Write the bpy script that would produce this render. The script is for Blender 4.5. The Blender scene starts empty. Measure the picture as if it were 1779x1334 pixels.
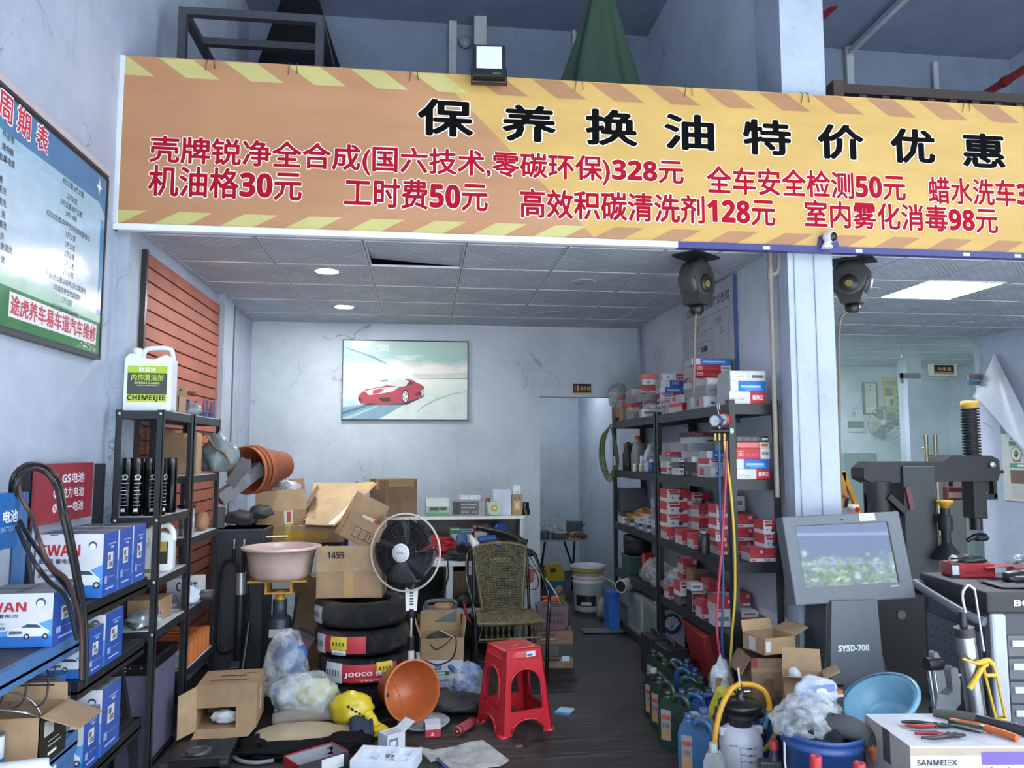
import bpy, bmesh, math, random
from mathutils import Vector, Matrix, noise
from math import pi, sin, cos, radians as rad
S = bpy.context.scene
COL = S.collection
rnd = random.Random(7)
# ---------------------------------------------------------------- camera, sky, exposure
F = 1336.0            # focal length in pixels of the 1779 px wide frame
EYE = 1.55
cam = bpy.data.objects.new('camera', bpy.data.cameras.new('camera'))
cam.data.sensor_width = 36; cam.data.lens = 36 * F / 1779; cam.data.clip_start = .05
cam.location = (0, 0, EYE); cam.rotation_euler = (rad(90 + 5.13), 0, rad(-6.7))
COL.objects.link(cam); S.camera = cam
W = bpy.data.worlds.new('daylight'); S.world = W; W.use_nodes = True
nt = W.node_tree; nt.nodes.clear()
wo = nt.nodes.new('ShaderNodeOutputWorld'); bg = nt.nodes.new('ShaderNodeBackground')
tc = nt.nodes.new('ShaderNodeTexCoord'); sx = nt.nodes.new('ShaderNodeSeparateXYZ'); cr = nt.nodes.new('ShaderNodeValToRGB')
cr.color_ramp.elements[0].position = .0; cr.color_ramp.elements[0].color = (.55, .58, .62, 1)
cr.color_ramp.elements[1].position = .35; cr.color_ramp.elements[1].color = (.80, .90, 1.0, 1)
nt.links.new(tc.outputs['Generated'], sx.inputs[0]); nt.links.new(sx.outputs['Z'], cr.inputs[0])
nt.links.new(cr.outputs[0], bg.inputs[0]); nt.links.new(bg.outputs[0], wo.inputs[0])
bg.inputs[1].default_value = 2.4
sun = bpy.data.objects.new('sun', bpy.data.lights.new('sun', 'SUN')); sun.data.energy = 7; sun.data.angle = rad(1); sun.data.color = (1, .985, .96)
sun.rotation_euler = (rad(38), 0, rad(-8)); COL.objects.link(sun)
S.view_settings.view_transform = 'Standard'; S.view_settings.look = 'None'
S.view_settings.gamma = 1; S.view_settings.use_curve_mapping = False
S.view_settings.exposure = 1.6
# ---------------------------------------------------------------- pixel -> place helpers
RC = cam.rotation_euler.to_matrix(); O0 = Vector((0, 0, EYE))
def ray(px, py): return RC @ Vector(((px - 889.5) / F, (667 - py) / F, -1))
def aY(px, py, Y): d = ray(px, py); return O0 + d * (Y / d.y)
def aX(px, py, X): d = ray(px, py); return O0 + d * (X / d.x)
def aZ(px, py, Z=0.): d = ray(px, py); return O0 + d * ((Z - EYE) / d.z)
# ---------------------------------------------------------------- materials
def lin(h):
    c = [int(h[i:i + 2], 16) / 255 for i in (0, 2, 4)]
    return tuple(x / 12.92 if x <= .04045 else ((x + .055) / 1.055) ** 2.4 for x in c) + (1,)
MC = {}
class N:                                     # small node helper
    def __init__(s, name):
        s.m = bpy.data.materials.new(name); s.m.use_nodes = True; s.t = s.m.node_tree; s.t.nodes.clear()
        s.out = s.n('OutputMaterial'); s.b = s.n('BsdfPrincipled'); s.l(s.b.outputs[0], s.out.inputs[0])
    def n(s, k, **kw):
        x = s.t.nodes.new('ShaderNode' + k)
        for a, v in kw.items(): setattr(x, a, v)
        return x
    def l(s, a, b): s.t.links.new(a, b)
    def math(s, op, a, b=None, c=None):
        x = s.n('Math', operation=op)
        for i, v in enumerate((a, b, c)):
            if v is None: continue
            if isinstance(v, (int, float)): x.inputs[i].default_value = v
            else: s.l(v, x.inputs[i])
        return x.outputs[0]
    def coord(s, scale=(1, 1, 1), kind='Object'):
        t = s.n('TexCoord'); mp = s.n('Mapping'); mp.inputs['Scale'].default_value = scale
        s.l(t.outputs[kind], mp.inputs[0]); return mp.outputs[0]
    def noise(s, vec, scale, detail=4, rough=.55):
        x = s.n('TexNoise'); x.inputs['Scale'].default_value = scale; x.inputs['Detail'].default_value = detail
        x.inputs['Roughness'].default_value = rough; s.l(vec, x.inputs[0]); return x.outputs['Fac']
    def ramp(s, fac, *stops):
        x = s.n('ValToRGB'); e = x.color_ramp.elements
        while len(e) < len(stops): e.new(.5)
        for k, (p, c) in zip(e, stops): k.position = p; k.color = lin(c) if isinstance(c, str) else (c, c, c, 1)
        s.l(fac, x.inputs[0]); return x.outputs[0]
    def mix(s, f, a, b, mode='MIX'):
        x = s.n('Mix', data_type='RGBA', blend_type=mode)
        for i, v in ((0, f), (6, a), (7, b)):
            if isinstance(v, (int, float)): x.inputs[i].default_value = v
            elif isinstance(v, str): x.inputs[i].default_value = lin(v)
            else: s.l(v, x.inputs[i])
        return x.outputs[2]
    def bump(s, h, strength=.3, dist=.01):
        x = s.n('Bump'); x.inputs['Strength'].default_value = strength; x.inputs['Distance'].default_value = dist
        s.l(h, x.inputs['Height']); s.l(x.outputs[0], s.b.inputs['Normal'])
    def done(s, col=None, rough=.5, metal=0):
        if col is not None:
            if isinstance(col, str): s.b.inputs['Base Color'].default_value = lin(col)
            else: s.l(col, s.b.inputs['Base Color'])
        if isinstance(rough, (int, float)): s.b.inputs['Roughness'].default_value = rough
        else: s.l(rough, s.b.inputs['Roughness'])
        s.b.inputs['Metallic'].default_value = metal
        return s.m
def mat(k):
    """k is a named material, or 'rrggbb[,roughness[,metal[,grime]]]'"""
    if k in MC: return MC[k]
    if k in SPECIAL: MC[k] = SPECIAL[k]()
    else:
        a = k.split(','); h = a[0]; r = float(a[1]) if len(a) > 1 else .5; me = float(a[2]) if len(a) > 2 else 0; g = float(a[3]) if len(a) > 3 else .12
        s = N('finish_' + h); v = s.coord(); f = s.noise(v, 9, 5, .65)
        c = s.ramp(f, (.3, 1 - g), (.62, 1.0))
        s.bump(s.noise(v, 60, 2), .04, .004)
        if r >= .8: s.b.inputs['Specular IOR Level'].default_value = .12
        MC[k] = s.done(s.mix(1., h, c, 'MULTIPLY'), s.math('MULTIPLY_ADD', f, .18, r - .09), me)
    return MC[k]
def m_paint(h, dirt, scale=1.0):
    def f():
        s = N('painted_plaster'); v = s.coord((1, 1, 1)); a = s.noise(v, 1.6 * scale, 6, .7); b = s.noise(v, 14 * scale, 5, .7)
        st = s.noise(s.coord((6, 6, .7)), 2.2, 4, .6)
        c = s.mix(s.ramp(a, (.42, 0.), (.75, .55)), h, dirt)
        c = s.mix(s.ramp(b, (.66, 0.), (.74, .6)), c, dirt)
        c = s.mix(s.ramp(st, (.6, 0.), (.8, .35)), c, dirt)
        # dark hairline cracks and scuffs
        vo = s.n('TexVoronoi', feature='DISTANCE_TO_EDGE'); vo.inputs['Scale'].default_value = .9 * scale
        s.l(s.mixv(v, s.noise(v, 5, 4), .35), vo.inputs['Vector'])
        ln = s.math('MULTIPLY', s.ramp(vo.outputs['Distance'], (.0, 1.), (.006, 0.)), s.ramp(a, (.5, 0.), (.62, .8)))
        c = s.mix(ln, c, '59616e')
        s.bump(b, .12, .01)
        return s.done(c, .62)
    return f
def _mixv(s, v, n, k):
    x = s.n('VectorMath', operation='SCALE'); x.inputs['Scale'].default_value = k; y = s.n('VectorMath', operation='ADD')
    cb = s.n('CombineXYZ'); s.l(n, cb.inputs[0]); s.l(n, cb.inputs[1]); s.l(n, cb.inputs[2])
    s.l(cb.outputs[0], x.inputs[0]); s.l(v, y.inputs[0]); s.l(x.outputs[0], y.inputs[1]); return y.outputs[0]
N.mixv = _mixv
def m_floor():
    s = N('dark_plank_vinyl'); v = s.coord((.6, 15, 1)); a = s.noise(v, 3, 6, .75); b = s.noise(s.coord((2, 60, 1)), 2, 4, .7); d = s.noise(s.coord(), 1.5, 4, .6)
    c = s.ramp(a, (.3, '0a0a0b'), (.5, '1e1c1d'), (.66, '514d4a'))
    c = s.mix(s.ramp(b, (.52, 0.), (.7, .8)), c, '0e0d0e')
    c = s.mix(s.ramp(d, (.5, 0.), (.75, .35)), c, '4a4640')
    s.bump(a, .25, .004)
    return s.done(c, s.math('MULTIPLY_ADD', a, .35, .42))
def m_tile():
    s = N('embossed_ceiling_tile'); t = s.n('TexCoord'); sp = s.n('SeparateXYZ'); s.l(t.outputs['Object'], sp.inputs[0])
    fx = s.math('FRACT', s.math('DIVIDE', sp.outputs[0], .6)); fy = s.math('FRACT', s.math('DIVIDE', sp.outputs[1], .6))
    d1 = s.math('ABSOLUTE', s.math('SUBTRACT', fx, fy)); d2 = s.math('ABSOLUTE', s.math('SUBTRACT', s.math('ADD', fx, fy), 1.))
    d = s.math('MINIMUM', d1, d2)
    band = s.math('LESS_THAN', d, .17)
    lines = s.math('SINE', s.math('MULTIPLY', d, 120.))
    dots = s.math('MULTIPLY', s.math('SINE', s.math('MULTIPLY', fx, 50.)), s.math('SINE', s.math('MULTIPLY', fy, 50.)))
    h = s.math('ADD', s.math('MULTIPLY', band, lines), s.math('MULTIPLY', s.math('SUBTRACT', 1., band), dots))
    n = s.noise(s.coord(), 3, 5, .7)
    c = s.mix(s.ramp(h, (0., 0.), (1., .5)), '9da6b1', 'c9d3de')
    c = s.mix(s.math('MULTIPLY', band, .35), c, '8b8f96')
    c = s.mix(s.ramp(n, (.5, 0.), (.8, .4)), c, '8d8680')
    s.bump(h, .35, .004)
    return s.done(c, .55)
def m_slat():
    s = N('terracotta_slatwall'); v = s.coord(); a = s.noise(v, 3, 5)
    return s.done(s.ramp(a, (.3, '8f4a38'), (.7, 'b0634c')), .55)
def m_clear(col, alpha, rough=.15, nm='clear_film'):
    def f():
        s = N(nm); v = s.coord(); n = s.noise(v, 13, 4, .6)
        s.b.inputs['Alpha'].default_value = alpha
        s.l(s.ramp(n, (.38, alpha * .45), (.62, min(1, alpha * 1.7))), s.b.inputs['Alpha'])
        s.bump(n, .9, .012); return s.done(col, rough)
    return f
def m_glass(tint, alpha):
    def f():
        s = N('greenish_glass'); s.b.inputs['Alpha'].default_value = alpha
        n = s.noise(s.coord(), 2, 4); s.l(s.ramp(n, (.3, alpha * .8), (.7, alpha * 1.2)), s.b.inputs['Alpha'])
        return s.done(tint, .05)
    return f
def m_emit(h, st):
    def f():
        s = N('lamp_glow'); s.b.inputs['Emission Color'].default_value = lin(h); s.b.inputs['Emission Strength'].default_value = st
        return s.done(h, .4)
    return f
def m_card(h, d):
    def f():
        s = N('corrugated_card'); a = s.noise(s.coord((1, 1, 1)), 5, 5, .65); w = s.noise(s.coord((90, 90, 2)), 1, 2)
        c = s.ramp(a, (.3, d), (.7, h)); s.bump(w, .12, .003)
        return s.done(c, .78)
    return f
def m_wrap():
    s = N('black_wrapped_rubber'); t = s.n('TexCoord'); sp = s.n('SeparateXYZ'); s.l(t.outputs['Object'], sp.inputs[0]); cb = s.n('CombineXYZ'); s.l(s.math('MULTIPLY', s.math('ARCTAN2', sp.outputs[1], sp.outputs[0]), 16.), cb.inputs[0]); s.l(s.math('MULTIPLY', sp.outputs[2], 9.), cb.inputs[1])
    a = s.noise(cb.outputs[0], 1.6, 6, .75); b = s.noise(s.coord(), 16, 5, .7)
    s.bump(a, 1., .02)
    return s.done(s.ramp(b, (.35, '0b0b0d'), (.75, '2f3034')), .14)
def m_banner(h, d):
    def f():
        s = N('printed_banner_cloth'); v = s.coord((1, 1, 1)); a = s.noise(s.coord((1.2, 1, 3.)), 1.2, 4, .6); b = s.noise(v, 30, 3)
        w = s.noise(s.coord((.9, 1, 2.2)), 1.6, 3, .5)
        s.bump(w, .22, .12)
        return s.done(s.ramp(a, (.3, d), (.65, h)), .55)
    return f
def m_mesh_wicker(h, d):
    def f():
        s = N('woven_rattan'); a = s.noise(s.coord(), 25, 4)
        return s.done(s.ramp(a, (.35, d), (.65, h)), .45)
    return f
def m_foliage():
    s = N('outdoor_foliage'); a = s.noise(s.coord(), 3, 4); return s.done(s.ramp(a, (.3, '5c7a4a'), (.7, 'dfe8c4')), .6)  # pale leaf tones stand in for bright sky between the leaves
def m_screen():
    s = N('dark_glossy_screen'); n = s.noise(s.coord(), 6, 3); return s.done(s.ramp(n, (.3, '7e838d'), (.7, '858a95')), .03, 1)
def m_picture():
    s = N('printed_landscape'); t = s.n('TexCoord'); sp = s.n('SeparateXYZ'); s.l(t.outputs['Object'], sp.inputs[0])
    n = s.noise(s.coord((1.2, 1, 7)), 2.2, 5, .6)
    z = s.math('ADD', sp.outputs[2], s.math('MULTIPLY', s.math('SUBTRACT', n, .5), .35))
    c = s.ramp(s.math('DIVIDE', z, .76), (.0, '6f9fb0'), (.14, '9fc4cc'), (.32, 'd6e4dc'), (.55, 'eef0e6'), (.66, 'f0ece2'), (.78, 'a9cdc6'), (1., 'b9d3c8'))
    return s.done(c, .25)
SPECIAL = {
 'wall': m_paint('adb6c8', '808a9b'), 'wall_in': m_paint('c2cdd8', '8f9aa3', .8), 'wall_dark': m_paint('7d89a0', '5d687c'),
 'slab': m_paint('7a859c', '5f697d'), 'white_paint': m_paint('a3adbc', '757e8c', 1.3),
 'floor': m_floor, 'tile': m_tile, 'slat': m_slat, 'glass': m_glass('8fa89e', .30), 'glass_door': m_glass('8fa89e', .2),
 'film': m_clear('dfe6ee', .25), 'film_thick': m_clear('c9d3dd', .55), 'film_grey': m_clear('aab0b4', .36), 'clear_plastic': m_clear('cfd8e0', .45, .1, 'clear_plastic'),
 'concrete': m_paint('b1b4b8', '8b8e92'), 'lamp': m_emit('ffffff', 120), 'lamp_dim': m_emit('f4f8ff', 42), 'panel_lamp': m_emit('f2f7ff', 22),
 'card': m_card('a98b6c', '8b6f54'), 'card_dark': m_card('8a7057', '6b5441'), 'card_pale': m_card('c8ad86', 'ad9270'), 'card_inner': m_card('b99c7a', '9a7f62'),
 'wrap': m_wrap, 'banner_orange': m_banner('ab7d58', '9f714e'), 'banner_yellow': m_banner('bd9a55', 'b18e4b'), 'banner_pale': m_banner('b7af70', 'aba362'), 'banner_brown': m_banner('a17652', '946a48'),
 'wicker': m_mesh_wicker('6e6442', '453e28'), 'foliage': m_foliage, 'screen': m_screen, 'landscape': m_picture,
}
# ---------------------------------------------------------------- mesh building
TXT = {}
def sans(s, b):                              # plain letters and figures drawn with the sans-serif (bold) alphabet
    o = ''
    for c in s:
        if 'A' <= c <= 'Z': c = chr((0x1D5D4 if b else 0x1D5A0) + ord(c) - 65)
        elif 'a' <= c <= 'z': c = chr((0x1D5EE if b else 0x1D5BA) + ord(c) - 97)
        elif '0' <= c <= '9': c = chr((0x1D7EC if b else 0x1D7E2) + ord(c) - 48)
        o += c
    return o
def glyphs(s, bold=0., fat=None):
    s = sans(s, bold > .01 if fat is None else fat); k = (s, round(bold, 4))
    if k not in TXT:
        cu = bpy.data.curves.new('lettering', 'FONT'); cu.body = s; cu.size = 1; cu.resolution_u = 2; cu.offset = bold; cu.fill_mode = 'FRONT'
        o = bpy.data.objects.new('lettering', cu); COL.objects.link(o)
        me = o.to_mesh(); vs = [v.co.copy() for v in me.vertices]; fs = [tuple(p.vertices) for p in me.polygons]
        o.to_mesh_clear(); bpy.data.objects.remove(o); bpy.data.curves.remove(cu)
        if not vs: vs = [Vector((0, 0, 0))]
        x0 = min(v.x for v in vs); x1 = max(v.x for v in vs); y0 = min(v.y for v in vs); y1 = max(v.y for v in vs)
        TXT[k] = (vs, fs, x0, x1, y0, y1)
    return TXT[k]
def fr(o, x, y):                             # frame: origin, x axis, y axis -> matrix (z = x cross y)
    x = Vector(x).normalized(); z = x.cross(Vector(y)).normalized(); y = z.cross(x)
    m = Matrix((x, y, z)).transposed().to_4x4(); m.translation = Vector(o); return m
def Tm(x=0, y=0, z=0, rx=0, ry=0, rz=0, s=None):
    m = Matrix.Translation((x, y, z)) @ Matrix.Rotation(rad(rz), 4, 'Z') @ Matrix.Rotation(rad(ry), 4, 'Y') @ Matrix.Rotation(rad(rx), 4, 'X')
    if s: m = m @ Matrix.Diagonal((*((s,) * 3 if isinstance(s, (int, float)) else s), 1))
    return m
class MB:
    def __init__(s): s.v = []; s.f = []; s.mi = []; s.sm = []; s.mats = []; s.M = Matrix()
    def at(s, *a, **k): s.M = a[0] if a and isinstance(a[0], Matrix) else Tm(*a, **k); return s
    def add(s, vs, fs, m, smooth=False, M=None):
        if m not in s.mats: s.mats.append(m)
        i = s.mats.index(m); b = len(s.v); X = s.M @ M if M is not None else s.M
        s.v += [X @ Vector(v) for v in vs]
        for f in fs: s.f.append(tuple(b + j for j in f)); s.mi.append(i); s.sm.append(smooth)
        return s
    def box(s, x0, y0, z0, x1, y1, z1, m, M=None):
        v = [(x, y, z) for z in (z0, z1) for y in (y0, y1) for x in (x0, x1)]
        return s.add(v, [(0, 2, 3, 1), (4, 5, 7, 6), (0, 1, 5, 4), (2, 6, 7, 3), (0, 4, 6, 2), (1, 3, 7, 5)], m, False, M)
    def cb(s, c, d, m, M=None): return s.box(c[0] - d[0] / 2, c[1] - d[1] / 2, c[2] - d[2] / 2, c[0] + d[0] / 2, c[1] + d[1] / 2, c[2] + d[2] / 2, m, M)
    def bar(s, p, q, w, h, m, up=(0, 0, 1)):   # rectangular bar from p to q
        p = Vector(p); q = Vector(q); d = q - p; L = d.length
        if abs(d.normalized().dot(Vector(up))) > .98: up = (1, 0, 0)
        X = fr(p, d, Vector(up).cross(d) * 1.0)
        return s.box(0, -w / 2, -h / 2, L, w / 2, h / 2, m, X)
    def rings(s, rs, m, smooth=True, closed=False, cap=True):
        n = len(rs[0]); vs = [p for r in rs for p in r]; fs = []
        for i in range(len(rs) - (0 if closed else 1)):
            a = i * n; b = (i + 1) % len(rs) * n
            for j in range(n): k = (j + 1) % n; fs.append((a + j, a + k, b + k, b + j))
        s.add(vs, fs, m, smooth)
        if cap and not closed: s.add(rs[0], [tuple(range(n))[::-1]], m); s.add(rs[-1], [tuple(range(n))], m)
        return s
    def tube(s, pts, r, m, n=8, closed=False, smooth=True, cap=True):
        P = [Vector(p) for p in pts]; R = r if isinstance(r, (list, tuple)) else [r] * len(P); rs = []; up = None
        for i, p in enumerate(P):
            if closed: t = P[(i + 1) % len(P)] - P[i - 1]
            else: t = P[min(i + 1, len(P) - 1)] - P[max(i - 1, 0)]
            t.normalize()
            if up is None: up = Vector((0, 0, 1)) if abs(t.z) < .9 else Vector((1, 0, 0))
            a = (up - t * up.dot(t)).normalized(); b = t.cross(a); up = a
            rs.append([p + (a * cos(2 * pi * j / n) + b * sin(2 * pi * j / n)) * R[i] for j in range(n)])
        return s.rings(rs, m, smooth, closed, cap)
    def cyl(s, p, q, r, m, n=16, r2=None, smooth=True): return s.tube([p, q], [r, r if r2 is None else r2], m, n, smooth=smooth)
    def lathe(s, prof, m, n=24, M=None, cap=True, sx=1, sy=1):
        rs = [[(r * cos(2 * pi * j / n) * sx, r * sin(2 * pi * j / n) * sy, z) for j in range(n)] for r, z in prof]
        if M is not None: rs = [[M @ Vector(p) for p in r] for r in rs]
        return s.rings(rs, m, True, False, cap)
    def prism(s, poly, d, m, M=None, m2=None):   # polygon in xy, extruded z 0..d
        n = len(poly); v = [(x, y, 0) for x, y in poly] + [(x, y, d) for x, y in poly]
        s.add(v, [tuple(range(n))[::-1], tuple(range(n, 2 * n))], m2 or m, False, M)
        return s.add(v, [(i, (i + 1) % n, (i + 1) % n + n, i + n) for i in range(n)], m, False, M)
    def poly(s, pts, m, M=None): return s.add(pts, [tuple(range(len(pts)))], m, False, M)
    def rect(s, x0, y0, x1, y1, m, M=None, z=0): return s.poly([(x0, y0, z), (x1, y0, z), (x1, y1, z), (x0, y1, z)], m, M)
    def slab(s, pts, t, m):                       # thin sheet of thickness t from 3-D outline
        P = [Vector(p) for p in pts]; nn = (P[1] - P[0]).cross(P[2] - P[0]).normalized() * t; n = len(P)
        s.add(P + [p + nn for p in P], [tuple(range(n))[::-1], tuple(range(n, 2 * n))] + [(i, (i + 1) % n, (i + 1) % n + n, i + n) for i in range(n)], m); return s
    def sheet(s, fn, nu, nv, m, smooth=True):
        vs = [fn(i / nu, j / nv) for j in range(nv + 1) for i in range(nu + 1)]; w = nu + 1
        return s.add(vs, [(j * w + i, j * w + i + 1, (j + 1) * w + i + 1, (j + 1) * w + i) for j in range(nv) for i in range(nu)], m, smooth)
    def text(s, t, x0, x1, y0, y1, m, M=None, bold=.012, z=.0006, keep=False):   # lettering fitted into a rectangle
        sh = [(0, 0)] if bold <= .015 else [(0, 0)] + [(cos(i * pi / 4) * (bold - .005), sin(i * pi / 4) * (bold - .005)) for i in range(8)]; e = 0 if bold <= .015 else bold - .005
        vs, fs, a, b, c, d = glyphs(t, bold if bold <= .015 else 0., bold > .01); a -= e; b += e; c -= e; d += e; kx = (x1 - x0) / max(b - a, 1e-6); ky = (y1 - y0) / max(d - c, 1e-6)
        ox = x0
        if keep: kx = min(kx, ky); ox = (x0 + x1) / 2 - kx * (b - a) / 2
        for q, (dx, dy) in enumerate(sh): s.add([(ox + (v.x + dx - a) * kx, y0 + (v.y + dy - c) * ky, z + q * .00007) for v in vs], fs, m, False, M)
        return s
    def blob(s, c, r, m, seed=0, amp=.25, sub=3, freq=2.2, M=None):
        bm = bmesh.new(); bmesh.ops.create_icosphere(bm, subdivisions=sub, radius=1); bm.verts.ensure_lookup_table()
        o = Vector((seed * 3.1, seed * 1.7, seed * .9)); vs = []; fl = .0015 if M is None and c[2] >= 0 and c[2] < r[2] * 1.9 else -9
        for v in bm.verts:
            k = 1 + amp * (noise.noise(v.co * freq + o) + .5 * noise.noise(v.co * freq * 2.7 + o))
            vs.append((c[0] + v.co.x * r[0] * k, c[1] + v.co.y * r[1] * k, max(fl, c[2] + v.co.z * r[2] * k)))
        fs = [tuple(v.index for v in f.verts) for f in bm.faces]; bm.free()
        return s.add(vs, fs, m, True, M)
    def build(s, name, parent=None, bev=0., seg=2, sub=0, sol=0.):
        me = bpy.data.meshes.new(name); me.from_pydata([tuple(v) for v in s.v], [], s.f)
        for k in s.mats: me.materials.append(mat(k))
        me.polygons.foreach_set('material_index', s.mi); me.polygons.foreach_set('use_smooth', s.sm); me.update()
        o = bpy.data.objects.new(name, me); COL.objects.link(o)
        if parent: o.parent = parent
        if sol: d = o.modifiers.new('thickness', 'SOLIDIFY'); d.thickness = sol; d.offset = 0
        if bev: d = o.modifiers.new('edge', 'BEVEL'); d.width = bev; d.segments = seg; d.limit_method = 'ANGLE'; d.angle_limit = rad(50)
        if sub: d = o.modifiers.new('smooth', 'SUBSURF'); d.levels = d.render_levels = sub
        return o
def tag(o, label, cat, group=None):
    o['label'] = label; o['category'] = cat
    if group: o['group'] = group
    return o
def thing(name, label, cat, loc=(0, 0, 0), rz=0, group=None):
    o = bpy.data.objects.new(name, None); COL.objects.link(o); o.location = loc; o.rotation_euler = (0, 0, rad(rz)); o.empty_display_size = .05
    return tag(o, label, cat, group)
def solo(mb, name, label, cat, loc=(0, 0, 0), rz=0, group=None, **k):
    o = mb.build(name, **k); o.location = loc; o.rotation_euler = (0, 0, rad(rz)); return tag(o, label, cat, group)
def struct(mb, name, **k): o = mb.build(name, **k); o['kind'] = 'structure'; return o
def dup(o, loc=None, rz=None, label=None, group=None, parent=None):
    c = o.copy(); COL.objects.link(c)
    if parent: c.parent = parent
    if loc is not None: c.location = loc
    if rz is not None: c.rotation_euler = (0, 0, rad(rz))
    if label: c['label'] = label
    if group: c['group'] = group
    for ch in list(o.children): dup(ch, parent=c)
    return c
def arc(c, r, a0, a1, n, ax=(1, 0, 0), ay=(0, 0, 1)):
    c = Vector(c); ax = Vector(ax); ay = Vector(ay)
    return [c + (ax * cos(rad(a0 + (a1 - a0) * i / n)) + ay * sin(rad(a0 + (a1 - a0) * i / n))) * r for i in range(n + 1)]
def spline(pts, k=6):                        # Catmull-Rom through points
    P = [Vector(p) for p in pts]; P = [P[0] * 2 - P[1]] + P + [P[-1] * 2 - P[-2]]; out = []
    for i in range(1, len(P) - 2):
        a, b, c, d = P[i - 1:i + 3]
        for j in range(k):
            t = j / k; out.append(.5 * ((2 * b) + (c - a) * t + (2 * a - 5 * b + 4 * c - d) * t * t + (3 * b - a - 3 * c + d) * t ** 3))
    return out + [P[-2]]
# ================================================================ SETTING
XL, XR, YF, YB, ZC = -1.57, 2.10, 4.12, 7.30, 2.77      # left wall, partition, shop front line, back wall, ceiling
XE, YG, ZT, YU = 5.85, 7.42, 5.5, 6.8                      # far right wall, glass wall, top slab, upper back wall
b = MB(); b.box(-4, 3.0, -.3, 9, 11, 0, 'floor'); struct(b, 'floor')
b = MB(); b.box(-30, -40, -.3, 30, 3.0, -.004, 'concrete'); struct(b, 'ground')
b = MB(); b.box(XL - .2, -3, 0, XL, YB + 3.4, ZT, 'wall'); struct(b, 'wall_left')
b = MB(); XD = aY(938, 800, YB).x                         # left jamb of the doorway
b.box(XL, YB, 0, XD, YB + .12, 2.85, 'wall_in'); b.box(XD, YB, 2.09, XR, YB + .12, 2.85, 'wall_in'); struct(b, 'wall_back')
b = MB(); b.box(XD - .12, YB + .12, 0, XD, 10.2, 2.85, 'wall_in'); b.box(XD - .12, 10.2, 0, XR + .1, 10.32, 2.85, 'wall_in'); struct(b, 'wall_corridor')
b = MB(); b.box(XR, 4.26, 0, XR + .1, 10.3, ZT, 'wall_in'); struct(b, 'wall_partition'); b = MB(); b.box(XR - .03, 7.04, 0, XR, 7.12, ZC, 'white_paint'); struct(b, 'trim_5')
b = MB(); b.box(XE, 2.2, 0, XE + .15, YG + .1, ZT, 'wall'); struct(b, 'wall_right')
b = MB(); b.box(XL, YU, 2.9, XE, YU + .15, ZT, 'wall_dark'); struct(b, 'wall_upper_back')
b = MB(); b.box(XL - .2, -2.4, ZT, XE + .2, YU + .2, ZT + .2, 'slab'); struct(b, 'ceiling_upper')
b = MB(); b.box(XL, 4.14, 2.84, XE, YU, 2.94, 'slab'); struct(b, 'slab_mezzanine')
# lower ceilings: separate tiles in a T-bar grid (one surface), one tile has slipped
def ceiling(name, x0, x1, y0, y1, xo, yo, gap=None):
    b = MB(); b.box(x0, y0, ZC + .06, x1, y1, ZC + .07, '1c1a1a')
    i = math.floor((x0 - xo) / .6); 
    while xo + i * .6 < x1:
        X0 = max(x0, xo + i * .6 + .012); X1 = min(x1, xo + i * .6 + .588); j = math.floor((y0 - yo) / .6)
        b.box(xo + i * .6 - .012, y0, ZC - .004, xo + i * .6 - .003, y1, ZC + .02, 'b3b6bc'); b.box(xo + i * .6 + .003, y0, ZC - .004, xo + i * .6 + .012, y1, ZC + .02, 'b3b6bc')
        b.box(xo + i * .6 - .003, y0, ZC + .002, xo + i * .6 + .003, y1, ZC + .01, '5c5f64')
        while yo + j * .6 < y1:
            Y0 = max(y0, yo + j * .6); Y1 = min(y1, yo + j * .6 + .594)
            if X1 > X0 and Y1 > Y0:
                dz = .0
                if gap and gap[0] == i and gap[1] == j: b.poly([(X0, Y0, ZC), (X0, Y1, ZC + .05), (X1, Y1, ZC + .012), (X1, Y0, ZC)], 'tile')
                else: b.poly([(X0, Y0, ZC), (X0, Y1, ZC), (X1, Y1, ZC), (X1, Y0, ZC)], 'tile')
                b.box(X0, Y1 - .002, ZC - .003, X1, Y1 + .008, ZC + .01, 'd3d6da')
            j += 1
        i += 1
    return struct(b, name)
TX0 = aZ(670, 562, ZC).x - 3 * .6
ceiling('ceiling_bay', XL, XR, 4.14, YB, TX0, 3.22, (3, 2))
ceiling('ceiling_lounge', XR + .1, 7.6, 4.14, 10.3, aZ(1530, 518, ZC).x - 4 * .6, aZ(1580, 519, ZC).y - 6 * .6)
b = MB(); b.box(XD, YB + .12, ZC + .0, XR, 10.2, ZC + .05, 'tile'); struct(b, 'ceiling_corridor')
# shop-front column between the two bays, mullions and corner posts
b = MB(); x0, x1 = aY(1376, 787, YF).x, aY(1455, 787, YF).x
b.box(x0, YF - .02, 0, x1, YF + .1, ZT, 'white_paint'); b.box(x0, YF + .1, 2.95, x1 - .01, YF + .3, ZT, 'white_paint'); b.box(x0 + (x1 - x0) * .58, YF - .026, 0, x0 + (x1 - x0) * .6, YF - .02, ZC + .1, '8f98a8'); b.box(x0 + .035, YF - .026, 0, x0 + .041, YF - .02, ZC + .1, '8f98a8')
struct(b, 'column_front')
b = MB(); b.box(XL, YF - .02, 0, XL + .06, YF + .06, ZC, 'white_paint'); b.box(XL, YF + .06, 0, XL + .035, YF + .19, ZC, 'white_paint'); struct(b, 'trim_1')
b = MB(); b.box(XL, 6.05, 0, XL + .06, 6.33, ZC, 'white_paint'); b.box(XL, 6.33, 0, XL + .02, 6.8, ZC, 'white_paint'); b.box(XL + .02, 6.5, 0, XL + .03, 6.52, ZC, '6d7480'); struct(b, 'trim_2')
b = MB(); b.box(XR - .02, 4.23, 0, XR, 4.26, ZC, 'white_paint'); struct(b, 'trim_3')
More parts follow.
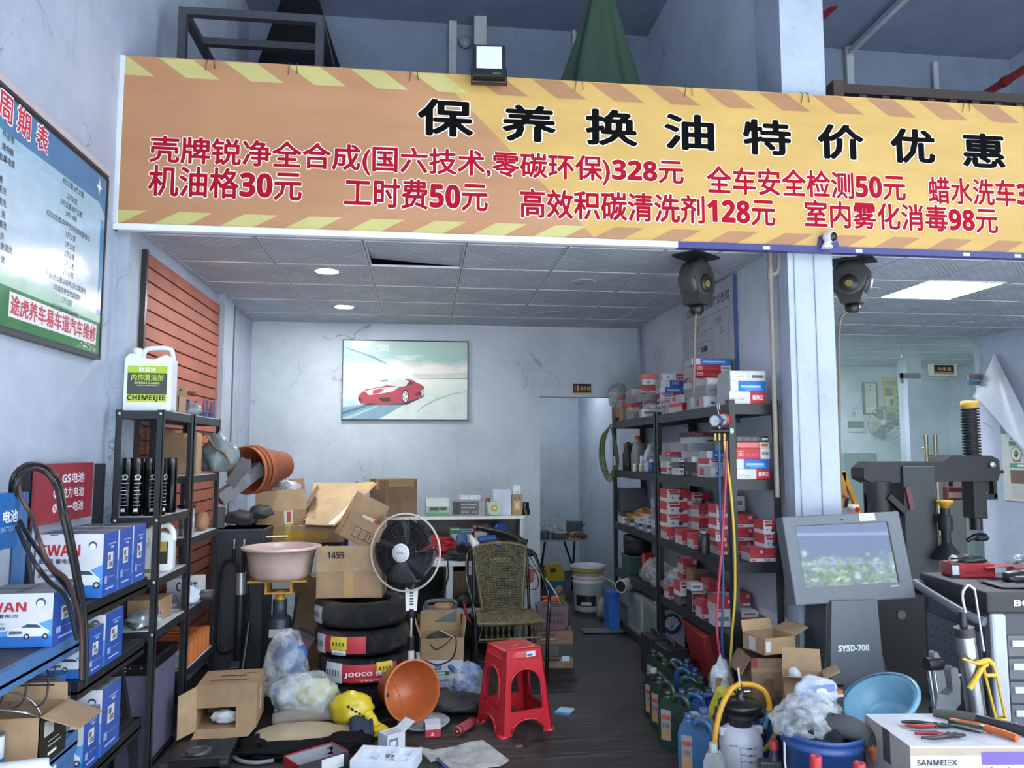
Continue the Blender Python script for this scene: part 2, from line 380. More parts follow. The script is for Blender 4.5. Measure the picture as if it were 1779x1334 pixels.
# terracotta slat panel on the left wall
b = MB(); py0, py1 = aX(249, 600, XL + .02).y, aX(386, 600, XL + .02).y; z = 2.68
b.box(XL, py0, .1, XL + .004, py1, 2.69, '33241f')
while z > .2: b.box(XL, py0, z - .071, XL + .022, py1, z, 'slat'); z -= .082
b.box(XL, py0 - .03, .1, XL + .03, py0, 2.69, '3a3431,.3'); struct(b, 'trim_4')
# conduits on the upper wall
def conduit(px, y0, y1, Y, w, label, bracket=None):
    p = aY(px, y0, Y); q = aY(px, y1, Y); b = MB(); b.box(p.x - w / 2, Y - w * .6, min(q.z, 2.94), p.x + w / 2, Y, min(p.z, ZT - .004), 'b4b8c2,.5')
    t = thing('conduit', label, 'conduit'); b.build('pipe', t)
    if bracket:
        b = MB(); b.box(p.x - bracket, Y - .06, p.z - .03, p.x + bracket, Y, p.z, 'c0c4cc,.5'); b.box(p.x - bracket, Y - .06, p.z - .075, p.x + bracket * .8, Y, p.z - .05, 'aeb2bb,.5'); b.build('bracket', t)
    return t
conduit(787, 3, 200, YU - .02, .07, 'thin grey conduit with a T bracket on the dark upper wall, left of the floodlight', .13)
conduit(834, -40, 200, YU - .1, .11, 'thick white conduit rising behind the floodlight')
conduit(996, -30, 75, YU - .02, .03, 'narrow pale conduit beside the green tarpaulin')
conduit(1471, 58, 220, YU - .02, .07, 'grey conduit with a T bracket above the brown railing', .13)
b = MB(); p = aY(1471, 58, YU - .02); b.bar(p + Vector((0, -.03, .0)), (p.x, p.y - .03, ZT - .10), .05, .05, 'aeb2bb,.5'); b.bar((p.x, p.y - .06, ZT - .06), (p.x - .05, 4.5, ZT - .06), .05, .05, 'aeb2bb,.5')
solo(b, 'conduit', 'grey conduit running along the upper slab toward the viewer', 'conduit')
conduit(1622, 110, 220, YU - .02, .05, 'short bent conduit stub right of the T bracket')
def redpipe(p, q, label):
    b = MB(); b.cyl(p, q, .035, '8e2a2c,.45', 12); d = (Vector(q) - Vector(p)).normalized(); 
    for t in (.3, .7): c = Vector(p).lerp(Vector(q), t); b.cyl(c - d * .03, c + d * .03, .045, '7a2224,.45', 12)
    solo(b, 'fire_pipe', label, 'pipe')
redpipe(aY(1640, 208, YU - .1), aY(1800, 108, YU - 1.2), 'red fire pipe slanting behind the brown railing')
redpipe(aY(1422, 32, YU - .5), aY(1455, 2, YU - .7), 'red fire pipe at the top beside the white column')
b = MB(); c = aY(808, 76, YU); b.lathe([(.0, 0), (.05, .005), (.06, .03), (.055, .05), (.0, .05)][::-1], '8a8f9a,.5', 16, fr(c, (1, 0, 0), (0, 0, 1)) ); solo(b, 'smoke_detector', 'small round grey detector between the two conduits', 'detector')
# ================================================================ BANNER
YBN = YF - .09
def bx(px, py): return aY(px, py, YBN)
p0 = bx(218, 96); p1 = bx(207, 388); BX0 = p0.x; BX1 = 3.85; BZ1 = p0.z; BZ0 = p1.z
ban = thing('sale_banner', 'long orange and yellow sale banner hung across the shop front', 'banner', (BX0, YBN, BZ0)); BM = fr((0, 0, 0), (1, 0, 0), (0, 0, 1))
H = BZ1 - BZ0; Wd = BX1 - BX0; dx0 = bx(757, 130).x - BX0; dx1 = bx(1035, 428).x - BX0
b = MB(); b.at(BM)
b.rect(0, 0, Wd, H, 'banner_yellow'); b.poly([(0, 0, .001), (dx1, 0, .001), (dx0, H, .001), (0, H, .001)], 'banner_orange')
xx = -.16
while xx < Wd + .3:
    for (ya, yb, xa, xb) in ((H - .105, H - .005, .14, 0), (.0, .07, 0, .13)):
        cx = xx + .1; edge = dx0 + (dx1 - dx0) * (1 - ya / H)
        m = 'banner_pale' if xx + .1 < edge else 'banner_brown'
        pts = [(xx + xa, ya), (xx + xa + .168, ya), (xx + xb + .168, yb), (xx + xb, yb)]
        b.poly([(min(max(x, 0), Wd), y, .0016) for x, y in pts], m)
    xx += .327
b.box(0, 0, -.02, Wd, H, -.003, 'c9c6bd'); b.build('printed_cloth', ban)
b = MB(); b.at(BM); xn = bx(1177, 432).x - BX0
b.box(-.02, -.034, -.03, xn, 0, .012, 'd8dbe4,.4'); b.box(-.025, -.034, -.03, 0, H, .006, 'ccd0da,.4'); b.box(-.03, .35, -.035, -.02, H * .75, .0, '2b2c66'); b.build('white_frame', ban, bev=.003)
b = MB(); b.at(BM); b.box(xn, -.036, -.03, Wd, 0, .01, '2f2f6e,.4'); x = bx(1437, 430).x - BX0
b.prism([(x - .062, 0), (x + .065, 0), (x + .052, .055), (x + .04, .062), (x - .035, .062), (x - .05, .055)], .012, '2f2f6e,.4', Matrix.Translation((0, 0, .001))); b.build('navy_edging', ban)
b = MB(); b.at(BM)
def bline(s, a, c, h, m, bold, ol, ow, wide=False):   # a, c: pixel (x,y) of the left and right ends of the line's middle
    p = bx(*a); q = bx(*c); x0 = p.x - BX0; x1 = q.x - BX0; y = (p.z + q.z) / 2 - BZ0
    k = h
    vs, fs, a_, b_, c_, d_ = glyphs(s, 0., True); w_ = b_ - a_ + 2 * (bold - .005); h_ = d_ - c_ + 2 * (bold - .005); e = (ol - bold) * (x1 - x0) / w_; ev = (ol - bold) * h / h_
    b.text(s, x0 - e, x1 + e, y - h / 2 - ev, y + h / 2 + ev, 'f4eee0', None, ol, .0022); b.text(s, x0, x1, y - h / 2, y + h / 2, m, None, bold, .0032)
for s, cx, cy in zip('保养换油特价优惠', (774, 919, 1062, 1197, 1332, 1460, 1585, 1708), (205, 215, 222, 230, 239, 247, 254, 262)):
    w = 49 * (1 - (cx - 774) / 934 * .24); bline(s, (cx - w, cy), (cx + w, cy), .21, '050506,.9', .035, .058, 0)
for s, a, c, h in (('壳牌锐净全合成(国六技术,零碳环保)328元', (260, 259), (1188, 305), .168), ('全车安全检测50元', (1227, 310), (1573, 328), .163), ('蜡水洗车3', (1612, 330), (1786, 337), .163),
                   ('机油格30元', (258, 312), (525, 325), .165), ('工时费50元', (598, 332), (848, 344), .165), ('高效积碳清洗剂128元', (903, 354), (1347, 368), .165), ('室内雾化消毒98元', (1397, 370), (1733, 384), .162)):
    bline(s, a, c, h, '9c1228,.9', .029, .058, 0)
b.build('lettering', ban)
b = MB(); b.at(BM)
for px in (1330, 1490, 1676, 1765): x = bx(px, 435).x - BX0; b.box(x - .02, -.03, .01, x + .02, -.012, .013, 'e6e2da')
b.build('tape_tab', ban)
for px, py in ((362, 112), (505, 122), (715, 140), (1002, 160), (1192, 172), (1395, 188), (1675, 206)):
    q = bx(px, py); x = q.x - BX0; b = MB(); b.at(BM); b.tube(spline([(x, H + .02, -.02), (x - .004, H - .005, .008), (x - .012, H - .06, .006)], 4), .002, '3a2c26', 5); b.tube(spline([(x + .03, H + .02, -.02), (x + .03, H - .005, .008), (x + .036, H - .05, .006)], 4), .002, '3a2c26', 5); b.build('wire_tie', ban)

# behind the viewer: unseen wall added for the screen to mirror; trees seen there
b = MB(); b.box(-30, -33, 0, 40, -31, 13.6, '8b93a3')
for z in (9.2, 10.6, 12.2): b.box(-30, -31, z, 40, -30.95, z + .12, 'c3ccd9')
struct(b, 'wall_for_reflection')
rt = random.Random(3); b = MB()
for k in range(9):
    x = -8 + k * 4.0; b.tube([(x, -17, 0), (x + .1, -17, 2), (x, -16.9, 5.5)], [.16, .13, .08], '4f4438,.8', 8)
    for j in range(2300):
        a = rt.random() * 6.283; r = 2.6 * rt.random() ** .5; z = 1.0 + 5.8 * rt.random() ** .6; q = .09 + .1 * rt.random(); c = Vector((x + cos(a) * r, -17 + sin(a) * r * .6, z)); u = Vector((rt.random() - .5, rt.random() - .5, rt.random() - .5)).normalized(); w = u.cross(Vector((.3, .5, .8))).normalized(); b.poly([c - u * q, c + w * q * .5, c + u * q, c - w * q * .5], 'foliage')
o = b.build('street_foliage'); o['kind'] = 'stuff'; o['label'] = 'row of leafy street trees across the road'; o['category'] = 'trees'
# ================================================================ shared builders
def FM(f, w, d, h):
    return {'f': fr((-w / 2, -d / 2, 0), (1, 0, 0), (0, 0, 1)), 'r': fr((w / 2, -d / 2, 0), (0, 1, 0), (0, 0, 1)), 'l': fr((-w / 2, d / 2, 0), (0, -1, 0), (0, 0, 1)),
            'b': fr((w / 2, d / 2, 0), (-1, 0, 0), (0, 0, 1)), 't': fr((-w / 2, -d / 2, h), (1, 0, 0), (0, 1, 0))}[f]
def FS(f, w, d, h): return {'f': (w, h), 'b': (w, h), 'r': (d, h), 'l': (d, h), 't': (w, d)}[f]
def prints(b, w, d, h, pr, base=None):
    """printed areas on a box: (face, u0, v0, u1, v1, material[, text])"""
    B = base if base is not None else Matrix(); z = {}
    for p in pr:
        f, u0, v0, u1, v1, m = p[:6]; M = B @ FM(f, w, d, h); a, c = FS(f, w, d, h); z[f] = z.get(f, 0) + .0004
        if len(p) > 6: b.text(p[6], u0 * a, u1 * a, v0 * c, v1 * c, m, M, .012, z[f])
        else: b.rect(u0 * a, v0 * c, u1 * a, v1 * c, m, M, z[f])
    return b
def pbox(w, d, h, m, pr=(), base=None):
    b = MB(); b.box(-w / 2, -d / 2, 0, w / 2, d / 2, h, m, base); return prints(b, w, d, h, pr, base)
CARDT = .004
def carton(label, loc, rz, w, d, h, m='card', flaps=None, pr=(), tape='b08a5a,.3', R=None, name='carton', cat='box', group=None, mi='card_inner'):
    """cardboard carton; flaps: {side: degrees out from upright} leaves it open on top"""
    t = thing(name, label, cat, loc, rz, group); B = R if R is not None else Matrix()
    if flaps is None:
        b = pbox(w, d, h, m, pr, B); b.build('body', t, bev=.004)
        if tape: b = MB(); b.at(B); b.box(-w / 2 - .0008, -.024, h * .72, w / 2 + .0008, .024, h + .0012, tape); b.build('tape', t)
        return t
    b = MB(); b.at(B); k = CARDT
    for x0, y0, x1, y1 in ((-w / 2, -d / 2, w / 2, -d / 2 + k), (-w / 2, d / 2 - k, w / 2, d / 2), (-w / 2, -d / 2, -w / 2 + k, d / 2), (w / 2 - k, -d / 2, w / 2, d / 2)): b.box(x0, y0, 0, x1, y1, h, m)
    b.box(-w / 2, -d / 2, 0, w / 2, d / 2, k, mi); prints(b, w, d, h, pr); b.build('body', t)
    for s, a in flaps.items():
        L = (d if s in 'fb' else w) * .48; L = min(L, .22); b = MB()
        if isinstance(a, tuple): a, L = a
        ang = rad(a); dx, dz = sin(ang) * L, cos(ang) * L
        if s == 'f': P = [(-w / 2, -d / 2, h), (w / 2, -d / 2, h), (w / 2 - .006, -d / 2 - dx, h + dz), (-w / 2 + .006, -d / 2 - dx, h + dz)]
        if s == 'b': P = [(w / 2, d / 2, h), (-w / 2, d / 2, h), (-w / 2 + .006, d / 2 + dx, h + dz), (w / 2 - .006, d / 2 + dx, h + dz)]
        if s == 'l': P = [(-w / 2, d / 2, h), (-w / 2, -d / 2, h), (-w / 2 - dx, -d / 2 + .006, h + dz), (-w / 2 - dx, d / 2 - .006, h + dz)]
        if s == 'r': P = [(w / 2, -d / 2, h), (w / 2, d / 2, h), (w / 2 + dx, d / 2 - .006, h + dz), (w / 2 + dx, -d / 2 + .006, h + dz)]
        b.at(B); b.slab(P, -k, m if a > 90 else mi); b.build('flap', t)
    return t
def spraycan(b, h, r, body, cap, band=None):
    b.lathe([(r * .9, 0), (r, .004), (r, h * .8), (r * .93, h * .82)], body, 20); b.lathe([(r * .97, h * .81), (r * .97, h * .97), (r * .9, h)], cap, 20)
def bottle(prof, m, cap=None, n=18, sx=1, sy=1):
    b = MB(); b.lathe(prof, m, n, None, True, sx, sy)
    if cap: r, z0, z1, cm = cap; b.lathe([(r, z0), (r, z1), (r * .9, z1 + .002)], cm, 16)
    return b
def jug(name, label, cat, loc, rz, m, capm, w=.19, d=.11, h=.28, pr=(), group=None, neck=None, open_=False):
    """flat oil jug: body with sloping shoulder, neck at one end, loop handle at the other"""
    t = thing(name, label, cat, loc, rz, group); b = MB(); hw = w / 2
    prof = [(-hw, .012), (-hw + .012, 0), (hw - .012, 0), (hw, .012), (hw, h * .60), (hw - .012, h * .74), (hw * .35, h * .79), (-hw * .1, h * .80), (-hw * .30, h * .88), (-hw * .78, h * .88), (-hw, h * .70)]
    M = fr((0, d / 2, 0), (1, 0, 0), (0, 0, 1)); b.prism(prof, d, m, M)
    o = b.build('body', t, bev=.014, seg=3)
    b = MB(); nx = -hw * .54; b.lathe([(.021, 0), (.021, .006), (.017, .007), (.017, .02), (.0195, .021), (.0195, .024), (.017, .025), (.017, .038)], m, 16, Tm(nx, 0, h * .87)); b.build('neck', t)
    b = MB(); b.tube(spline([(-hw * .2, 0, h * .86), (hw * .15, 0, h * .93), (hw * .6, 0, h * .9), (hw * .86, 0, h * .76), (hw * .9, 0, h * .6)], 5), [.016] * 21, m, 10); b.build('handle', t)
    if capm: b = MB(); b.lathe([(.0235, 0), (.0235, .024), (.021, .027)], capm, 18, Tm(nx, 0, h * .87 + .012)); b.build('cap', t)
    if pr: b = MB(); prints(b, w * .94, d + .001, h, pr); b.build('label', t)
    return t
def rack(name, label, x0, x1, y0, y1, zt, levels, pw=.035, m='25272c,.45', bm='b9bcc0,.5', group=None, bolts=True, lip=.045, top=True, mid=()):
    """boltless shelving: angle posts, a framed board at each level"""
    t = thing(name, label, 'shelving', ((x0 + x1) / 2, (y0 + y1) / 2, 0), 0, group); cx, cy = (x0 + x1) / 2, (y0 + y1) / 2; w, d = (x1 - x0) / 2, (y1 - y0) / 2
    for sx_ in (-1, 1):
        for sy_ in (-1, 1):
            b = MB(); x = sx_ * w; y = sy_ * d
            b.box(min(x, x - sx_ * pw), min(y, y - sy_ * .003), 0, max(x, x - sx_ * pw), max(y, y - sy_ * .003), zt, m); b.box(min(x, x - sx_ * .003), min(y, y - sy_ * pw), 0, max(x, x - sx_ * .003), max(y, y - sy_ * pw), zt, m)
            p = b.build('post', t)
            if bolts:
                b = MB()
                for z in levels: b.lathe([(.008, 0), (.007, .004), (.0, .005)], 'c9ccd2,.3,.8', 10, fr((x - sx_ * pw * .5, y + sy_ * .0 - .0005, z - .02), (1, 0, 0), (0, 0, 1)))
                if sy_ < 0: b.build('bolt', p)
    for z in levels:
        b = MB(); b.box(-w + .004, -d + .004, z - .012, w - .004, d - .004, z, bm); s = b.build('shelf', t)
        b = MB()
        for yy in (-d + .003, d - .018): b.box(-w + .004, yy, z - lip, w - .004, yy + .015, z - .004 if bm != m else z + .002, m)
        for xx in (-w + .003, w - .018): b.box(xx, -d + .004, z - lip, xx + .015, d - .004, z - .004 if bm != m else z + .002, m)
        b.build('shelf_rail', t)
    return t
def hose(name, label, pts, r, m, cat='hose', k=8, n=8, **kw):
    b = MB(); b.tube(spline(pts, k), r, m, n); return solo(b, name, label, cat, **kw)
# ================================================================ ABOVE THE BANNER
c = bx(848, 120); fl = thing('floodlight', 'black LED floodlight with a pale glass front standing on the banner edge', 'lamp', (c.x, YBN - .05, bx(848, 150).z), -3)
b = MB(); b.at(Tm(0, -.03, 0, -8)); b.box(-.088, -.03, 0, .088, .02, .19, '17181b,.4')
for i in range(6): b.box(-.07 + i * .026, .02, .02, -.06 + i * .026, .04, .17, '17181b,.4')
b.text('••••', .02, .06, .012, .02, '8a8d92', fr((0, -.0305, 0), (1, 0, 0), (0, 0, 1)), 0); b.build('housing', fl, bev=.006)
b = MB(); b.at(Tm(0, -.03, 0, -8)); b.box(-.068, -.033, .045, .068, -.029, .178, 'd7e2e6,.15'); b.build('glass_front', fl, bev=.002)  # pale colour carries the sky reflected in the unlit glass
b = MB(); b.box(-.097, -.02, -.02, -.09, .0, .07, '17181b,.4'); b.box(.09, -.02, -.02, .097, .0, .07, '17181b,.4'); b.box(-.097, -.02, -.02, .097, .0, -.012, '17181b,.4'); b.build('bracket', fl)
c = bx(1432, 438); sc = thing('security_camera', 'white ball security camera on the navy banner edge', 'camera', (c.x, YBN - .03, c.z + .015))
b = MB(); b.lathe([(.032, 0), (.03, .012), (.018, .03), (.01, .045)], 'dfe2e6,.3', 20); b.build('base', sc)
b = MB(); M = fr((.012, -.03, .062), (1, 0, 0), (0, 0, 1)) ; M = Tm(.012, -.0, .064, 12, 0, 20)
b.at(M @ Matrix.Rotation(rad(90), 4, 'X')); b.lathe([(.0, -.03), (.02, -.027), (.031, -.012), (.033, .01), (.031, .028), (.028, .036)], 'e4e6ea,.25', 24); b.build('body', sc)
b = MB(); b.at(M @ Matrix.Rotation(rad(90), 4, 'X')); b.lathe([(.027, .0355), (.025, .039), (.012, .04), (.01, .043), (0, .043)], '0b0c0e,.15', 24); b.build('lens', sc)
# steel frame on the mezzanine
fx = thing('steel_cage', 'black welded steel frame standing on the mezzanine at the left', 'frame', (0, 0, 2.94)); zt = aY(312, 14, 4.5).z - 2.94; xa = aY(318, 50, 4.5).x; xb = aY(556, 60, 4.5).x; q = .045; fm = '3a3d45,.45'
for x in (xa, xb):
    for y in (4.5, 5.7): b = MB(); b.box(x - q / 2, y - q / 2, 0, x + q / 2, y + q / 2, zt, fm); b.build('post', fx)
    b = MB(); b.box(x - q / 2, 4.5 + q / 2, zt - q, x + q / 2, 5.7 - q / 2, zt, fm); b.build('side_rail', fx)
for y in (4.5, 4.83, 5.7): b = MB(); b.box(xa + q / 2, y - q / 2, zt - q, xb - q / 2, y + q / 2, zt, fm); b.build('cross_rail', fx)
def drape(name, label, m, cx, cy, z0, z1, r0, r1, folds, amp, seed, cat='cover', sx=1., sy=.6, lean=0.):
    b = MB()
    def fn(u, v):
        a = u * 2 * pi; r = r0 + (r1 - r0) * v; k = 1 + amp * (.35 + v) * (sin(folds * a + seed) * .6 + noise.noise(Vector((cos(a) * 1.6, sin(a) * 1.6, v * 1.4 + seed))) * 1.1)
        return (max(XL + .02, cx + cos(a) * r * k * sx), cy + sin(a) * r * k * sy, z1 + (z0 - z1) * v)
    b.sheet(fn, 96, 24, m); return solo(b, name, label, cat)
drape('dark_cloth', 'black cloth hanging in folds behind the steel frame', '16181d,.8', aY(520, 80, 6.15).x, 6.15, 2.945, 5.47, .10, .98, 7, .10, 3.3, 'cloth', .85, .2)
drape('green_tarpaulin', 'dark green tarpaulin draped to a point above the banner', '2f4638,.75', aY(1047, 120, 4.9).x, 4.9, 2.945, 4.8, .045, .62, 7, .22, 5.1, 'tarpaulin', .95, .5)
# brown railing
rl = thing('railing', 'dark brown slatted railing above the right end of the banner', 'railing', (0, 0, 0)); A = aY(1450, 152, 4.42); Bq = aY(1800, 182, 4.42); xr0, xr1 = A.x, Bq.x + .6; zr = A.z + .02
b = MB(); b.box(xr0, 4.4, zr - .06, xr1, 4.46, zr, '3b2f2b,.6'); b.box(xr0 - .03, 4.38, zr - .4, xr0 + .04, 4.47, zr + .01, '4a3931,.6'); b.build('top_rail', rl)
b = MB(); b.box(xr0 - .03, 4.47, zr - .09, xr0 + .02, 5.6, zr - .01, '3b2f2b,.6'); b.build('return_rail', rl)
x = xr0 + .16
while x < xr1: b = MB(); b.box(x, 4.41, 2.94, x + .05, 4.45, zr - .06, '40322c,.6'); b.build('baluster', rl); x += .155
# ================================================================ POSTER BOARD on the left wall
XW = XL
bt = aX(187, 311, XL + .03); bb = aX(170, 621, XL + .03); pb = thing('service_poster', 'large framed service interval chart with red title on the left wall', 'poster', (XL, 2.2, bb.z)); WB = bt.y - 2.2; HB = bt.z - bb.z; PM = fr((.03, 0, 0), (0, 1, 0), (0, 0, 1))
b = MB(); b.at(PM); b.box(0, 0, -.03, WB, HB, -.001, '2c3138'); b.rect(0, 0, WB, HB, '2a2f36')
g = .014; n_ = 14; cols = [(0x8c, 0xb4, 0xcb), (0xa9, 0xc3, 0xd4), (0xbf, 0xc9, 0xd6), (0xcb, 0xcf, 0xd9)]
def cc(t):
    t = t * 3; i = min(2, int(t)); f = t - i; return '%02x%02x%02x,.18' % tuple(int(cols[i][k] + (cols[i + 1][k] - cols[i][k]) * f) for k in range(3))
for i in range(n_): b.rect(g, g + (HB - 2 * g) * (1 - (i + 1) / n_), WB - g, g + (HB - 2 * g) * (1 - i / n_), cc(i / (n_ - 1)), None, .001)
b.poly([(WB - .09, HB - .145, .0014), (WB - g, HB - .19, .0014), (WB - g, HB - g, .0014), (g, HB - g, .0014), (g, HB - .16, .0014)], '3f78a3,.18')
b.poly([(WB - .055, .2, .0014), (WB - g, .15, .0014), (WB - g, HB - .22, .0014), (WB - .06, HB - .22, .0014)], '4f86b0,.18')
b.rect(g, g, WB - g, .165, '3d7648,.18', None, .0018); b.poly([(g, .165, .0016), (WB - g, .165, .0016), (WB - g, .20, .0016), (g, .27, .0016)], 'a9c3b4,.18')
for i in range(24): x = WB - .05 - rnd.random() * .2; y = .018 + rnd.random() * .03; b.rect(x, y, x + .008, y + .007, ('e8e6e0', 'd6a43a', 'c9d8c0')[i % 3], None, .0022)
for cxp, cyp, r in ((172, 325, .035), (125, 360, .0)):
    if r: p = aX(cxp, cyp, XL + .03); b.poly([(p.y - 2.2 + cos(i * pi / 4) * r * (1 if i % 2 == 0 else .35), p.z - bb.z + sin(i * pi / 4) * r * (1.3 if i % 2 == 0 else .35), .002) for i in range(8)], 'e9edf2')  # pale star painted as a glare spot on the glossy board
b.build('board', pb)
def wtext(b, s, px, py, cw, ch, m, bold, al='c', z=.0022, ol=None):
    p = aX(px, py, XL + .03); w = cw * sum(1 if ord(c) > 255 else .52 for c in s); x = p.y - 2.2; y = p.z - bb.z; x0 = x - w / 2 if al == 'c' else x - w
    if ol: b.text(s, x0 - ol, x0 + w + ol, y - ch / 2 - ol, y + ch / 2 + ol, 'eef0f2', None, bold + .035, z - .0006)
    b.text(s, x0, x0 + w, y - ch / 2, y + ch / 2, m, None, bold, z)
b = MB(); b.at(PM)
for s, px, py in (('周', 9, 186), ('期', 41, 214), ('表', 73, 241)): wtext(b, s, px, py, .1, .105, 'c22f45', .025, ol=.006)
for s, px, py in (('4万公里-6万公里', 127, 326), ('2万公里', 125, 346), ('6万公里-8万公里', 124, 362), ('3年–4年', 123, 376), ('6万公里或2年更换并经常检查液位', 120, 393), ('1万公里', 122, 411), ('2万公里', 121, 428), ('2万公里', 120, 444), ('2万公里', 119, 460), ('2万公里', 118, 475),
                  ('行驶6万公里以后每2万公里清洗', 115, 491), ('1年或在更换空调滤时', 116, 508), ('2万公里', 115, 524), ('1万公里同时轮胎换位', 113, 540)): wtext(b, s, px, py, .0275, .027, '20242a', .006)
for s, px, py in (('件皮带', 24, 246), ('通电极', 23, 267), ('金属电极', 25, 288), ('液', 4, 313), ('清洗', 10, 334), ('清洗', 10, 355), ('洗', 8, 374), ('清洗', 10.7, 394), ('洗', 6, 412), ('滑清洗', 20, 436), ('洗', 7.6, 453)): wtext(b, s, px, py, .0275, .029, '20242a', .006, 'r')
p = aX(16, 545, XL + .03); q = aX(165, 590, XL + .03); x0, x1 = p.y - 2.2, q.y - 2.2
b.rect(x0 - .01, .055, x1 + .006, .15, 'dcd6dc', None, .002); b.text('途虎养车易车道汽车维修', x0, x1, .065, .142, 'b3203c', None, .025, .0028)
b.build('lettering', pb)
b = MB(); b.at(PM); b.box(0, HB + .0, -.03, WB, HB + .012, .004, '2c3138,.4'); b.box(-.0, HB + .02, -.03, WB + .03, HB + .05, .0, 'b9b0b4,.6'); b.box(WB, 0, -.03, WB + .01, HB, .004, '2c3138,.4'); b.box(0, -.01, -.03, WB + .01, 0, .004, '23282a,.4'); b.build('frame', pb)
# ================================================================ LEFT SHELVES
LX0, LX1 = -1.5, -1.275
rack('shelving_unit', 'black shelving unit with grey boards nearest the viewer at the left wall', LX0, LX1, 4.0, 4.51, 1.765, (1.765, 1.24, .94, .69), .03)
rack('shelving_unit', 'black shelving unit with grey boards behind the first, in front of the terracotta panel', LX0, LX1, 4.53, 5.11, 1.765, (1.765, 1.425, 1.08, .685, .36), .03)
# white jug on top
j = thing('cleaner_jug', 'white plastic jug of interior cleaner with green label on the left shelf top', 'jug', (-1.385, 4.13, 1.766), 6); w, d, h = .225, .13, .33
b = MB(); b.prism([(-w / 2, 0), (w / 2, 0), (w / 2, h * .80), (w / 2 - .03, h * .86), (w / 2 - .09, h * .78), (-.02, h * .80), (-.05, h * .86), (-w / 2 + .02, h * .86), (-w / 2, h * .78)], d, 'd7dbe0,.35', fr((0, d / 2, 0), (1, 0, 0), (0, 0, 1))); b.build('body', j, bev=.012, seg=3)
b = MB(); b.tube(spline([(-.045, 0, h * .80), (-.03, 0, h * .95), (.03, 0, h * .985), (.085, 0, h * .97), (.1, 0, h * .85), (.1, 0, h * .72)], 5), [.013] * 26, 'd7dbe0,.35', 10); b.build('handle', j)
b = MB(); b.lathe([(.022, 0), (.024, .01), (.024, .04), (.02, .043)], 'e8e9ea,.4', 18, Tm(-.07, 0, h * .84)); b.build('cap', j)
b = MB(); prints(b, w, d, h, [('f', .07, .12, .9, .68, '3c403f'), ('f', .07, .57, .9, .68, '9dbb2e'), ('f', .07, .12, .9, .24, 'b8c93a'), ('f', .3, .59, .66, .66, 'eef0ea', '驰蜜洁'), ('f', .15, .45, .82, .55, 'b6d63c', '内饰清洁剂'), ('f', .22, .40, .75, .43, 'c3d873', 'INTERIOR CLEANER'), ('f', .28, .37, .7, .385, 'e8eae4', '·············'), ('f', .08, .13, .88, .23, '14171a', 'CHIMEIJIE')]); b.build('label', j)
carton('small open brown carton with a barcode sticker on the shelf top behind the white jug', (-1.40, 4.50, 1.766), 0, .13, .14, .1, flaps={'b': 20, 'l': 30}, pr=[('f', .05, .35, .6, .95, 'e2e2e0'), ('f', .1, .7, .5, .9, '33363b', '|||||')])
b = MB()
for i in range(26):
    a = rnd.random() * 2 * pi; r = .02 + rnd.random() * .03; b.tube(spline([(0, 0, .08), (cos(a) * r, sin(a) * r, .13), (cos(a) * r * 2.3, sin(a) * r * 2.3, .12 + rnd.random() * .03)], 3), .006, ('4a3327', '5c4331', '3a2a20')[i % 3], 5)
t = thing('feather_duster', 'brown feather duster with a pink tip on the left shelf top', 'duster', (-1.39, 4.68, 1.766)); b.build('feathers', t)
b = MB(); b.cyl((0, 0, 0), (0, 0, .1), .008, '8b1f3d,.4', 8); b.blob((.02, -.03, .12), (.017, .012, .017), 'd5496a', 1, .1, 2); b.build('handle', t)
t = thing('metal_rod', 'thin bronze rod leaning from the shelf behind the white jug', 'rod', (0, 0, 0)); b = MB(); b.cyl((-1.36, 4.42, 1.767), (-1.43, 4.40, 2.06), .006, '8a6a4a,.35,.7', 8); b.build('shaft', t); b = MB(); b.cyl((-1.3605, 4.42, 1.769), (-1.375, 4.416, 1.83), .01, '26282c', 8); b.build('grip', t)
for i, (yy, lb) in enumerate(((4.83, 'dark blue clamp tool beside the duster on the shelf top'), (4.99, 'dark blue clamp tool with red edge at the far end of the shelf top'))):
    t = thing('clamp_tool', lb, 'clamp', (-1.35, yy, 1.766), 10); b = MB(); b.prism([(-.06, 0), (.06, 0), (.065, .1), (.04, .105), (.03, .03), (-.03, .03), (-.04, .105), (-.065, .1)], .07, '27406f,.4', fr((0, .035, 0), (1, 0, 0), (0, 0, 1))); b.build('jaw', t, bev=.004)
    b = MB(); b.box(.045, -.036, .03, .055, .036, .1, 'b0413f'); b.build('pad', t)
b = MB(); b.blob((0, 0, .04), (.07, .05, .045), 'film_grey', 4, .3); solo(b, 'plastic_bag', 'crumpled clear plastic bag between the duster and clamps', 'bag', (-1.37, 4.75, 1.766))
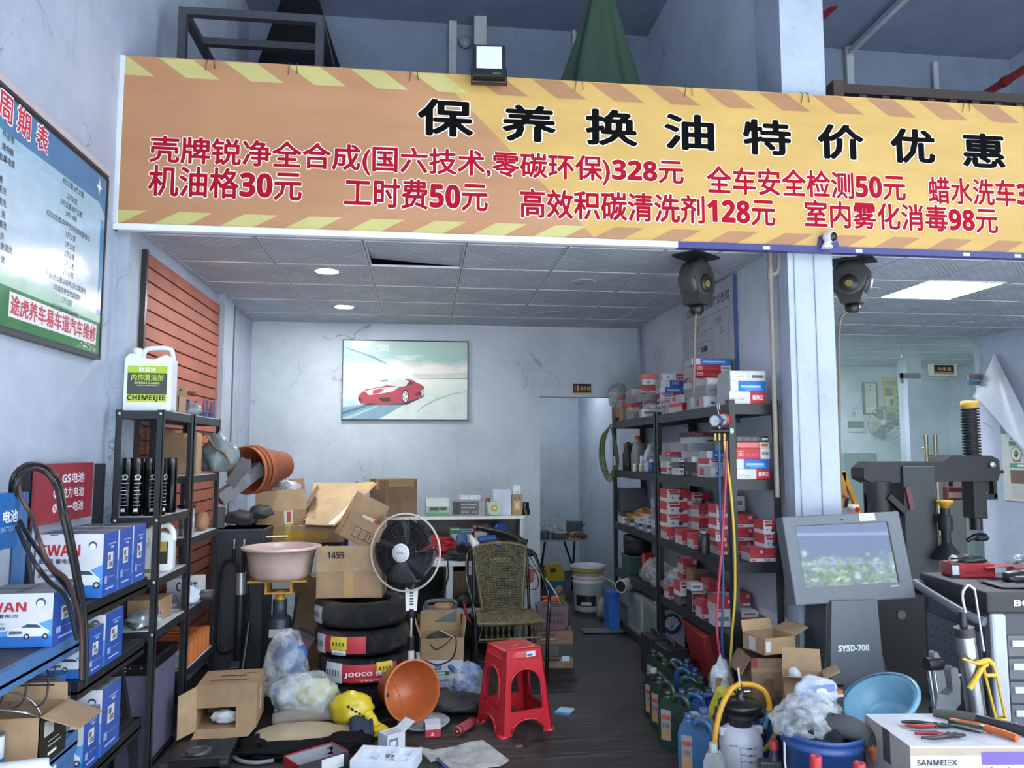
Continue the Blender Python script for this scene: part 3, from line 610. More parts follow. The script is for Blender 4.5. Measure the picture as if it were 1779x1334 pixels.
# spray cans in a row on the second board
cans = ((-1.455, 4.06), (-1.405, 4.055), (-1.345, 4.06), (-1.30, 4.07), (-1.41, 4.15), (-1.305, 4.26))
w_ = ('leftmost', 'second from the left', 'third from the left', 'fourth from the left, beside the shelf post', 'behind the front row', 'standing apart behind the shelf post')
can0 = None
for i, ((x, y), l) in enumerate(zip(cans, w_)):
    lb = 'tall black spray can, ' + l
    if can0 is None:
        can0 = thing('spray_can', lb, 'spray can', (x, y, 1.241), 0, 'black spray cans on the left shelf'); r = .027; hh = .285
        b = MB(); b.lathe([(r * .93, 0), (r, .004), (r, hh * .8), (r * .94, hh * .82)], '111214,.14,.55', 24)
        for k in range(9): b.rect(-.016, .05 + k * .018, .016 - (k % 3) * .006, .053 + k * .018, 'c9cbd0', fr((0, -r - .0008, 0), (1, 0, 0), (0, 0, 1)))
        b.lathe([(.013, 0), (.013, .001)], 'd9dade', 16, fr((0, -r - .001, .19), (1, 0, 0), (0, 0, 1))); b.lathe([(.009, .0012), (.009, .0018)], '17181a', 16, fr((0, -r - .001, .19), (1, 0, 0), (0, 0, 1)))
        b.rect(-.015, .02, .004, .036, 'c4c6cc', fr((0, -r - .0008, 0), (1, 0, 0), (0, 0, 1))); b.build('canister', can0)
        b = MB(); b.lathe([(r * .98, hh * .81), (r * .98, hh * .985), (r * .9, hh)], '1a1a18,.15', 24); b.build('cap', can0)
    else: dup(can0, (x, y, 1.241), 25 * i, lb)
carton('flat tall brown carton standing on the third shelf against the terracotta panel', (-1.39, 4.72, 1.426), 0, .19, .1, .24, 'card', pr=[('f', .2, .9, .95, .98, 'd9cfc2', '—— 方便')])
# lower boards
bz = .941
jug('cleaner_bottle', 'white jug with black label on the lower left shelf', 'jug', (-1.36, 4.28, bz), 10, 'dde0e2,.4', 'b0572e,.4', .15, .1, .25, [('f', .3, .15, .85, .6, '1c1d1c'), ('f', .4, .4, .8, .6, 'a08a3a')])
b = bottle([(.03, 0), (.032, .004), (.032, .09), (.014, .11), (.013, .13), (.017, .13), (.017, .16), (.008, .165), (.006, .2)], 'e4e5e6,.35'); b.rect(-.015, .02, .015, .08, '9aa0a8', fr((0, -.0325, 0), (1, 0, 0), (0, 0, 1))); solo(b, 'spray_bottle', 'slim white nozzle bottle at the front of the lower left shelf', 'bottle', (-1.44, 4.06, bz))
b = bottle([(.034, 0), (.036, .004), (.036, .13), (.02, .16), (.012, .17), (.012, .19)], 'e4e5e6,.35'); b.rect(-.016, .02, .016, .04, '9a8a2e', fr((0, -.0365, 0), (1, 0, 0), (0, 0, 1))); solo(b, 'lotion_bottle', 'plain white bottle with yellow mark behind the shelf post', 'bottle', (-1.335, 4.07, bz))
b = MB(); b.lathe([(.04, 0), (.043, .01), (.043, .13), (.038, .15), (.03, .155)], 'clear_plastic', 20); b.lathe([(.04, .003), (.04, .09)], '6b4a3a', 20); t = thing('glass_jar', 'clear jar of brown liquid with a black lid on the second shelf unit', 'jar', (-1.335, 4.66, 1.081)); b.build('glass', t)
b = MB(); b.lathe([(.05, .155), (.05, .17), (.03, .175)], '17181a,.4', 20); b.build('lid', t); b = MB(); b.lathe([(.018, .175), (.018, .2), (.006, .21), (.006, .22)], 'e4e4e0,.4', 14); b.build('pump', t)
b = MB(); b.blob((0, 0, .055), (.045, .045, .06), 'a5785a,.6', 3, .08); solo(b, 'brown_bulb', 'egg shaped brown rubber bulb on the second shelf unit', 'bulb', (-1.33, 4.95, 1.081))
b = MB(); b.blob((0, 0, .1), (.1, .08, .12), '6d7a7c,.35', 9, .5, 3, 1.6); solo(b, 'grey_bag', 'crumpled dark grey plastic sack at the far end of the shelves', 'bag', (-1.26, 5.02, 1.435))
t = thing('bent_card', 'bent brown card strip curling over the grey sack', 'card', (0, 0, 0)); b = MB(); b.sheet(lambda u, v: (-1.37 + .2 * u, 4.93 + v * .12, 1.66 - .12 * u * u * 1.6 + .02 * sin(u * 9)), 14, 2, 'card_dark'); b.build('sheet', t, sol=.006)
t = carton('white carton with dark blue lettering on the fourth board of the second unit', (-1.38, 4.86, .686), 0, .18, .15, .13, 'c9ccd0', pr=[('f', .3, .45, .95, .85, '1d2f5a', 'CHNT')], tape=None)
carton('brown carton on the fourth board behind the foil bag', (-1.40, 4.30, .691), 0, .16, .2, .11, 'card')
b = MB(); b.blob((0, 0, .035), (.075, .1, .04), 'c5cbd2,.3,.4', 5, .5, 3, 2.4); b.blob((.05, .08, .05), (.03, .03, .035), '27357a,.4', 6, .3); solo(b, 'foil_bag', 'crumpled silver foil bag with dark blue end on the left shelf', 'bag', (-1.37, 4.12, .691), 20)
b = MB(); b.blob((0, 0, .05), (.06, .08, .055), 'b9c6d4,.25', 7, .4); b.lathe([(.03, 0), (.034, .08), (.0, .08)], '33302e', 12, Tm(.05, .03, .05, 0, 90)); solo(b, 'plastic_bag', 'pale plastic bag with a dark open end on the fourth board', 'bag', (-1.31, 4.66, .686), 0)
for i in range(6):
    y = 4.58 + i * .085; o = pbox(.2, .075, .13, 'b4642f,.5', [('f', .06, .1, .94, .8, 'b8b9bd'), ('f', .1, .7, .45, .78, 'c9a23c'), ('f', .1, .2, .9, .6, '9aa0a8'), ('r', .1, .08, .9, .92, 'd9844a'), ('t', .05, .2, .95, .3, '6e3d22'), ('t', .05, .6, .95, .7, '8f4d28')])
    solo(o, 'filter_box', 'orange filter box in the row on the low left shelf, ' + ('first from the front', 'second from the front', 'third from the front', 'fourth from the front', 'fifth from the front', 'last at the back')[i], 'box', (-1.385, y, .361), 0, 'orange filter boxes on the low shelf', bev=.002)
cs = thing('equipment_case', 'grey violet fabric case with black lid under the left shelf', 'case', (-1.387, 4.265, 0)); b = MB(); b.box(-.075, -.22, .03, .075, .22, .47, '5f5d72,.9'); b.build('body', cs, bev=.015)
b = MB(); b.box(-.08, -.225, .47, .08, .225, .53, '141416,.35'); b.text('·:· ·', -.06, .05, .49, .51, 'b9bcc2', fr((0, -.226, 0), (1, 0, 0), (0, 0, 1)), 0); b.build('lid', cs, bev=.01); b = MB(); b.box(-.08, -.225, 0, .08, .225, .03, '141416,.5'); b.build('base_trim', cs, bev=.004)
# ================================================================ BATTERY STANDS and batteries (left edge)
def stand(name, label, y0, y1, decks, m, x1, zt, sign=None):
    t = thing(name, label, 'stand', (XL, y0, 0)); L = y1 - y0; w = x1 - XL
    for y in (0.015, L - .015):
        b = MB(); b.box(.01, y - .015, 0, .045, y + .015, zt, m); b.build('post', t)
        b = MB(); b.bar((.03, y, decks[0] + .18), (w - .02, y, decks[-1] - .2 if len(decks) > 1 else 0), .03, .035, m, (0, 1, 0)); b.build('brace', t)
        b = MB(); b.box(w - .04, y - .015, 0, w - .01, y + .015, decks[-1], m); b.build('leg', t)
    for z in decks: b = MB(); b.box(.045, 0, z - .05, w, L, z - .035, m); b.box(w - .03, 0, z - .07, w, L, z, m); b.box(.045, 0, z - .035, w - .03, L, z - .001, '2a2c31'); b.build('deck', t, bev=.002)
    return t
bs = stand('battery_stand', 'blue steel battery display stand with a blue sign at the left edge', 2.3, 3.24, (.86, .49), '466f9f,.5', -1.30, 1.4)
b = MB(); p = aX(35, 855, XL + .13); q = aX(35, 948, XL + .13); b.box(.07, 0, q.z, .13, p.y - 2.3, p.z, '1f63a8,.3'); y1 = p.y - 2.3
b.text('电池', y1 - .11, y1 - .01, q.z + .09, q.z + .135, 'e6ebf2', fr((.131, 0, 0), (0, 1, 0), (0, 0, 1)), .03); b.text('BATTERY', y1 - .12, y1 - .012, q.z + .06, q.z + .078, '9fc0e0', fr((.131, 0, 0), (0, 1, 0), (0, 0, 1)), .01); b.build('sign_panel', bs, bev=.003)
gs = stand('battery_stand', 'black steel battery stand with a red sign, behind the blue one', 3.25, 3.97, (.955, .665, .30), '1d1f23,.45', -1.31, 1.5)
b = MB(); p = aX(52, 806, XL + .06); q = aX(163, 803, XL + .06); r_ = aX(60, 915, XL + .06); y0 = max(p.y, 3.25) - 3.25; y1 = q.y - 3.25; z0 = r_.z; z1 = q.z; b.box(.05, y0, z0, .06, y1, z1, '8f2f3c,.3'); M = fr((.061, y0, 0), (0, 1, 0), (0, 0, 1)); L = y1 - y0; HH = z1 - z0
for i, s in enumerate(('GS电池', '统力电池', '统一电池')):
    zc = z1 - HH * (.26 + .25 * i); b.text(s, L * .42, L * .82, zc - .022, zc + .022, 'd9cfd6', M, .025)
    b.lathe([(.018, 0), (.018, .001)], 'd9cfd6', 16, M @ Tm(L * .32, zc, 0)); b.lathe([(.010, .001), (.010, .0015)], '8f2f3c', 16, M @ Tm(L * .32, zc, 0)); b.poly([(L * .32 - .012, zc - .02, .002), (L * .32 - .006, zc - .02, .002), (L * .32 + .012, zc + .02, .002), (L * .32 + .006, zc + .02, .002)], 'd9cfd6', M)
b.build('sign_panel', gs, bev=.003)
def battery(label, xr, yf, z, w, d, h, code, white=True):
    blue = '2c55a8,.35'; t = thing('battery_carton', label, 'box', (xr - w / 2, yf + d / 2, z), 0, 'battery cartons on the left stands')
    P = [('f', 0, 0, 1, .26, '2f6fc4'), ('f', 0, .26, .5, .34, '6f9fd8'), ('f', .55, .72, .9, .95, 'c9cbd6')] 
    P = [('f', 0, .0, 1, .2, '2f6fc4'), ('f', .04, .05, .3, .09, 'c9d6ec'), ('f', .06, .66, .66, .84, 'b8283a', 'SWAN'), ('f', .06, .545, .26, .62, '2f5fae'), ('f', .1, .555, .24, .61, 'dfe5ef', '天鹅'), ('f', .3, .545, .56, .62, '34506f', '蓄电池'), ('f', .06, .42, .4, .46, '8a93a4', 'ah/20hr(500)'), ('f', .06, .33, .4, .39, '66708a', code),
         ('r', .35, .80, .85, .83, 'c6cfe4', '6-QW-60min'), ('r', .5, .74, .7, .78, 'd5dcea', code), ('r', .3, .42, .66, .68, 'd6d6dc'), ('r', .36, .55, .5, .64, '5a5d66'), ('r', .4, .45, .62, .53, '77797f'), ('r', .12, .2, .3, .32, '8fa4cf'), ('r', .36, .28, .8, .3, '8c83b0'), ('r', .2, .1, .75, .13, 'a9b8dc')]
    b = MB(); b.box(-w / 2, -d / 2, 0, w / 2, d / 2, h, 'd4d6de,.4'); M = FM('f', w, d, h); b.rect(0, 0, d, h, blue, FM('r', w, d, h), .0003); b.rect(0, 0, w, d, '7e8087', FM('t', w, d, h), .0003); b.rect(w * .45, d * .1, w * .55, d * .9, '55575d', FM('t', w, d, h), .0006); b.rect(0, 0, d, h, blue, FM('l', w, d, h), .0003)
    b.poly([(0, h * .2, .0003), (w, h * .2, .0003), (w, h * .52, .0003), (w * .62, h * .34, .0003), (0, h * .24, .0003)], '5f9be0', M)
    prints(b, w, d, h, P); b.lathe([(.0, 0), (.017, 0), (.017, .0006)], '33508c', 20, M @ Tm(w * .84, h * .82, .0004)); b.lathe([(0, 0), (.013, 0.0006), (.013, .0009)], 'e2e6ee', 20, M @ Tm(w * .84, h * .80, .0006))
    car = [(.44, .2), (.95, .2), (.97, .3), (.9, .36), (.82, .44), (.66, .45), (.58, .37), (.46, .33), (.43, .27)]; b.poly([(x * w, y * h, .0012) for x, y in car], 'dde4ee', M)
    b.poly([(w * x, h * y, .0016) for x, y in ((.6, .37), (.68, .43), (.81, .42), (.87, .36))], '3a4a5e', M); b.poly([(w * x, h * y, .0016) for x, y in ((.45, .24), (.62, .25), (.62, .30), (.46, .31))], '5a6a7e', M)
    for cx in (.68, .92): b.lathe([(0, 0), (h * .055, 0), (h * .055, .0003)], '22262e', 16, M @ Tm(w * cx, h * .2, .0017)); b.lathe([(0, 0), (h * .03, 0), (h * .03, .0003)], 'b9c2cc', 12, M @ Tm(w * cx, h * .2, .0021))
    b.build('printed_body', t, bev=.003)
    b = MB(); b.rect(w * .2, h * .985, w * .32, h * .995, '2a2a2e', M, .001); b.box(-w / 2 + .01, -.006, h, w / 2 - .01, .006, h + .0012, '4c4e54'); b.build('top_seam', t)
    return t
battery('white and blue battery carton alone on the blue stand at the left edge', -1.305, 2.99, .862, .262, .215, .188, 'L2400')
for i, (y, l) in enumerate(((3.40, 'top stand row, front one'), (3.57, 'top stand row, middle one'), (3.74, 'top stand row, last one against the shelf'))): battery('white and blue battery carton, ' + l, -1.3, y, .957, .262, .155, .26, 'N40')
battery('blue battery carton on the middle deck, nearer one', -1.3, 3.29, .667, .25, .15, .18, '55D23'); battery('blue battery carton on the middle deck, farther and taller one', -1.3, 3.46, .667, .25, .19, .21, '60L2')
battery('blue battery carton on the lowest deck with a hazard diamond, nearer one', -1.3, 3.29, .302, .25, .15, .22, 'N36'); battery('blue battery carton on the lowest deck, farther and taller one', -1.3, 3.46, .302, .25, .2, .27, 'N50')
battery('battery carton standing in the shade under the blue stand deck', -1.33, 3.06, .492, .2, .12, .22, 'SSD23')
b = MB(); b.box(-.03, -.08, 0, .03, .08, .24, 'a8303c,.4'); b.lathe([(.008, 0), (.008, .002)], '2a1416', 8, fr((.0, -.081, .17), (1, 0, 0), (0, 0, 1))); solo(b, 'red_case', 'narrow red metal case beside the shaded battery carton', 'case', (-1.535, 3.13, .492), 0, bev=.004)
t = thing('wire_rack', 'black wire hook rack hanging below the blue stand deck', 'rack', (-1.4, 2.88, .7)); b = MB(); b.tube([(-.09, 0, .09), (.16, 0, .09)], .004, '121316', 6); b.tube([(-.09, 0, .06), (.16, 0, .06)], .003, '121316', 6); b.build('bar', t)
for i in range(4): b = MB(); b.tube(spline([(-.07 + i * .07, 0, .09), (-.07 + i * .07, -.01, .02), (-.085 + i * .07, -.04, .0), (-.1 + i * .07, -.05, .02)], 4), .0035, '121316', 6); b.build('hook', t)
b = MB(); b.cyl((-.09, 0, .09), (-.09, 0, .12), .003, '121316', 6); b.cyl((.16, 0, .09), (.16, 0, .12), .003, '121316', 6); b.build('hanger', t)
# jumper cables
def cab(pts, dx=0.): return [aX(px, py, x + dx) for px, py, x in pts]
hose('jumper_cable', 'thick black cable arching over the red sign and down past the battery cartons', cab([(18, 860, -1.47), (24, 826, -1.45), (50, 806, -1.44), (82, 812, -1.42), (103, 838, -1.38), (112, 880, -1.30), (125, 935, -1.275), (137, 1000, -1.27), (147, 1060, -1.265), (150, 1120, -1.26), (149, 1190, -1.26)]), .0085, '17181a,.45', 'cable')
hose('jumper_cable', 'second black cable running just inside the first over the red sign', cab([(24, 868, -1.47), (30, 836, -1.45), (54, 815, -1.44), (80, 822, -1.42), (98, 848, -1.38), (107, 890, -1.295), (119, 945, -1.27), (131, 1005, -1.262), (142, 1070, -1.26), (144, 1180, -1.255)], .02), .0085, '1d1e21,.45', 'cable')
hose('jumper_cable', 'brown cable looping from the blue sign down behind the front carton', cab([(33, 812, -1.47), (32, 838, -1.46), (38, 866, -1.44), (55, 897, -1.40), (66, 930, -1.30), (78, 965, -1.27), (95, 990, -1.262), (118, 1012, -1.255), (140, 1085, -1.25), (141, 1180, -1.25)], .022), .008, '4a302b,.45', 'cable')
hose('jumper_cable', 'black cable slanting from the blue sign across the white battery carton', cab([(34, 905, -1.43), (55, 940, -1.35), (75, 968, -1.262), (98, 1000, -1.255), (128, 1040, -1.25), (140, 1100, -1.24)]), .008, '141517,.45', 'cable')
hose('jumper_cable', 'short black cable beside the slanting one on the white carton', cab([(30, 915, -1.44), (44, 948, -1.37), (62, 980, -1.255), (85, 1010, -1.25), (115, 1040, -1.245), (134, 1110, -1.235)], .03), .008, '1a1b1d,.45', 'cable')
# open carton with wire on the lower deck
carton('open brown carton with black printed side and wire inside, low at the left edge', (-1.413, 2.945, .492), 0, .3, .2, .17, 'card', flaps={'r': (110, .13), 'b': (8, .06)}, pr=[('r', 0, 0, 1, 1, '22241f'), ('r', .15, .55, .5, .85, 'c9c7bd'), ('r', .3, .3, .8, .34, 'bdbbb0', '~~~~~'), ('r', .3, .4, .7, .43, 'bdbbb0', '~~~~'), ('r', .3, .14, .62, .2, 'd6d4c9')])
t = thing('wire_coil', 'loop of bright steel wire standing out of the open carton', 'wire', (-1.42, 2.945, .56)); b = MB(); b.tube(arc((0, 0, .04), .12, 15, 200, 20), .004, 'b9bcc0,.3,.8', 6); b.build('loop', t); b = MB(); b.tube(spline([(-.12, -.05, .1), (-.02, -.07, .125), (.08, -.06, .11), (.12, .0, .06)], 6), .005, 'c2c5c9,.3,.8', 6); b.build('tail', t)
b = MB()
for i in range(14): a = i * 2.4; b.tube(spline([(cos(a) * .1, sin(a) * .07, .02), (cos(a + 1) * .07, sin(a + 1) * .05, .08), (cos(a + 2.1) * .09, sin(a + 2.1) * .06, .05)], 4), .007, '17181a', 6)
o = solo(b, 'cable_tangle', 'tangle of black cable filling the open carton', 'cable', (-1.41, 2.945, .5))
t = thing('sealant_can', 'white and blue lettered can at the bottom left corner', 'can', (-1.385, 2.805, .492)); b = MB(); b.lathe([(.027, 0), (.029, .003), (.029, .13)], 'c6d2e2,.35', 24); b.lathe([(.0295, .0), (.0295, .06)], '2c62a8,.35', 24); b.text('BIAO BANG', .01, .12, -.011, .011, '16305c', fr((.012, -.0283, 0), (0, 0, 1), (-1, -.45, 0)), .02); b.build('canister', t); b = MB(); b.lathe([(.03, .13), (.03, .136), (.026, .136), (.026, .132)], 'a9adb3,.3,.8', 24); b.build('rim', t)
b = MB(); b.tube(spline([(-.09, 0, .035), (0, .0, .035), (.1, .02, .035), (.13, .03, .03), (.15, .03, .03)], 4), [.033] * 5 + [.033] * 7 + [.018, .008, .006, .005, .012], 'd9dde2,.3', 14); b.rect(-.07, .015, -.01, .05, '55585e', fr((0, -.036, 0), (1, .1, 0), (0, 0, 1))); solo(b, 'plastic_roll', 'roll of white plastic lying beside the lettered can', 'roll', (-1.33, 2.74, .492), 3)
# ================================================================ CENTRE LEFT: cabinet, pots, cartons, jack, basin
cb = thing('machine_cabinet', 'dark grey steel machine cabinet with two hoses beside the left shelf', 'cabinet', (-1.20, 5.42, 0)); w = .31
b = MB(); b.box(-w / 2, 0, 0, w / 2, .3, 1.04, '30343c,.5'); b.box(-w / 2 - .005, -.005, 1.02, w / 2 + .005, .3, 1.04, '3b3f48,.5'); b.build('body', cb, bev=.006)
b = MB(); b.cyl((.02, -.045, 0.02), (.02, -.045, .74), .03, '23252a,.35', 16); b.cyl((.02, -.045, .62), (.02, -.045, .76), .034, 'aeb2b9,.3,.6', 16); b.build('cylinder', cb)
for dx in (-.03, .035): b = MB(); b.tube(spline([(dx, -.05, .92), (dx, -.05, .85), (dx * .6 + .015, -.05, .78), (.02, -.05, .7)], 5), .009, '131416', 8); b.build('hose', cb); b = MB(); b.cyl((dx, -.05, .91), (dx, -.05, .98), .0085, 'c3c7cc,.25,.9', 10); b.cyl((dx, -.05, .935), (dx, -.05, .95), .011, 'aab0b6,.25,.9', 6); b.build('fitting', cb)
b = MB(); b.tube(spline([(.05, -.03, .74), (.07, -.05, .5), (.02, -.05, .3), (-.1, -.04, .26), (-.12, -.03, .5), (-.1, -.04, .8), (-.02, -.05, .84)], 8), .008, '141517', 8); b.build('loop_hose', cb)
b = MB(); b.cyl((w / 2, .05, .93), (w / 2 + .1, .02, .93), .012, 'b9bdc4,.25,.9', 10); b.cyl((w / 2, .05, .98), (w / 2 + .14, .08, .98), .008, 'b9bdc4,.25,.9', 8); b.build('lever', cb)
lm = thing('lift_arm', 'grey steel lift arm leaning upward under the terracotta pots', 'lift arm', (0, 0, 0)); p = aY(380, 868, 5.55); q = aY(454, 811, 5.71); b = MB(); b.bar(p, q, .1, .09, '6b7076,.5'); b.build('beam', lm, bev=.004); b = MB(); b.bar(aY(400, 842, 5.55), aY(428, 798, 5.55), .07, .02, '5f646a,.5', (0, 1, 0)); b.bar(aY(428, 798, 5.55), aY(430, 822, 5.56), .06, .02, '5f646a,.5', (0, 1, 0)); b.build('gusset', lm)
b = MB(); b.bar((p.x + .03, 5.47, 1.042), (p.x + .03, 5.5, p.z - .05), .05, .05, '4a4e54,.5'); b.build('support', lm)
def pot(name, label, loc, R, r0, r1, h, m, group=None, hole=False):
    t = thing(name, label, 'plant pot', loc, 0, group); b = MB(); b.at(R); k = .005
    b.lathe([(0, 0), (r0, 0), (r0 + (r1 - r0) * .9, h * .9), (r1 * 1.02, h * .905), (r1 * 1.04, h), (r1 * 1.0, h), (r1 * .97, h * .9), (r0 - k + (r1 - r0) * .5, h * .5), (r0 - k + (r1 - r0) * .48, h * .485), (r0 - k, k), (0, k)], m, 40, cap=False); b.build('shell', t)
    b = MB(); b.at(R); b.lathe([(r1 * .985, h * .995), (r1 * 1.045, h * 1.0), (r1 * 1.045, h * 1.012), (r1 * .985, h * 1.008)], m, 40, cap=False); b.build('rim', t)
    if hole:
        b = MB(); b.at(R); b.lathe([(.0, k + .001), (.016, k + .001), (.016, k + .002)], '120d0b', 14, Tm(r0 * .55, r0 * .3, 0)); b.build('drain_hole', t)
        b = MB(); b.at(R)
        for a in (20, 110): b.box(-r0 * .9, -.003, k, r0 * .9, .003, k + .004, m, Tm(0, 0, 0, 0, 0, a))
        b.build('base_rib', t)
    return t
mo = aY(412, 812, 5.6)
for i in range(3):
    dvec = (aY(500, 805, 6.0) - aY(430, 815, 5.62)).normalized(); R = fr((0, 0, 0), dvec.cross(Vector((0, 0, 1))), Vector((0, 0, 1)).cross(dvec) * 0 + (dvec.cross(dvec.cross(Vector((0, 0, 1))))))
    z = dvec * -1; x = z.cross(Vector((0, 0, 1))).normalized(); y = z.cross(x); R = Matrix((x, y, z)).transposed().to_4x4()
    base = aY(492, 808, 5.98) - dvec * (i * .044)
    pot('terracotta_pot', 'rusty terracotta pot lying on the lift arm, ' + ('innermost of the nested three', 'middle of the nested three', 'outermost of the nested three')[i], base, R, .10, .165, .31, ('9a5233,.7,0,.3', '8f4a2d,.7,0,.3', 'a35a3a,.7,0,.3')[i])
b = MB(); b.blob((0, 0, .06), (.11, .1, .055), '3c3d3f,.6', 11, .35, 3, 1.5); b.blob((.13, .02, .1), (.08, .06, .05), '3c3d3f,.6', 13, .35); solo(b, 'rubber_block', 'lump of dark grey rubber on the machine cabinet', 'rubber', (-1.24, 5.6, 1.041))
# work table behind (holds the flattened cartons)
wt = thing('steel_table', 'dark steel bench carrying the flat cartons behind the tyres', 'table', (-.88, 6.1, 0))
b = MB(); b.box(-.36, -.28, .86, .30, .45, .9, '22252a,.6'); b.build('table_top', wt)
for x in (-.33, .27):
    for y in (-.25, .42): b = MB(); b.box(x - .02, y - .02, 0, x + .02, y + .02, .86, '1c1e22,.6'); b.build('leg', wt)
t = thing('flat_carton', 'big flat cardboard box sealed with yellow tape, bottom of the pile', 'box', (-.90, 6.1, .902), 2); b = MB(); b.box(-.38, -.33, 0, .33, .3, .125, 'card'); b.build('body', t, bev=.004)
b = MB(); b.box(-.385, -.332, .03, .22, -.329, .085, 'b0862e,.3'); b.box(-.08, -.334, -.0, -.04, .3, .127, 'b89a48,.3'); b.build('tape', t)
t = thing('cardboard_sheet', 'opened pale cardboard sheet with yellow tape sloping over the flat box', 'cardboard', (0, 0, 0)); P = [aY(530, 915, 5.73), aY(582, 917, 5.73), aY(606, 874, 5.85), aY(656, 842, 6.25), aY(600, 844, 6.35), aY(545, 842, 6.4), aY(500, 880, 6.0)]
b = MB(); b.slab([p + Vector((0, 0, .012)) for p in (P[0], P[1], P[3], P[5])], .006, 'card_pale'); b.build('sheet', t)
b = MB(); b.slab([p + Vector((0, 0, .021)) for p in (P[1] + (P[0] - P[1]) * .25, P[1] + (P[0] - P[1]) * .05, P[3] + (P[5] - P[3]) * .05, P[3] + (P[5] - P[3]) * .18)], .002, 'c8a450,.35'); b.build('tape', t)
t = thing('cardboard_tray', 'long shallow cardboard tray leaning on the pile behind the crushed carton', 'cardboard', (0, 0, 0)); P = [aY(530, 905, 5.85), aY(602, 848, 6.3), aY(588, 838, 6.4), aY(516, 893, 5.98)]; b = MB(); b.slab(P, .006, 'card_pale'); b.slab([P[0], P[1], P[1] + Vector((0.02, 0, -.05)), P[0] + Vector((.02, 0, -.05))], .006, 'card'); b.build('tray', t)
# crushed open carton with bubble wrap
carton('crushed open carton full of bubble wrap on top of the flat boxes', (-1.03, 6.0, 1.03), 9, .36, .3, .11, 'card', flaps={'f': (-4, .15), 'l': (112, .2), 'b': (-6, .2), 'r': (35, .17)}, pr=[('f', .55, .1, .72, .98, 'd6d0cc'), ('f', .6, .2, .68, .9, 'b04a4a')], R=Tm(0, 0, 0, 4, -4))
b = MB(); b.blob((-.03, .0, .11), (.14, .10, .08), 'film_thick', 21, .4, 4, 2.4); b.blob((.02, .07, .2), (.11, .035, .09), 'film_thick', 22, .4, 4); solo(b, 'bubble_wrap', 'silvery bubble wrap bulging out of the crushed carton', 'bubble wrap', (-1.03, 6.0, 1.05))
hose('black_strap', 'black strap end sticking up behind the cardboard sheets', [aY(598, 850, 6.4), aY(610, 842, 6.4), aY(622, 838, 6.4)], .009, '121315')
# box with handling marks leaning on the 1459 box
t1 = carton('brown box marked with umbrella and arrow symbols, tilted and open above the 1459 box', (-.45, 5.42, .945), 14, .27, .2, .17, 'card', flaps={'b': (-8, .15), 'r': (-18, .08)}, R=Tm(0, 0, 0, 0, 27), pr=[('f', .28, .2, .44, .6, '2a2420'), ('f', .295, .225, .425, .575, 'a98b6c'), ('f', .32, .28, .4, .52, '2a2420', '☂'), ('f', .46, .2, .62, .6, '2a2420'), ('f', .475, .225, .605, .575, 'a98b6c'), ('f', .5, .28, .58, .52, '2a2420', '↑↑'), ('f', .64, .2, .8, .6, '2a2420'), ('f', .655, .225, .785, .575, 'a98b6c'), ('f', .68, .28, .76, .52, '2a2420', 'T')])
t = thing('paper_cup_box', 'small white item with pink edged card inside the tilted box', 'packet', (-.37, 5.42, 1.04)); b = MB(); b.box(-.05, -.02, 0, .05, .05, .07, 'd6c3b8', Tm(0, 0, 0, 0, 20)); b.build('card', t); b = MB(); b.box(.035, -.022, 0, .05, .052, .071, 'b54a50', Tm(0, 0, 0, 0, 20)); b.build('edge', t)
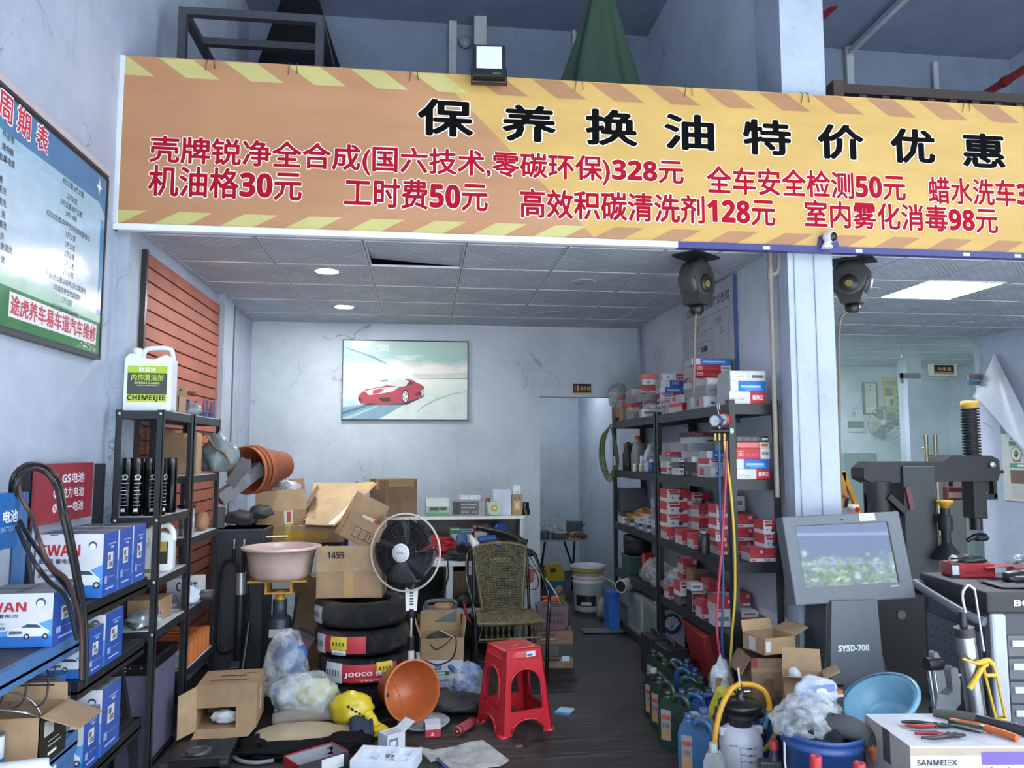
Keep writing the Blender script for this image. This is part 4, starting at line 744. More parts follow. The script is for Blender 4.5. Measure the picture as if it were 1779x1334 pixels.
# ================================================================ CENTRE: tyres, basin jack, 1459 box, floor clutter
pos = ['topmost, with one pale label', 'second from the top, with red and yellow labels', 'third from the top, with a wide red label', 'bottom one, half hidden behind the orange pot']
TXC, TYC, TR, TP = -.37, 5.09, .292, .162
for i in range(4):
    z = TP * (3 - i); ox, oy = ((0, 0), (.012, .0), (.035, -.01), (.02, .02))[i]
    t = thing('wrapped_tyre', 'black plastic wrapped tyre in the stack, ' + pos[i], 'tyre', (TXC + ox, TYC + oy, z), 40 * i, 'wrapped tyres stacked on the floor')
    b = MB(); n = 64; prof = [(.165, .035), (.19, .012), (.24, .004), (.275, .012), (.29, .04), (.295, TP / 2), (.29, TP - .04), (.275, TP - .014), (.24, TP - .005), (.19, TP - .012), (.165, TP - .035), (.155, TP / 2)]
    rs = []
    for j in range(n):
        a = 2 * pi * j / n; k = 1 + .012 * noise.noise(Vector((a * 5, i, 0))); rs.append([((r * k) * cos(a), (r * k) * sin(a), zz) for r, zz in prof])
    b.rings(rs, 'wrap', closed=True); b.build('tread', t)
    def tl(a0, a1, z0, z1, m, s=None, tc=None, r=.2995):
        b = MB(); k = 8; b.sheet(lambda u, v: ((r - .006 * (2 * v - 1) ** 2) * cos(rad(a0 + (a1 - a0) * u)), (r - .006 * (2 * v - 1) ** 2) * sin(rad(a0 + (a1 - a0) * u)), z0 + (z1 - z0) * v), k, 3, m)
        if s:
            am = rad((a0 + a1) / 2); c = Vector((cos(am) * (r + .001), sin(am) * (r + .001), (z0 + z1) / 2)); L = rad(abs(a1 - a0)) * r * .36
            b.text(s, -L, L, -(z1 - z0) * .16, (z1 - z0) * .16, tc, fr(c, (-sin(am), cos(am), 0), (0, 0, 1)), .02)
        b.build('label', t)
    g = -40 * i
    if i == 0: tl(g + 200, g + 222, .03, .13, 'c5c8cc', '|||||', '3a3d42')
    if i == 1: tl(g + 218, g + 278, .03, .13, 'b8323f'); tl(g + 208, g + 226, .02, .13, 'c9ccd0', '|||||', '3a3d42', .301); tl(g + 235, g + 256, .045, .125, 'd6c843', '····', '7a5a20', .3015); tl(g + 237, g + 255, .02, .045, 'd3d5d8', '||||||', '33363a', .302)
    if i == 2: tl(g + 240, g + 312, .025, .13, 'b62c3c', 'JOOCO 佳柏', 'e6d9da'); tl(g + 222, g + 246, .02, .135, 'ced1d5', '|||||', '55585c', .301); tl(g + 286, g + 306, .07, .14, 'd0bc3a', '····', '7a5a20', .3015); tl(g + 262, g + 300, .03, .05, 'b62c3c', '175/65', 'eadfe0', .302)
# 1459 box on the tyres
t = carton('open brown cardboard box printed 1459 sitting on top of the tyre stack', (-.43, 5.125, TP * 4 + .002), -3, .41, .3, .165, 'card', flaps={'f': (10, .16), 'b': (4, .08), 'l': (-6, .13), 'r': (4, .09)}, pr=[('f', .42, 0, .56, 1, 'b58d5a'), ('r', .15, .45, .5, .7, '3a2f28', 'GZ001'), ('r', .35, .18, .95, .26, '3a2f28', '■ ········')])
b = MB(); M = t.children[1].matrix_local; b.text('1459', -.135, -.03, -.02, .025, '2f2722', fr((-.0, -.15 - .0165, .165 + .1), (1, 0, 0), (0, -.17, 1)), .012, .005); b.build('lettering', t)
carton('plain brown carton standing behind the tyre stack', (-.45, 5.53, 0), 4, .3, .24, .885, 'card_dark', name='carton')
carton('tall brown carton in the dark beside the jack column', (-.75, 5.62, 0), 6, .22, .2, .7, 'card_dark')
# transmission jack with basin
tj = thing('jack_stand', 'dark blue hydraulic jack column with a yellow top plate, under the pink basin', 'jack', (-.885, 5.15, 0)); b = MB()
b.lathe([(.075, .06), (.075, .5), (.06, .52), (.045, .52), (.045, .62)], '2d3644,.4', 24); b.build('cylinder', tj)
b = MB(); b.rect(-.05, .4, .05, .45, 'b9b8ad', fr((0, -.0765, 0), (1, 0, 0), (0, 0, 1))); b.build('label', tj)
b = MB(); b.cyl((0, 0, .6), (0, 0, .68), .03, 'c08a2a,.4', 16); b.box(-.18, -.13, .745, .18, .13, .755, 'b98a30,.4'); b.box(-.085, -.07, .665, .085, .07, .675, 'c08a2a,.4'); b.box(-.085, -.07, .675, -.07, .07, .745, 'c08a2a,.4'); b.box(.07, -.07, .675, .085, .07, .745, 'c08a2a,.4'); b.build('saddle', tj)
for a in (0, 90, 180, 270): b = MB(); b.bar((.06 * cos(rad(a + 45)), .06 * sin(rad(a + 45)), .1), (.2 * cos(rad(a + 45)), .2 * sin(rad(a + 45)), .03), .05, .05, 'c49a2f,.45'); b.build('foot', tj)
b = MB(); b.cyl((.08, -.0, .45), (.11, -.02, .66), .008, '1c1e22,.4', 8); b.build('pump_rod', tj)
bsn = thing('wash_basin', 'round dusty pink plastic basin sitting on the yellow jack plate', 'basin', (-.885, 5.15, .756), ); b = MB(); b.lathe([(0, 0), (.17, 0), (.19, .03), (.2, .1), (.22, .185), (.245, .19), (.245, .2), (.21, .2), (.195, .11), (.182, .03), (.16, .008), (0, .008)], 'c3a9a1,.4,0,.2', 48, cap=False); b.build('bowl', bsn)
b = MB(); b.lathe([(.236, .186), (.25, .187), (.25, .2), (.236, .203)], 'cbb6ae,.35', 48, cap=False); b.build('rim', bsn)
# floor jack in the dark
fj = thing('floor_jack', 'black and yellow floor jack in the shade beside the machine cabinet', 'jack', (-1.1, 4.98, 0), 4); b = MB(); b.box(-.12, -.2, .04, .12, .2, .12, '17181b,.4'); b.bar((0, .1, .12), (0, -.12, .3), .06, .05, '1b1c20,.4'); b.build('frame', fj, bev=.008)
for x in (-.13, .13): b = MB(); b.cyl((x - .02, -.16, .04), (x + .02, -.16, .04), .04, '141517', 14); b.build('wheel', fj)
b = MB(); b.box(-.05, -.26, .1, .06, -.18, .18, 'b38a2a,.4'); b.build('saddle', fj); b = MB(); b.cyl((0, .15, .1), (.02, .3, .45), .015, '1b1c20,.35', 10); b.build('handle', fj)
b = MB(); b.box(-.055, -.04, 0, .055, .04, .2, '24262a,.4', Tm(0, 0, 0, 0, 28)); b.box(-.05, -.041, .03, .05, -.0405, .06, 'b9bcc0', Tm(0, 0, 0, 0, 28)); b.box(-.05, -.041, .08, .05, -.0405, .17, '5a2730', Tm(0, 0, 0, 0, 28)); solo(b, 'product_box', 'small dark grey box with white mark leaning beside the tyres', 'box', (-.765, 4.9, .29)); 
b = MB(); b.box(-.06, -.065, 0, .06, .065, .262, '26231f,.7'); solo(b, 'crate', 'dark crate hidden under the clear bag beside the tyres', 'crate', (-.745, 4.9, 0), 4, bev=.006)
# clear plastic bag with yellowish sponge
t = thing('plastic_bag', 'large clear plastic bag of yellowish sponges slumped against the tyres', 'bag', (-.66, 4.69, 0))
b = MB(); b.blob((.02, -.02, .15), (.2, .12, .14), 'film', 31, .22, 4, 1.3); b.blob((-.12, .1, .3), (.13, .09, .21), 'film', 32, .25, 4, 1.2); b.build('bag_film', t)
b = MB(); b.blob((.06, -.02, .15), (.12, .07, .1), 'b9b98c,.6', 33, .5, 3, 2); b.blob((-.07, -.01, .15), (.09, .06, .09), 'aab0bb,.6', 34, .5, 3, 2); b.build('sponge', t)
b = MB(); b.blob((-.09, .1, .34), (.09, .05, .11), '35558c,.4', 35, .4, 3, 2); b.blob((-.155, .04, .17), (.03, .03, .03), '2f62ad,.4', 36, .2, 2); b.build('blue_wrapper', t)
# brown carton with its side open, paper inside
t = thing('carton', 'brown carton lying with its near side open and white paper inside', 'box', (-1.03, 4.55, .08), 3); w, d, h, k = .31, .28, .23, .004; b = MB()
b.box(-w / 2, -d / 2, 0, w / 2, d / 2, k, 'card'); b.box(-w / 2, d / 2 - k, k, w / 2, d / 2, h, 'card'); b.box(-w / 2, -d / 2, k, -w / 2 + k, d / 2, h, 'card'); b.box(w / 2 - k, -d / 2, k, w / 2, d / 2, h, 'card'); b.box(-w / 2, -d / 2, h, w / 2, d / 2, h + k, 'card')
b.box(-w / 2, -d / 2 - .004, h * .5, w / 2, -d / 2, h, 'card'); b.box(w * .16, -d / 2 - .004, .0, w / 2, -d / 2, h * .5, 'card'); b.rect(w / 2 - .1, d * .2, w / 2 - .04, d * .24, '3a3027', Tm(0, 0, h + k + .0005)); b.text('AZ ▬▬▬', -.08, .06, -.03, .01, '2a2320', Tm(0, 0, h + k, 0, 0, 180), .015); b.text('▬▬▬▬', -.1, .1, .05, .075, '6b5740', Tm(0, 0, h + k, 0, 0, 180), .0); b.box(w / 2, -.02, .06, w / 2 + .001, .02, .17, 'cfd0cf'); b.build('body', t)
b = MB(); b.slab([(-w / 2, -d / 2, 0), (-w / 2, -d / 2, h), (-w / 2 - .07, -d / 2 - .1, h - .02), (-w / 2 - .07, -d / 2 - .1, -.01)], .004, 'card_inner'); b.slab([(-w / 2, -d / 2, .002), (w / 2, -d / 2, .002), (w / 2 - .03, -d / 2 - .07, -.02), (-w / 2, -d / 2 - .09, -.02)], -.004, 'card_inner'); b.build('flap', t)
b = MB(); b.blob((-.02, -.08, .05), (.07, .03, .035), 'cfd3dc,.5', 41, .5, 3, 2.5); b.build('paper', t)
tr = thing('trolley_jack', 'low black trolley jack on the floor under the open carton', 'jack', (-1.10, 4.32, 0), 3); b = MB(); b.box(-.16, -.25, .015, .16, .26, .06, '16171a,.45'); b.box(-.07, -.22, .06, .07, .0, .066, '26292f,.4'); b.build('frame', tr, bev=.006)
for x in (-.14, .14): b = MB(); b.cyl((x - .02, -.24, .028), (x + .02, -.24, .028), .028, '1d1e21', 14); b.build('wheel', tr)
b = MB(); b.lathe([(.06, .0), (.06, .012), (.04, .014), (.04, .006)], '3f464a,.4', 20, Tm(0, -.17, .062)); b.build('saddle', tr)
# black and beige sun shade bag on the floor
t = thing('car_seat_cover', 'beige leather and black fabric car seat cover lying folded on the floor', 'seat cover', (-.59, 4.4, 0), 6)
b = MB(); b.sheet(lambda u, v: (-.27 + .5 * u, -.14 + .3 * v, .02 + .075 * sin(pi * min(1, v * 1.05)) ** .7 * (.55 + .45 * sin(pi * min(u * 1.2, 1))) + .01 * noise.noise(Vector((u * 5, v * 4, 2)))), 28, 16, 'a08f74,.55'); b.build('leather', t, sol=.012)
b = MB(); b.sheet(lambda u, v: (.22 + .12 * u, -.15 + .3 * v, .03 + .07 * sin(pi * v) + .015 * sin(u * 6)), 8, 12, '343d4e,.8'); b.build('fabric', t, sol=.012)
b = MB(); b.blob((-.02, -.17, .03), (.33, .09, .035), '141519,.85', 44, .35, 4, 2); b.blob((-.26, .0, .03), (.08, .17, .04), '16171b,.85', 45, .3, 3, 2); b.blob((.2, -.15, .04), (.14, .07, .04), '141519,.85', 46, .4, 3, 2.5); b.build('black_fabric', t)
b = MB(); b.sheet(lambda u, v: (-.2 + .45 * u, .14 + .06 * v, .06 + .07 * sin(pi * v) * (.6 + .4 * sin(u * 3))), 18, 10, '7c756a,.6'); b.build('back_panel', t, sol=.01)
hose('grey_strap', 'grey strap end lying in front of the seat cover', [(-.93, 4.2, .012), (-.88, 4.14, .012), (-.8, 4.11, .012), (-.72, 4.13, .012)], .01, '7f8388,.6', 'strap')
# yellow bag
t = thing('yellow_bag', 'knotted yellow plastic bag beside the orange pot', 'bag', (-.33, 4.52, 0)); b = MB(); b.blob((-.04, .0, .13), (.115, .09, .085), 'd2b82c,.3', 51, .3, 3, 1.6); b.tube(spline([(.03, -.02, .12), (.075, -.06, .08), (.1, -.09, .045)], 5), [.05, .045, .035, .03, .03, .03, .028, .026, .03, .036, .04][:11], 'd2b82c,.3', 12); b.blob((.11, -.1, .035), (.05, .04, .035), 'cdb02a,.3', 52, .5, 3, 2); b.build('bag', t)
b = MB(); b.text('•••••', -.03, .09, 0, .014, '2a2410', fr((-.04, -.092, .15), (1, .1, -.7), (.6, 0, .9)), .03); b.build('lettering', t)
# orange flower pot on its side
ax = Vector((.42, -.85, .14)).normalized(); X_ = ax.cross(Vector((0, 0, 1))).normalized(); Y_ = ax.cross(X_); R = Matrix((X_, Y_, ax)).transposed().to_4x4()
pot('plant_pot', 'orange plastic plant pot lying on its side with its mouth facing us', (-.135, 4.74, .172), R, .115, .165, .23, 'c0683a,.35', None, True)
b = MB(); b.lathe([(0, .0), (.13, .0), (.15, .02), (.145, .022), (.125, .006), (0, .006)], 'b9bdc0,.3', 32, cap=False); solo(b, 'saucer', 'white plastic saucer under the orange pot', 'saucer', (.03, 4.60, .002))
# boxes and litter in the foreground
def openbox(name, label, loc, rz, w, d, h, m, mi, pr=(), cat='box'):
    t = thing(name, label, cat, loc, rz); b = MB(); k = .004
    for x0, y0, x1, y1 in ((-w / 2, -d / 2, w / 2, -d / 2 + k), (-w / 2, d / 2 - k, w / 2, d / 2), (-w / 2, -d / 2, -w / 2 + k, d / 2), (w / 2 - k, -d / 2, w / 2, d / 2)): b.box(x0, y0, 0, x1, y1, h, m)
    prints(b, w, d, h, pr); b.build('sides', t); b = MB(); b.box(-w / 2 + k, -d / 2 + k, 0, w / 2 - k, d / 2 - k, k, mi)
    for s in (-1, 1): b.box(s * (w / 2 - k) - .0006, -d / 2 + k, k, s * (w / 2 - k) + .0006, d / 2 - k, h - .006, mi)
    b.box(-w / 2 + k, d / 2 - k - .0008, k, w / 2 - k, d / 2 - k, h - .006, mi); b.build('lining', t); return t
openbox('tray_box', 'open red tray box with a grey inside at the front of the floor', (-.50, 4.03, 0), 36, .27, .16, .075, 'b02a38,.4', '8f959d,.5', [('f', 0, 0, 1, 1, '2a2c31'), ('f', .45, .1, .9, .9, 'cfd1d4'), ('r', .2, .15, .85, .5, '7d1722', '●●●●')])
t = thing('foam_tray', 'white polystyrene foam tray with moulded hollows on the floor', 'foam', (-.155, 4.02, 0), -14); b = MB(); w, d = .31, .2
b.box(-w / 2, -d / 2, 0, w / 2, d / 2, .03, 'd5dce8,.7')
for x0, y0, x1, y1 in ((-.155, -.1, -.12, .1), (.12, -.1, .155, .1), (-.12, .08, .12, .1), (-.12, -.1, .12, -.08), (-.03, -.08, -.012, .0), (-.07, .0, -.01, .016), (.03, -.03, .12, -.01), (.03, -.03, .045, .08), (-.12, .03, -.07, .08)): b.box(x0, y0, .03, x1, y1, .06, 'dbe1ec,.7')
b.box(-.05, .03, .0305, .0, .07, .031, '5f6a70'); b.build('tray', t, bev=.006)
o = pbox(.11, .09, .085, 'cfd3dc,.5', [('f', .1, .2, .6, .75, '7a7f8a'), ('f', .15, .3, .5, .6, 'dfe2e8'), ('r', .1, .2, .9, .5, '8a4048', '········'), ('r', .1, .6, .9, .8, '3f444e', '|||||| ≡'), ('t', .1, .2, .9, .4, '8a6a70', '·······'), ('t', .3, .55, .9, .7, '70747c', '·····')]); b = o; b.slab([(.055, -.045, .085), (.055, .045, .085), (.12, .05, .12), (.12, -.04, .12)], .002, 'cfd3dc,.5'); solo(b, 'parts_box', 'small white printed parts box with a raised flap behind the foam tray', 'box', (-.14, 4.26, 0), 35)
o = pbox(.085, .07, .075, 'b23340,.4', [('f', 0, .55, 1, 1, 'c6bcc6'), ('l', 0, 0, 1, 1, '6a4a56'), ('r', 0, .55, 1, 1, 'c6bcc6'), ('t', 0, 0, 1, 1, 'c9ccd6'), ('f', .35, .12, .55, .35, 'dcd9de', '2')]); solo(o, 'filter_box', 'small red and white filter box on the floor beside the saucer', 'box', (.075, 4.42, 0), 8, bev=.002)
t = thing('red_spray_can', 'red aerosol can lying on its side on the floor', 'spray can', (.265, 4.47, .026), 0); dv = Vector((.52, .82, 0)).normalized(); R = fr((0, 0, 0), (dv.y, -dv.x, 0), (0, 0, 1)); b = MB(); M = Matrix((Vector((dv.y, -dv.x, 0)), Vector((0, 0, 1)), -dv)).transposed().to_4x4(); M = fr((0, 0, 0), (0, 0, 1), dv.cross(Vector((0, 0, 1)))); M = M if (M.to_3x3() @ Vector((0, 0, 1))).dot(dv) > 0 else fr((0, 0, 0), dv.cross(Vector((0, 0, 1))), (0, 0, 1))
b.at(M); b.lathe([(.023, -.1), (.0255, -.097), (.0255, .07), (.02, .085), (.012, .09)], '8c2434,.3', 24)
for k in range(5): b.lathe([(.0258, -.06 + k * .022), (.0258, -.056 + k * .022)], 'c78c92', 24, cap=False)
b.build('canister', t); b = MB(); b.at(M); b.lathe([(0, -.094), (.019, -.096), (.024, -.104), (.0265, -.1), (.0265, -.092), (.024, -.09)], 'b0a070,.3,.8', 24); b.lathe([(0, -.1), (.008, -.1), (.008, -.108), (0, -.108)][::-1], 'c9c4b0,.25,.9', 14); b.build('base_rim', t)
t = thing('torn_board', 'torn dirty white board scrap lying on the dark floor', 'board', (0, 0, .0)); pts = [(728, 1299), (752, 1305), (790, 1299), (812, 1292), (838, 1288), (850, 1296), (884, 1322), (870, 1331), (845, 1334), (826, 1340), (790, 1345), (775, 1330), (758, 1322), (748, 1324), (735, 1312)]
P = [aZ(x, y, .004) for x, y in pts]; b = MB(); b.slab(P, .008, 'b5b3af,.8,0,.5'); b.build('board', t); b = MB(); b.bar(aZ(760, 1316, .016), aZ(775, 1334, .016), .014, .004, '2f4a8a'); b.build('blue_tape', t)
t = thing('packet', 'small pale blue packet on the floor right of the red stool', 'packet', (.872, 4.71, 0), -30); b = MB(); b.box(-.045, -.055, 0, .045, .055, .012, 'a9bccb,.3'); b.rect(-.04, .03, .03, .038, '6f8496', None, .0125); b.build('packet_body', t, bev=.003); b = MB(); b.box(-.0455, -.0556, 0, .0455, -.035, .0125, '3f86c4,.3'); b.build('seal', t)
b = MB(); b.box(-.02, -.012, 0, .02, .012, .004, '8f4a50,.6'); solo(b, 'paper_scrap', 'small reddish paper scrap in front of the stool', 'paper', (.53, 4.20, 0), 20)
# ================================================================ PEDESTAL FAN
f = thing('pedestal_fan', 'black and white pedestal fan with round wire guard beside the tyres', 'fan', (-.05, 4.87, 0)); b = MB()
b.lathe([(0, 0), (.085, 0), (.09, .012), (.08, .03), (.05, .045), (.03, .06), (0, .06)][::-1], '1a1b1e,.4', 36); b.build('base', f)
b = MB(); b.cyl((0, 0, .05), (0, 0, .36), .02, 'd5d6d8,.35', 16); b.build('lower_pole', f); b = MB(); b.cyl((0, 0, .35), (0, 0, .43), .023, '141518,.4', 16); b.build('collar', f); b = MB(); b.cyl((0, 0, .545), (0, 0, .6), .026, '141518,.4', 16, .03); b.build('collar', f); b = MB(); b.cyl((0, 0, .42), (0, 0, .55), .011, 'c9cacc,.2,.9', 14); b.build('upper_pole', f)
b = MB(); b.prism([(-.033, .59), (.033, .59), (.04, .72), (-.04, .72)], .055, 'd9dadc,.35', fr((0, .03, 0), (1, 0, 0), (0, 0, 1))); o = b.build('control_box', f, bev=.006)
for i in range(5): b = MB(); b.box(-.011, -.028, .625 + i * .017, .011, -.022, .633 + i * .017, '141518,.4'); b.build('button', o)
hz = .945; Nv = Vector((-.42, -.9, .05)).normalized(); Xv = Vector((0, 0, 1)).cross(Nv).normalized(); Yv = Nv.cross(Xv); HM = Matrix((Xv, Yv, Nv)).transposed().to_4x4(); HM.translation = Vector((-.042, -.05, hz)); RG = .232
b = MB(); b.at(HM); b.lathe([(0, -.16), (.05, -.155), (.06, -.11), (.06, -.045), (0, -.045)], '17181b,.4', 24); b.build('motor', f); b = MB(); b.cyl((0, .0, .71), (.01, .03, .93), .028, '17181b,.4', 14); b.build('neck', f)
for sgn, nm in ((1, 'front_guard'), (-1, 'rear_guard')):
    b = MB(); b.at(HM); n = 72 if sgn > 0 else 60
    for j in range(n):
        a = 2 * pi * j / n; ca, sa = cos(a), sin(a); b.tube([(ca * .05, sa * .05, sgn * .058), (ca * .14, sa * .14, sgn * .052), (ca * .2, sa * .2, sgn * .03), (ca * (RG - .003), sa * (RG - .003), 0)], .00085, '4a4c50,.4', 3, cap=False)
    for r, z in ((.1, .0565), (.17, .044)): b.tube([(r * cos(2 * pi * j / 48), r * sin(2 * pi * j / 48), sgn * z) for j in range(48)], .0011, '3a3c40,.4', 4, closed=True)
    b.build(nm, f)
b = MB(); b.at(HM); b.tube([(RG * cos(2 * pi * j / 64), RG * sin(2 * pi * j / 64), 0) for j in range(64)], .0065, 'c3bfb6,.35', 8, closed=True); b.build('guard_rim', f)
b = MB(); b.at(HM); b.lathe([(.056, .055), (.056, .062), (.05, .067), (0, .068)], 'd6d8da,.35', 32, cap=False); b.lathe([(.044, .0675), (.044, .0682), (.042, .0682)], '7d8086', 32, cap=False); b.text('Midea', -.022, .022, -.007, .007, '4a4d52', None, .0, .0688); b.build('hub_badge', f)
for k in range(5):
    b = MB(); b.at(HM @ Matrix.Rotation(2 * pi * k / 5 + .5, 4, 'Z'))
    b.sheet(lambda u, v: ((.03 + .17 * u) * cos((v - .35) * (1.25 - .1 * u) + .25 * u), (.03 + .17 * u) * sin((v - .35) * (1.25 - .1 * u) + .25 * u), .022 - .04 * v), 8, 6, '16171a,.3'); b.build('blade', f, sol=.003)
# ================================================================ RED STOOL
st = thing('plastic_stool', 'red plastic stool with arched sides standing on the dark floor', 'stool', (.545, 4.53, 0), 20); hs = .452; w0, w1 = .165, .118; red = 'b5202c,.3'
def hwid(z): return w0 + (w1 - w0) * z / hs
def cut(z):
    if z < .075: return .095 * math.sqrt(max(0, 1 - (z / .075) ** 2)) if z > .02 else .098
    if z < .125: return 0
    if z < .25: return .098
    if z < .345: return .096 * math.sqrt(max(0, 1 - ((z - .25) / .095) ** 2))
    return 0
zs = sorted(set([0, .02, .03, .045, .06, .07, .0749, .0751, .1249, .1251, .16, .2, .25, .27, .29, .305, .32, .33, .338, .343, .345, .38, hs - .045, hs - .02, hs - .006]))
for q_ in range(4):
    b = MB(); b.at(Tm(0, 0, 0, 0, 0, 90 * q_))
    for z0, z1 in zip(zs, zs[1:]):
        zm = z0 + 1e-5; zn = z1 - 1e-5
        for sg in (-1, 1):
            a0, a1 = cut(zm), cut(zn); W0, W1 = hwid(z0), hwid(z1); P = [(sg * a0, -W0, z0), (sg * W0 * .9, -W0, z0), (sg * W1 * .9, -W1, z1), (sg * a1, -W1, z1)]; P = P if sg > 0 else P[::-1]
            b.poly(P, red)
            b.poly([(sg * W0 * .9, -W0, z0), (W0 * sg, -W0 * .9, z0), (W1 * sg, -W1 * .9, z1), (sg * W1 * .9, -W1, z1)][::sg], red)
    b.tube([(x * cut(.25) , -hwid(.25) - .003, z) for x, z in ((-1, .13), (-1, .2))] + [(.098 * -cos(t_), -hwid(.25 + .095 * sin(t_)) - .003, .25 + .095 * sin(t_)) for t_ in [i * pi / 14 for i in range(15)]] + [(.098, -hwid(.2) - .003, .2), (.098, -hwid(.13) - .003, .13)], .0045, red, 6)
    b.tube([(x, -hwid(.075 * math.sqrt(max(0, 1 - (x / .1) ** 2))) - .003, .02 + .06 * math.sqrt(max(0, 1 - (x / .1) ** 2))) for x in [-.1 + .2 * i / 14 for i in range(15)]], .004, red, 6)
    b.build('side_frame', st, sol=.006)
    b = MB(); b.at(Tm(0, 0, 0, 0, 0, 90 * q_)); b.lathe([(.035, 0), (.033, .012), (.02, .014)], red, 12, Tm(-.145, -.145, 0)); b.build('foot', st)
b = MB(); r = w1 + .004
def sq(z, r, k=.82):
    P = []
    for a in range(0, 360, 10): c, s_ = cos(rad(a + 5)), sin(rad(a + 5)); m_ = (abs(c) ** 6 + abs(s_) ** 6) ** (-1 / 6); P.append((c * m_ * r, s_ * m_ * r, z))
    return P
b.rings([sq(hs - .05, r + .012), sq(hs - .045, r + .006), sq(hs - .012, r), sq(hs - .003, r - .008), sq(hs, r - .03), sq(hs - .003, r - .07), sq(hs - .004, .02), sq(hs - .001, .008)], red); b.build('seat', st)
b = MB(); b.box(-.028 + .04, -r - .008, hs - .05, .028 + .04, -r - .0065, hs - .018, 'c9d6e0,.4', Tm(0, 0, 0, 0, 0)); b.box(.015, -r - .0085, hs - .042, .05, -r - .008, hs - .03, '2f62a8'); b.build('sticker', st)
# ================================================================ WICKER CHAIR
ch = thing('wicker_chair', 'olive wicker chair with a black tube frame in front of the desk', 'chair', (.607, 5.52, 0), 4); sz = .40; hw = .225
b = MB()
for i in range(32):
    v = i / 31; y = -.22 + .40 * v; b.tube([(-hw + .45 * u, y, sz + .009 * sin(pi * 18 * u + pi * (i % 2)) - .008 * sin(pi * u)) for u in [k / 24 for k in range(25)]], .005, 'wicker', 4)
for i in range(19): x = -hw + .45 * (i + .5) / 19; b.tube([(x, -.22 + .4 * k / 4, sz - .002) for k in range(5)], .004, 'wicker', 4)
b.tube([(-hw, -.225, sz), (hw, -.225, sz), (hw, .18, sz), (-hw, .18, sz)], .014, 'wicker', 8, closed=True)
for i in range(22):                                             # woven apron under the seat
    x = -hw + .02 + .41 * i / 21; b.tube([(x, -.222, sz - .01), (x + .018 * (1 if i % 2 else -1), -.222, sz - .10)], .003, 'wicker', 4)
b.tube([(-hw, -.222, sz - .1), (hw, -.222, sz - .1)], .008, 'wicker', 6); b.build('seat', ch)
b = MB(); nb = 40
def bk(u, v): w_ = .145 + .055 * v; x = (u * 2 - 1) * w_; return Vector((x, .19 + .11 * v - .035 * (1 - (u * 2 - 1) ** 2) * .0 + .05 * (u * 2 - 1) ** 2 * -.6, sz + .02 + (.43 + .03 * (1 - (u * 2 - 1) ** 2)) * v))
for i in range(nb):
    v = i / (nb - 1); b.tube([bk(k / 22, v) + Vector((0, .011 * (1 if (k + i) % 2 else -1), 0)) for k in range(23)], .0056, 'wicker', 4)
for k in range(12): b.tube([bk((k + .5) / 12, v / 8) for v in range(9)], .004, 'wicker', 4)
b.tube([bk(0, v / 8) for v in range(9)] + [bk(k / 10, 1) for k in range(1, 10)] + [bk(1, 1 - v / 8) for v in range(9)], .013, 'wicker', 8); b.build('backrest', ch)
b = MB(); b.lathe([(0, 0), (.012, 0), (.012, .004), (0, .006)], '5a48a0', 10, fr(bk(.5, .97) + Vector((0, -.016, 0)), (1, 0, 0), (0, 0, 1))); b.build('badge', ch)
for sg in (-1, 1):
    b = MB(); b.tube(spline([bk(.5 + .5 * sg, .96) + Vector((sg * .012, 0, 0)), Vector((sg * .25, .2, .80)), Vector((sg * .275, .02, .66)), Vector((sg * .272, -.16, .58)), Vector((sg * .262, -.215, .5)), Vector((sg * .25, -.225, .38)), Vector((sg * .235, -.235, 0))], 6), .0125, '121316,.25', 10); b.build('arm_leg', ch)
    b = MB(); b.tube(spline([Vector((sg * .2, .25, .8)), Vector((sg * .205, .19, .45)), Vector((sg * .21, .2, .2)), Vector((sg * .22, .27, 0))], 6), .0125, '121316,.25', 10); b.build('rear_leg', ch)
b = MB(); b.tube([(-.235, -.23, .16), (.235, -.23, .16)], .008, '121316,.25', 8); b.tube([(-.212, .21, .18), (.212, .21, .18)], .008, '121316,.25', 8); b.build('stretcher', ch)
# ================================================================ DESK with hutch and clutter
dk = thing('reception_desk', 'white and dark brown desk with a raised back ledge behind the wicker chair', 'desk', (.21, 6.3, 0)); wh = 'c6cbcf,.45'; db = '2b2523,.4'; x0, x1 = -.62, .64; yf, yb = -.3, .36; ht = .72; hh = 1.025
b = MB(); b.box(x0, yf, ht - .035, x1, yb, ht, wh); b.build('desk_top', dk, bev=.003)
b = MB(); b.box(x0, yb - .03, ht, x1, yb, hh - .025, db); b.box(x0 + .02, yb - .02, 0, x1 - .02, yb, ht - .035, db); b.build('back_panel', dk)
b = MB(); b.box(x0 - .02, yb - .2, hh - .025, x1 + .015, yb + .06, hh, 'd8d9d6,.4'); b.build('ledge', dk, bev=.003)
b = MB(); b.box(x1 - .02, yb - .18, ht, x1 + .005, yb, hh - .025, wh); b.build('side_cheek', dk)
for x in (x0, -.01, x1 - .04): b = MB(); b.box(x, yf + .0, 0, x + .05, yf + .04, ht - .035, 'b9c0c6,.45'); b.build('leg', dk); b = MB(); b.box(x, yb - .06, 0, x + .05, yb - .03, ht - .035, 'b9c0c6,.45'); b.build('leg', dk)
b = MB(); b.box(.04, yf, .33, x1 - .04, yb - .03, .37, 'b9c0c6,.45'); b.build('lower_shelf', dk)
b = MB(); b.box(.16, yf - .006, ht - .1, .45, yf + .02, ht - .036, 'aab0b6,.4'); b.build('drawer', dk)
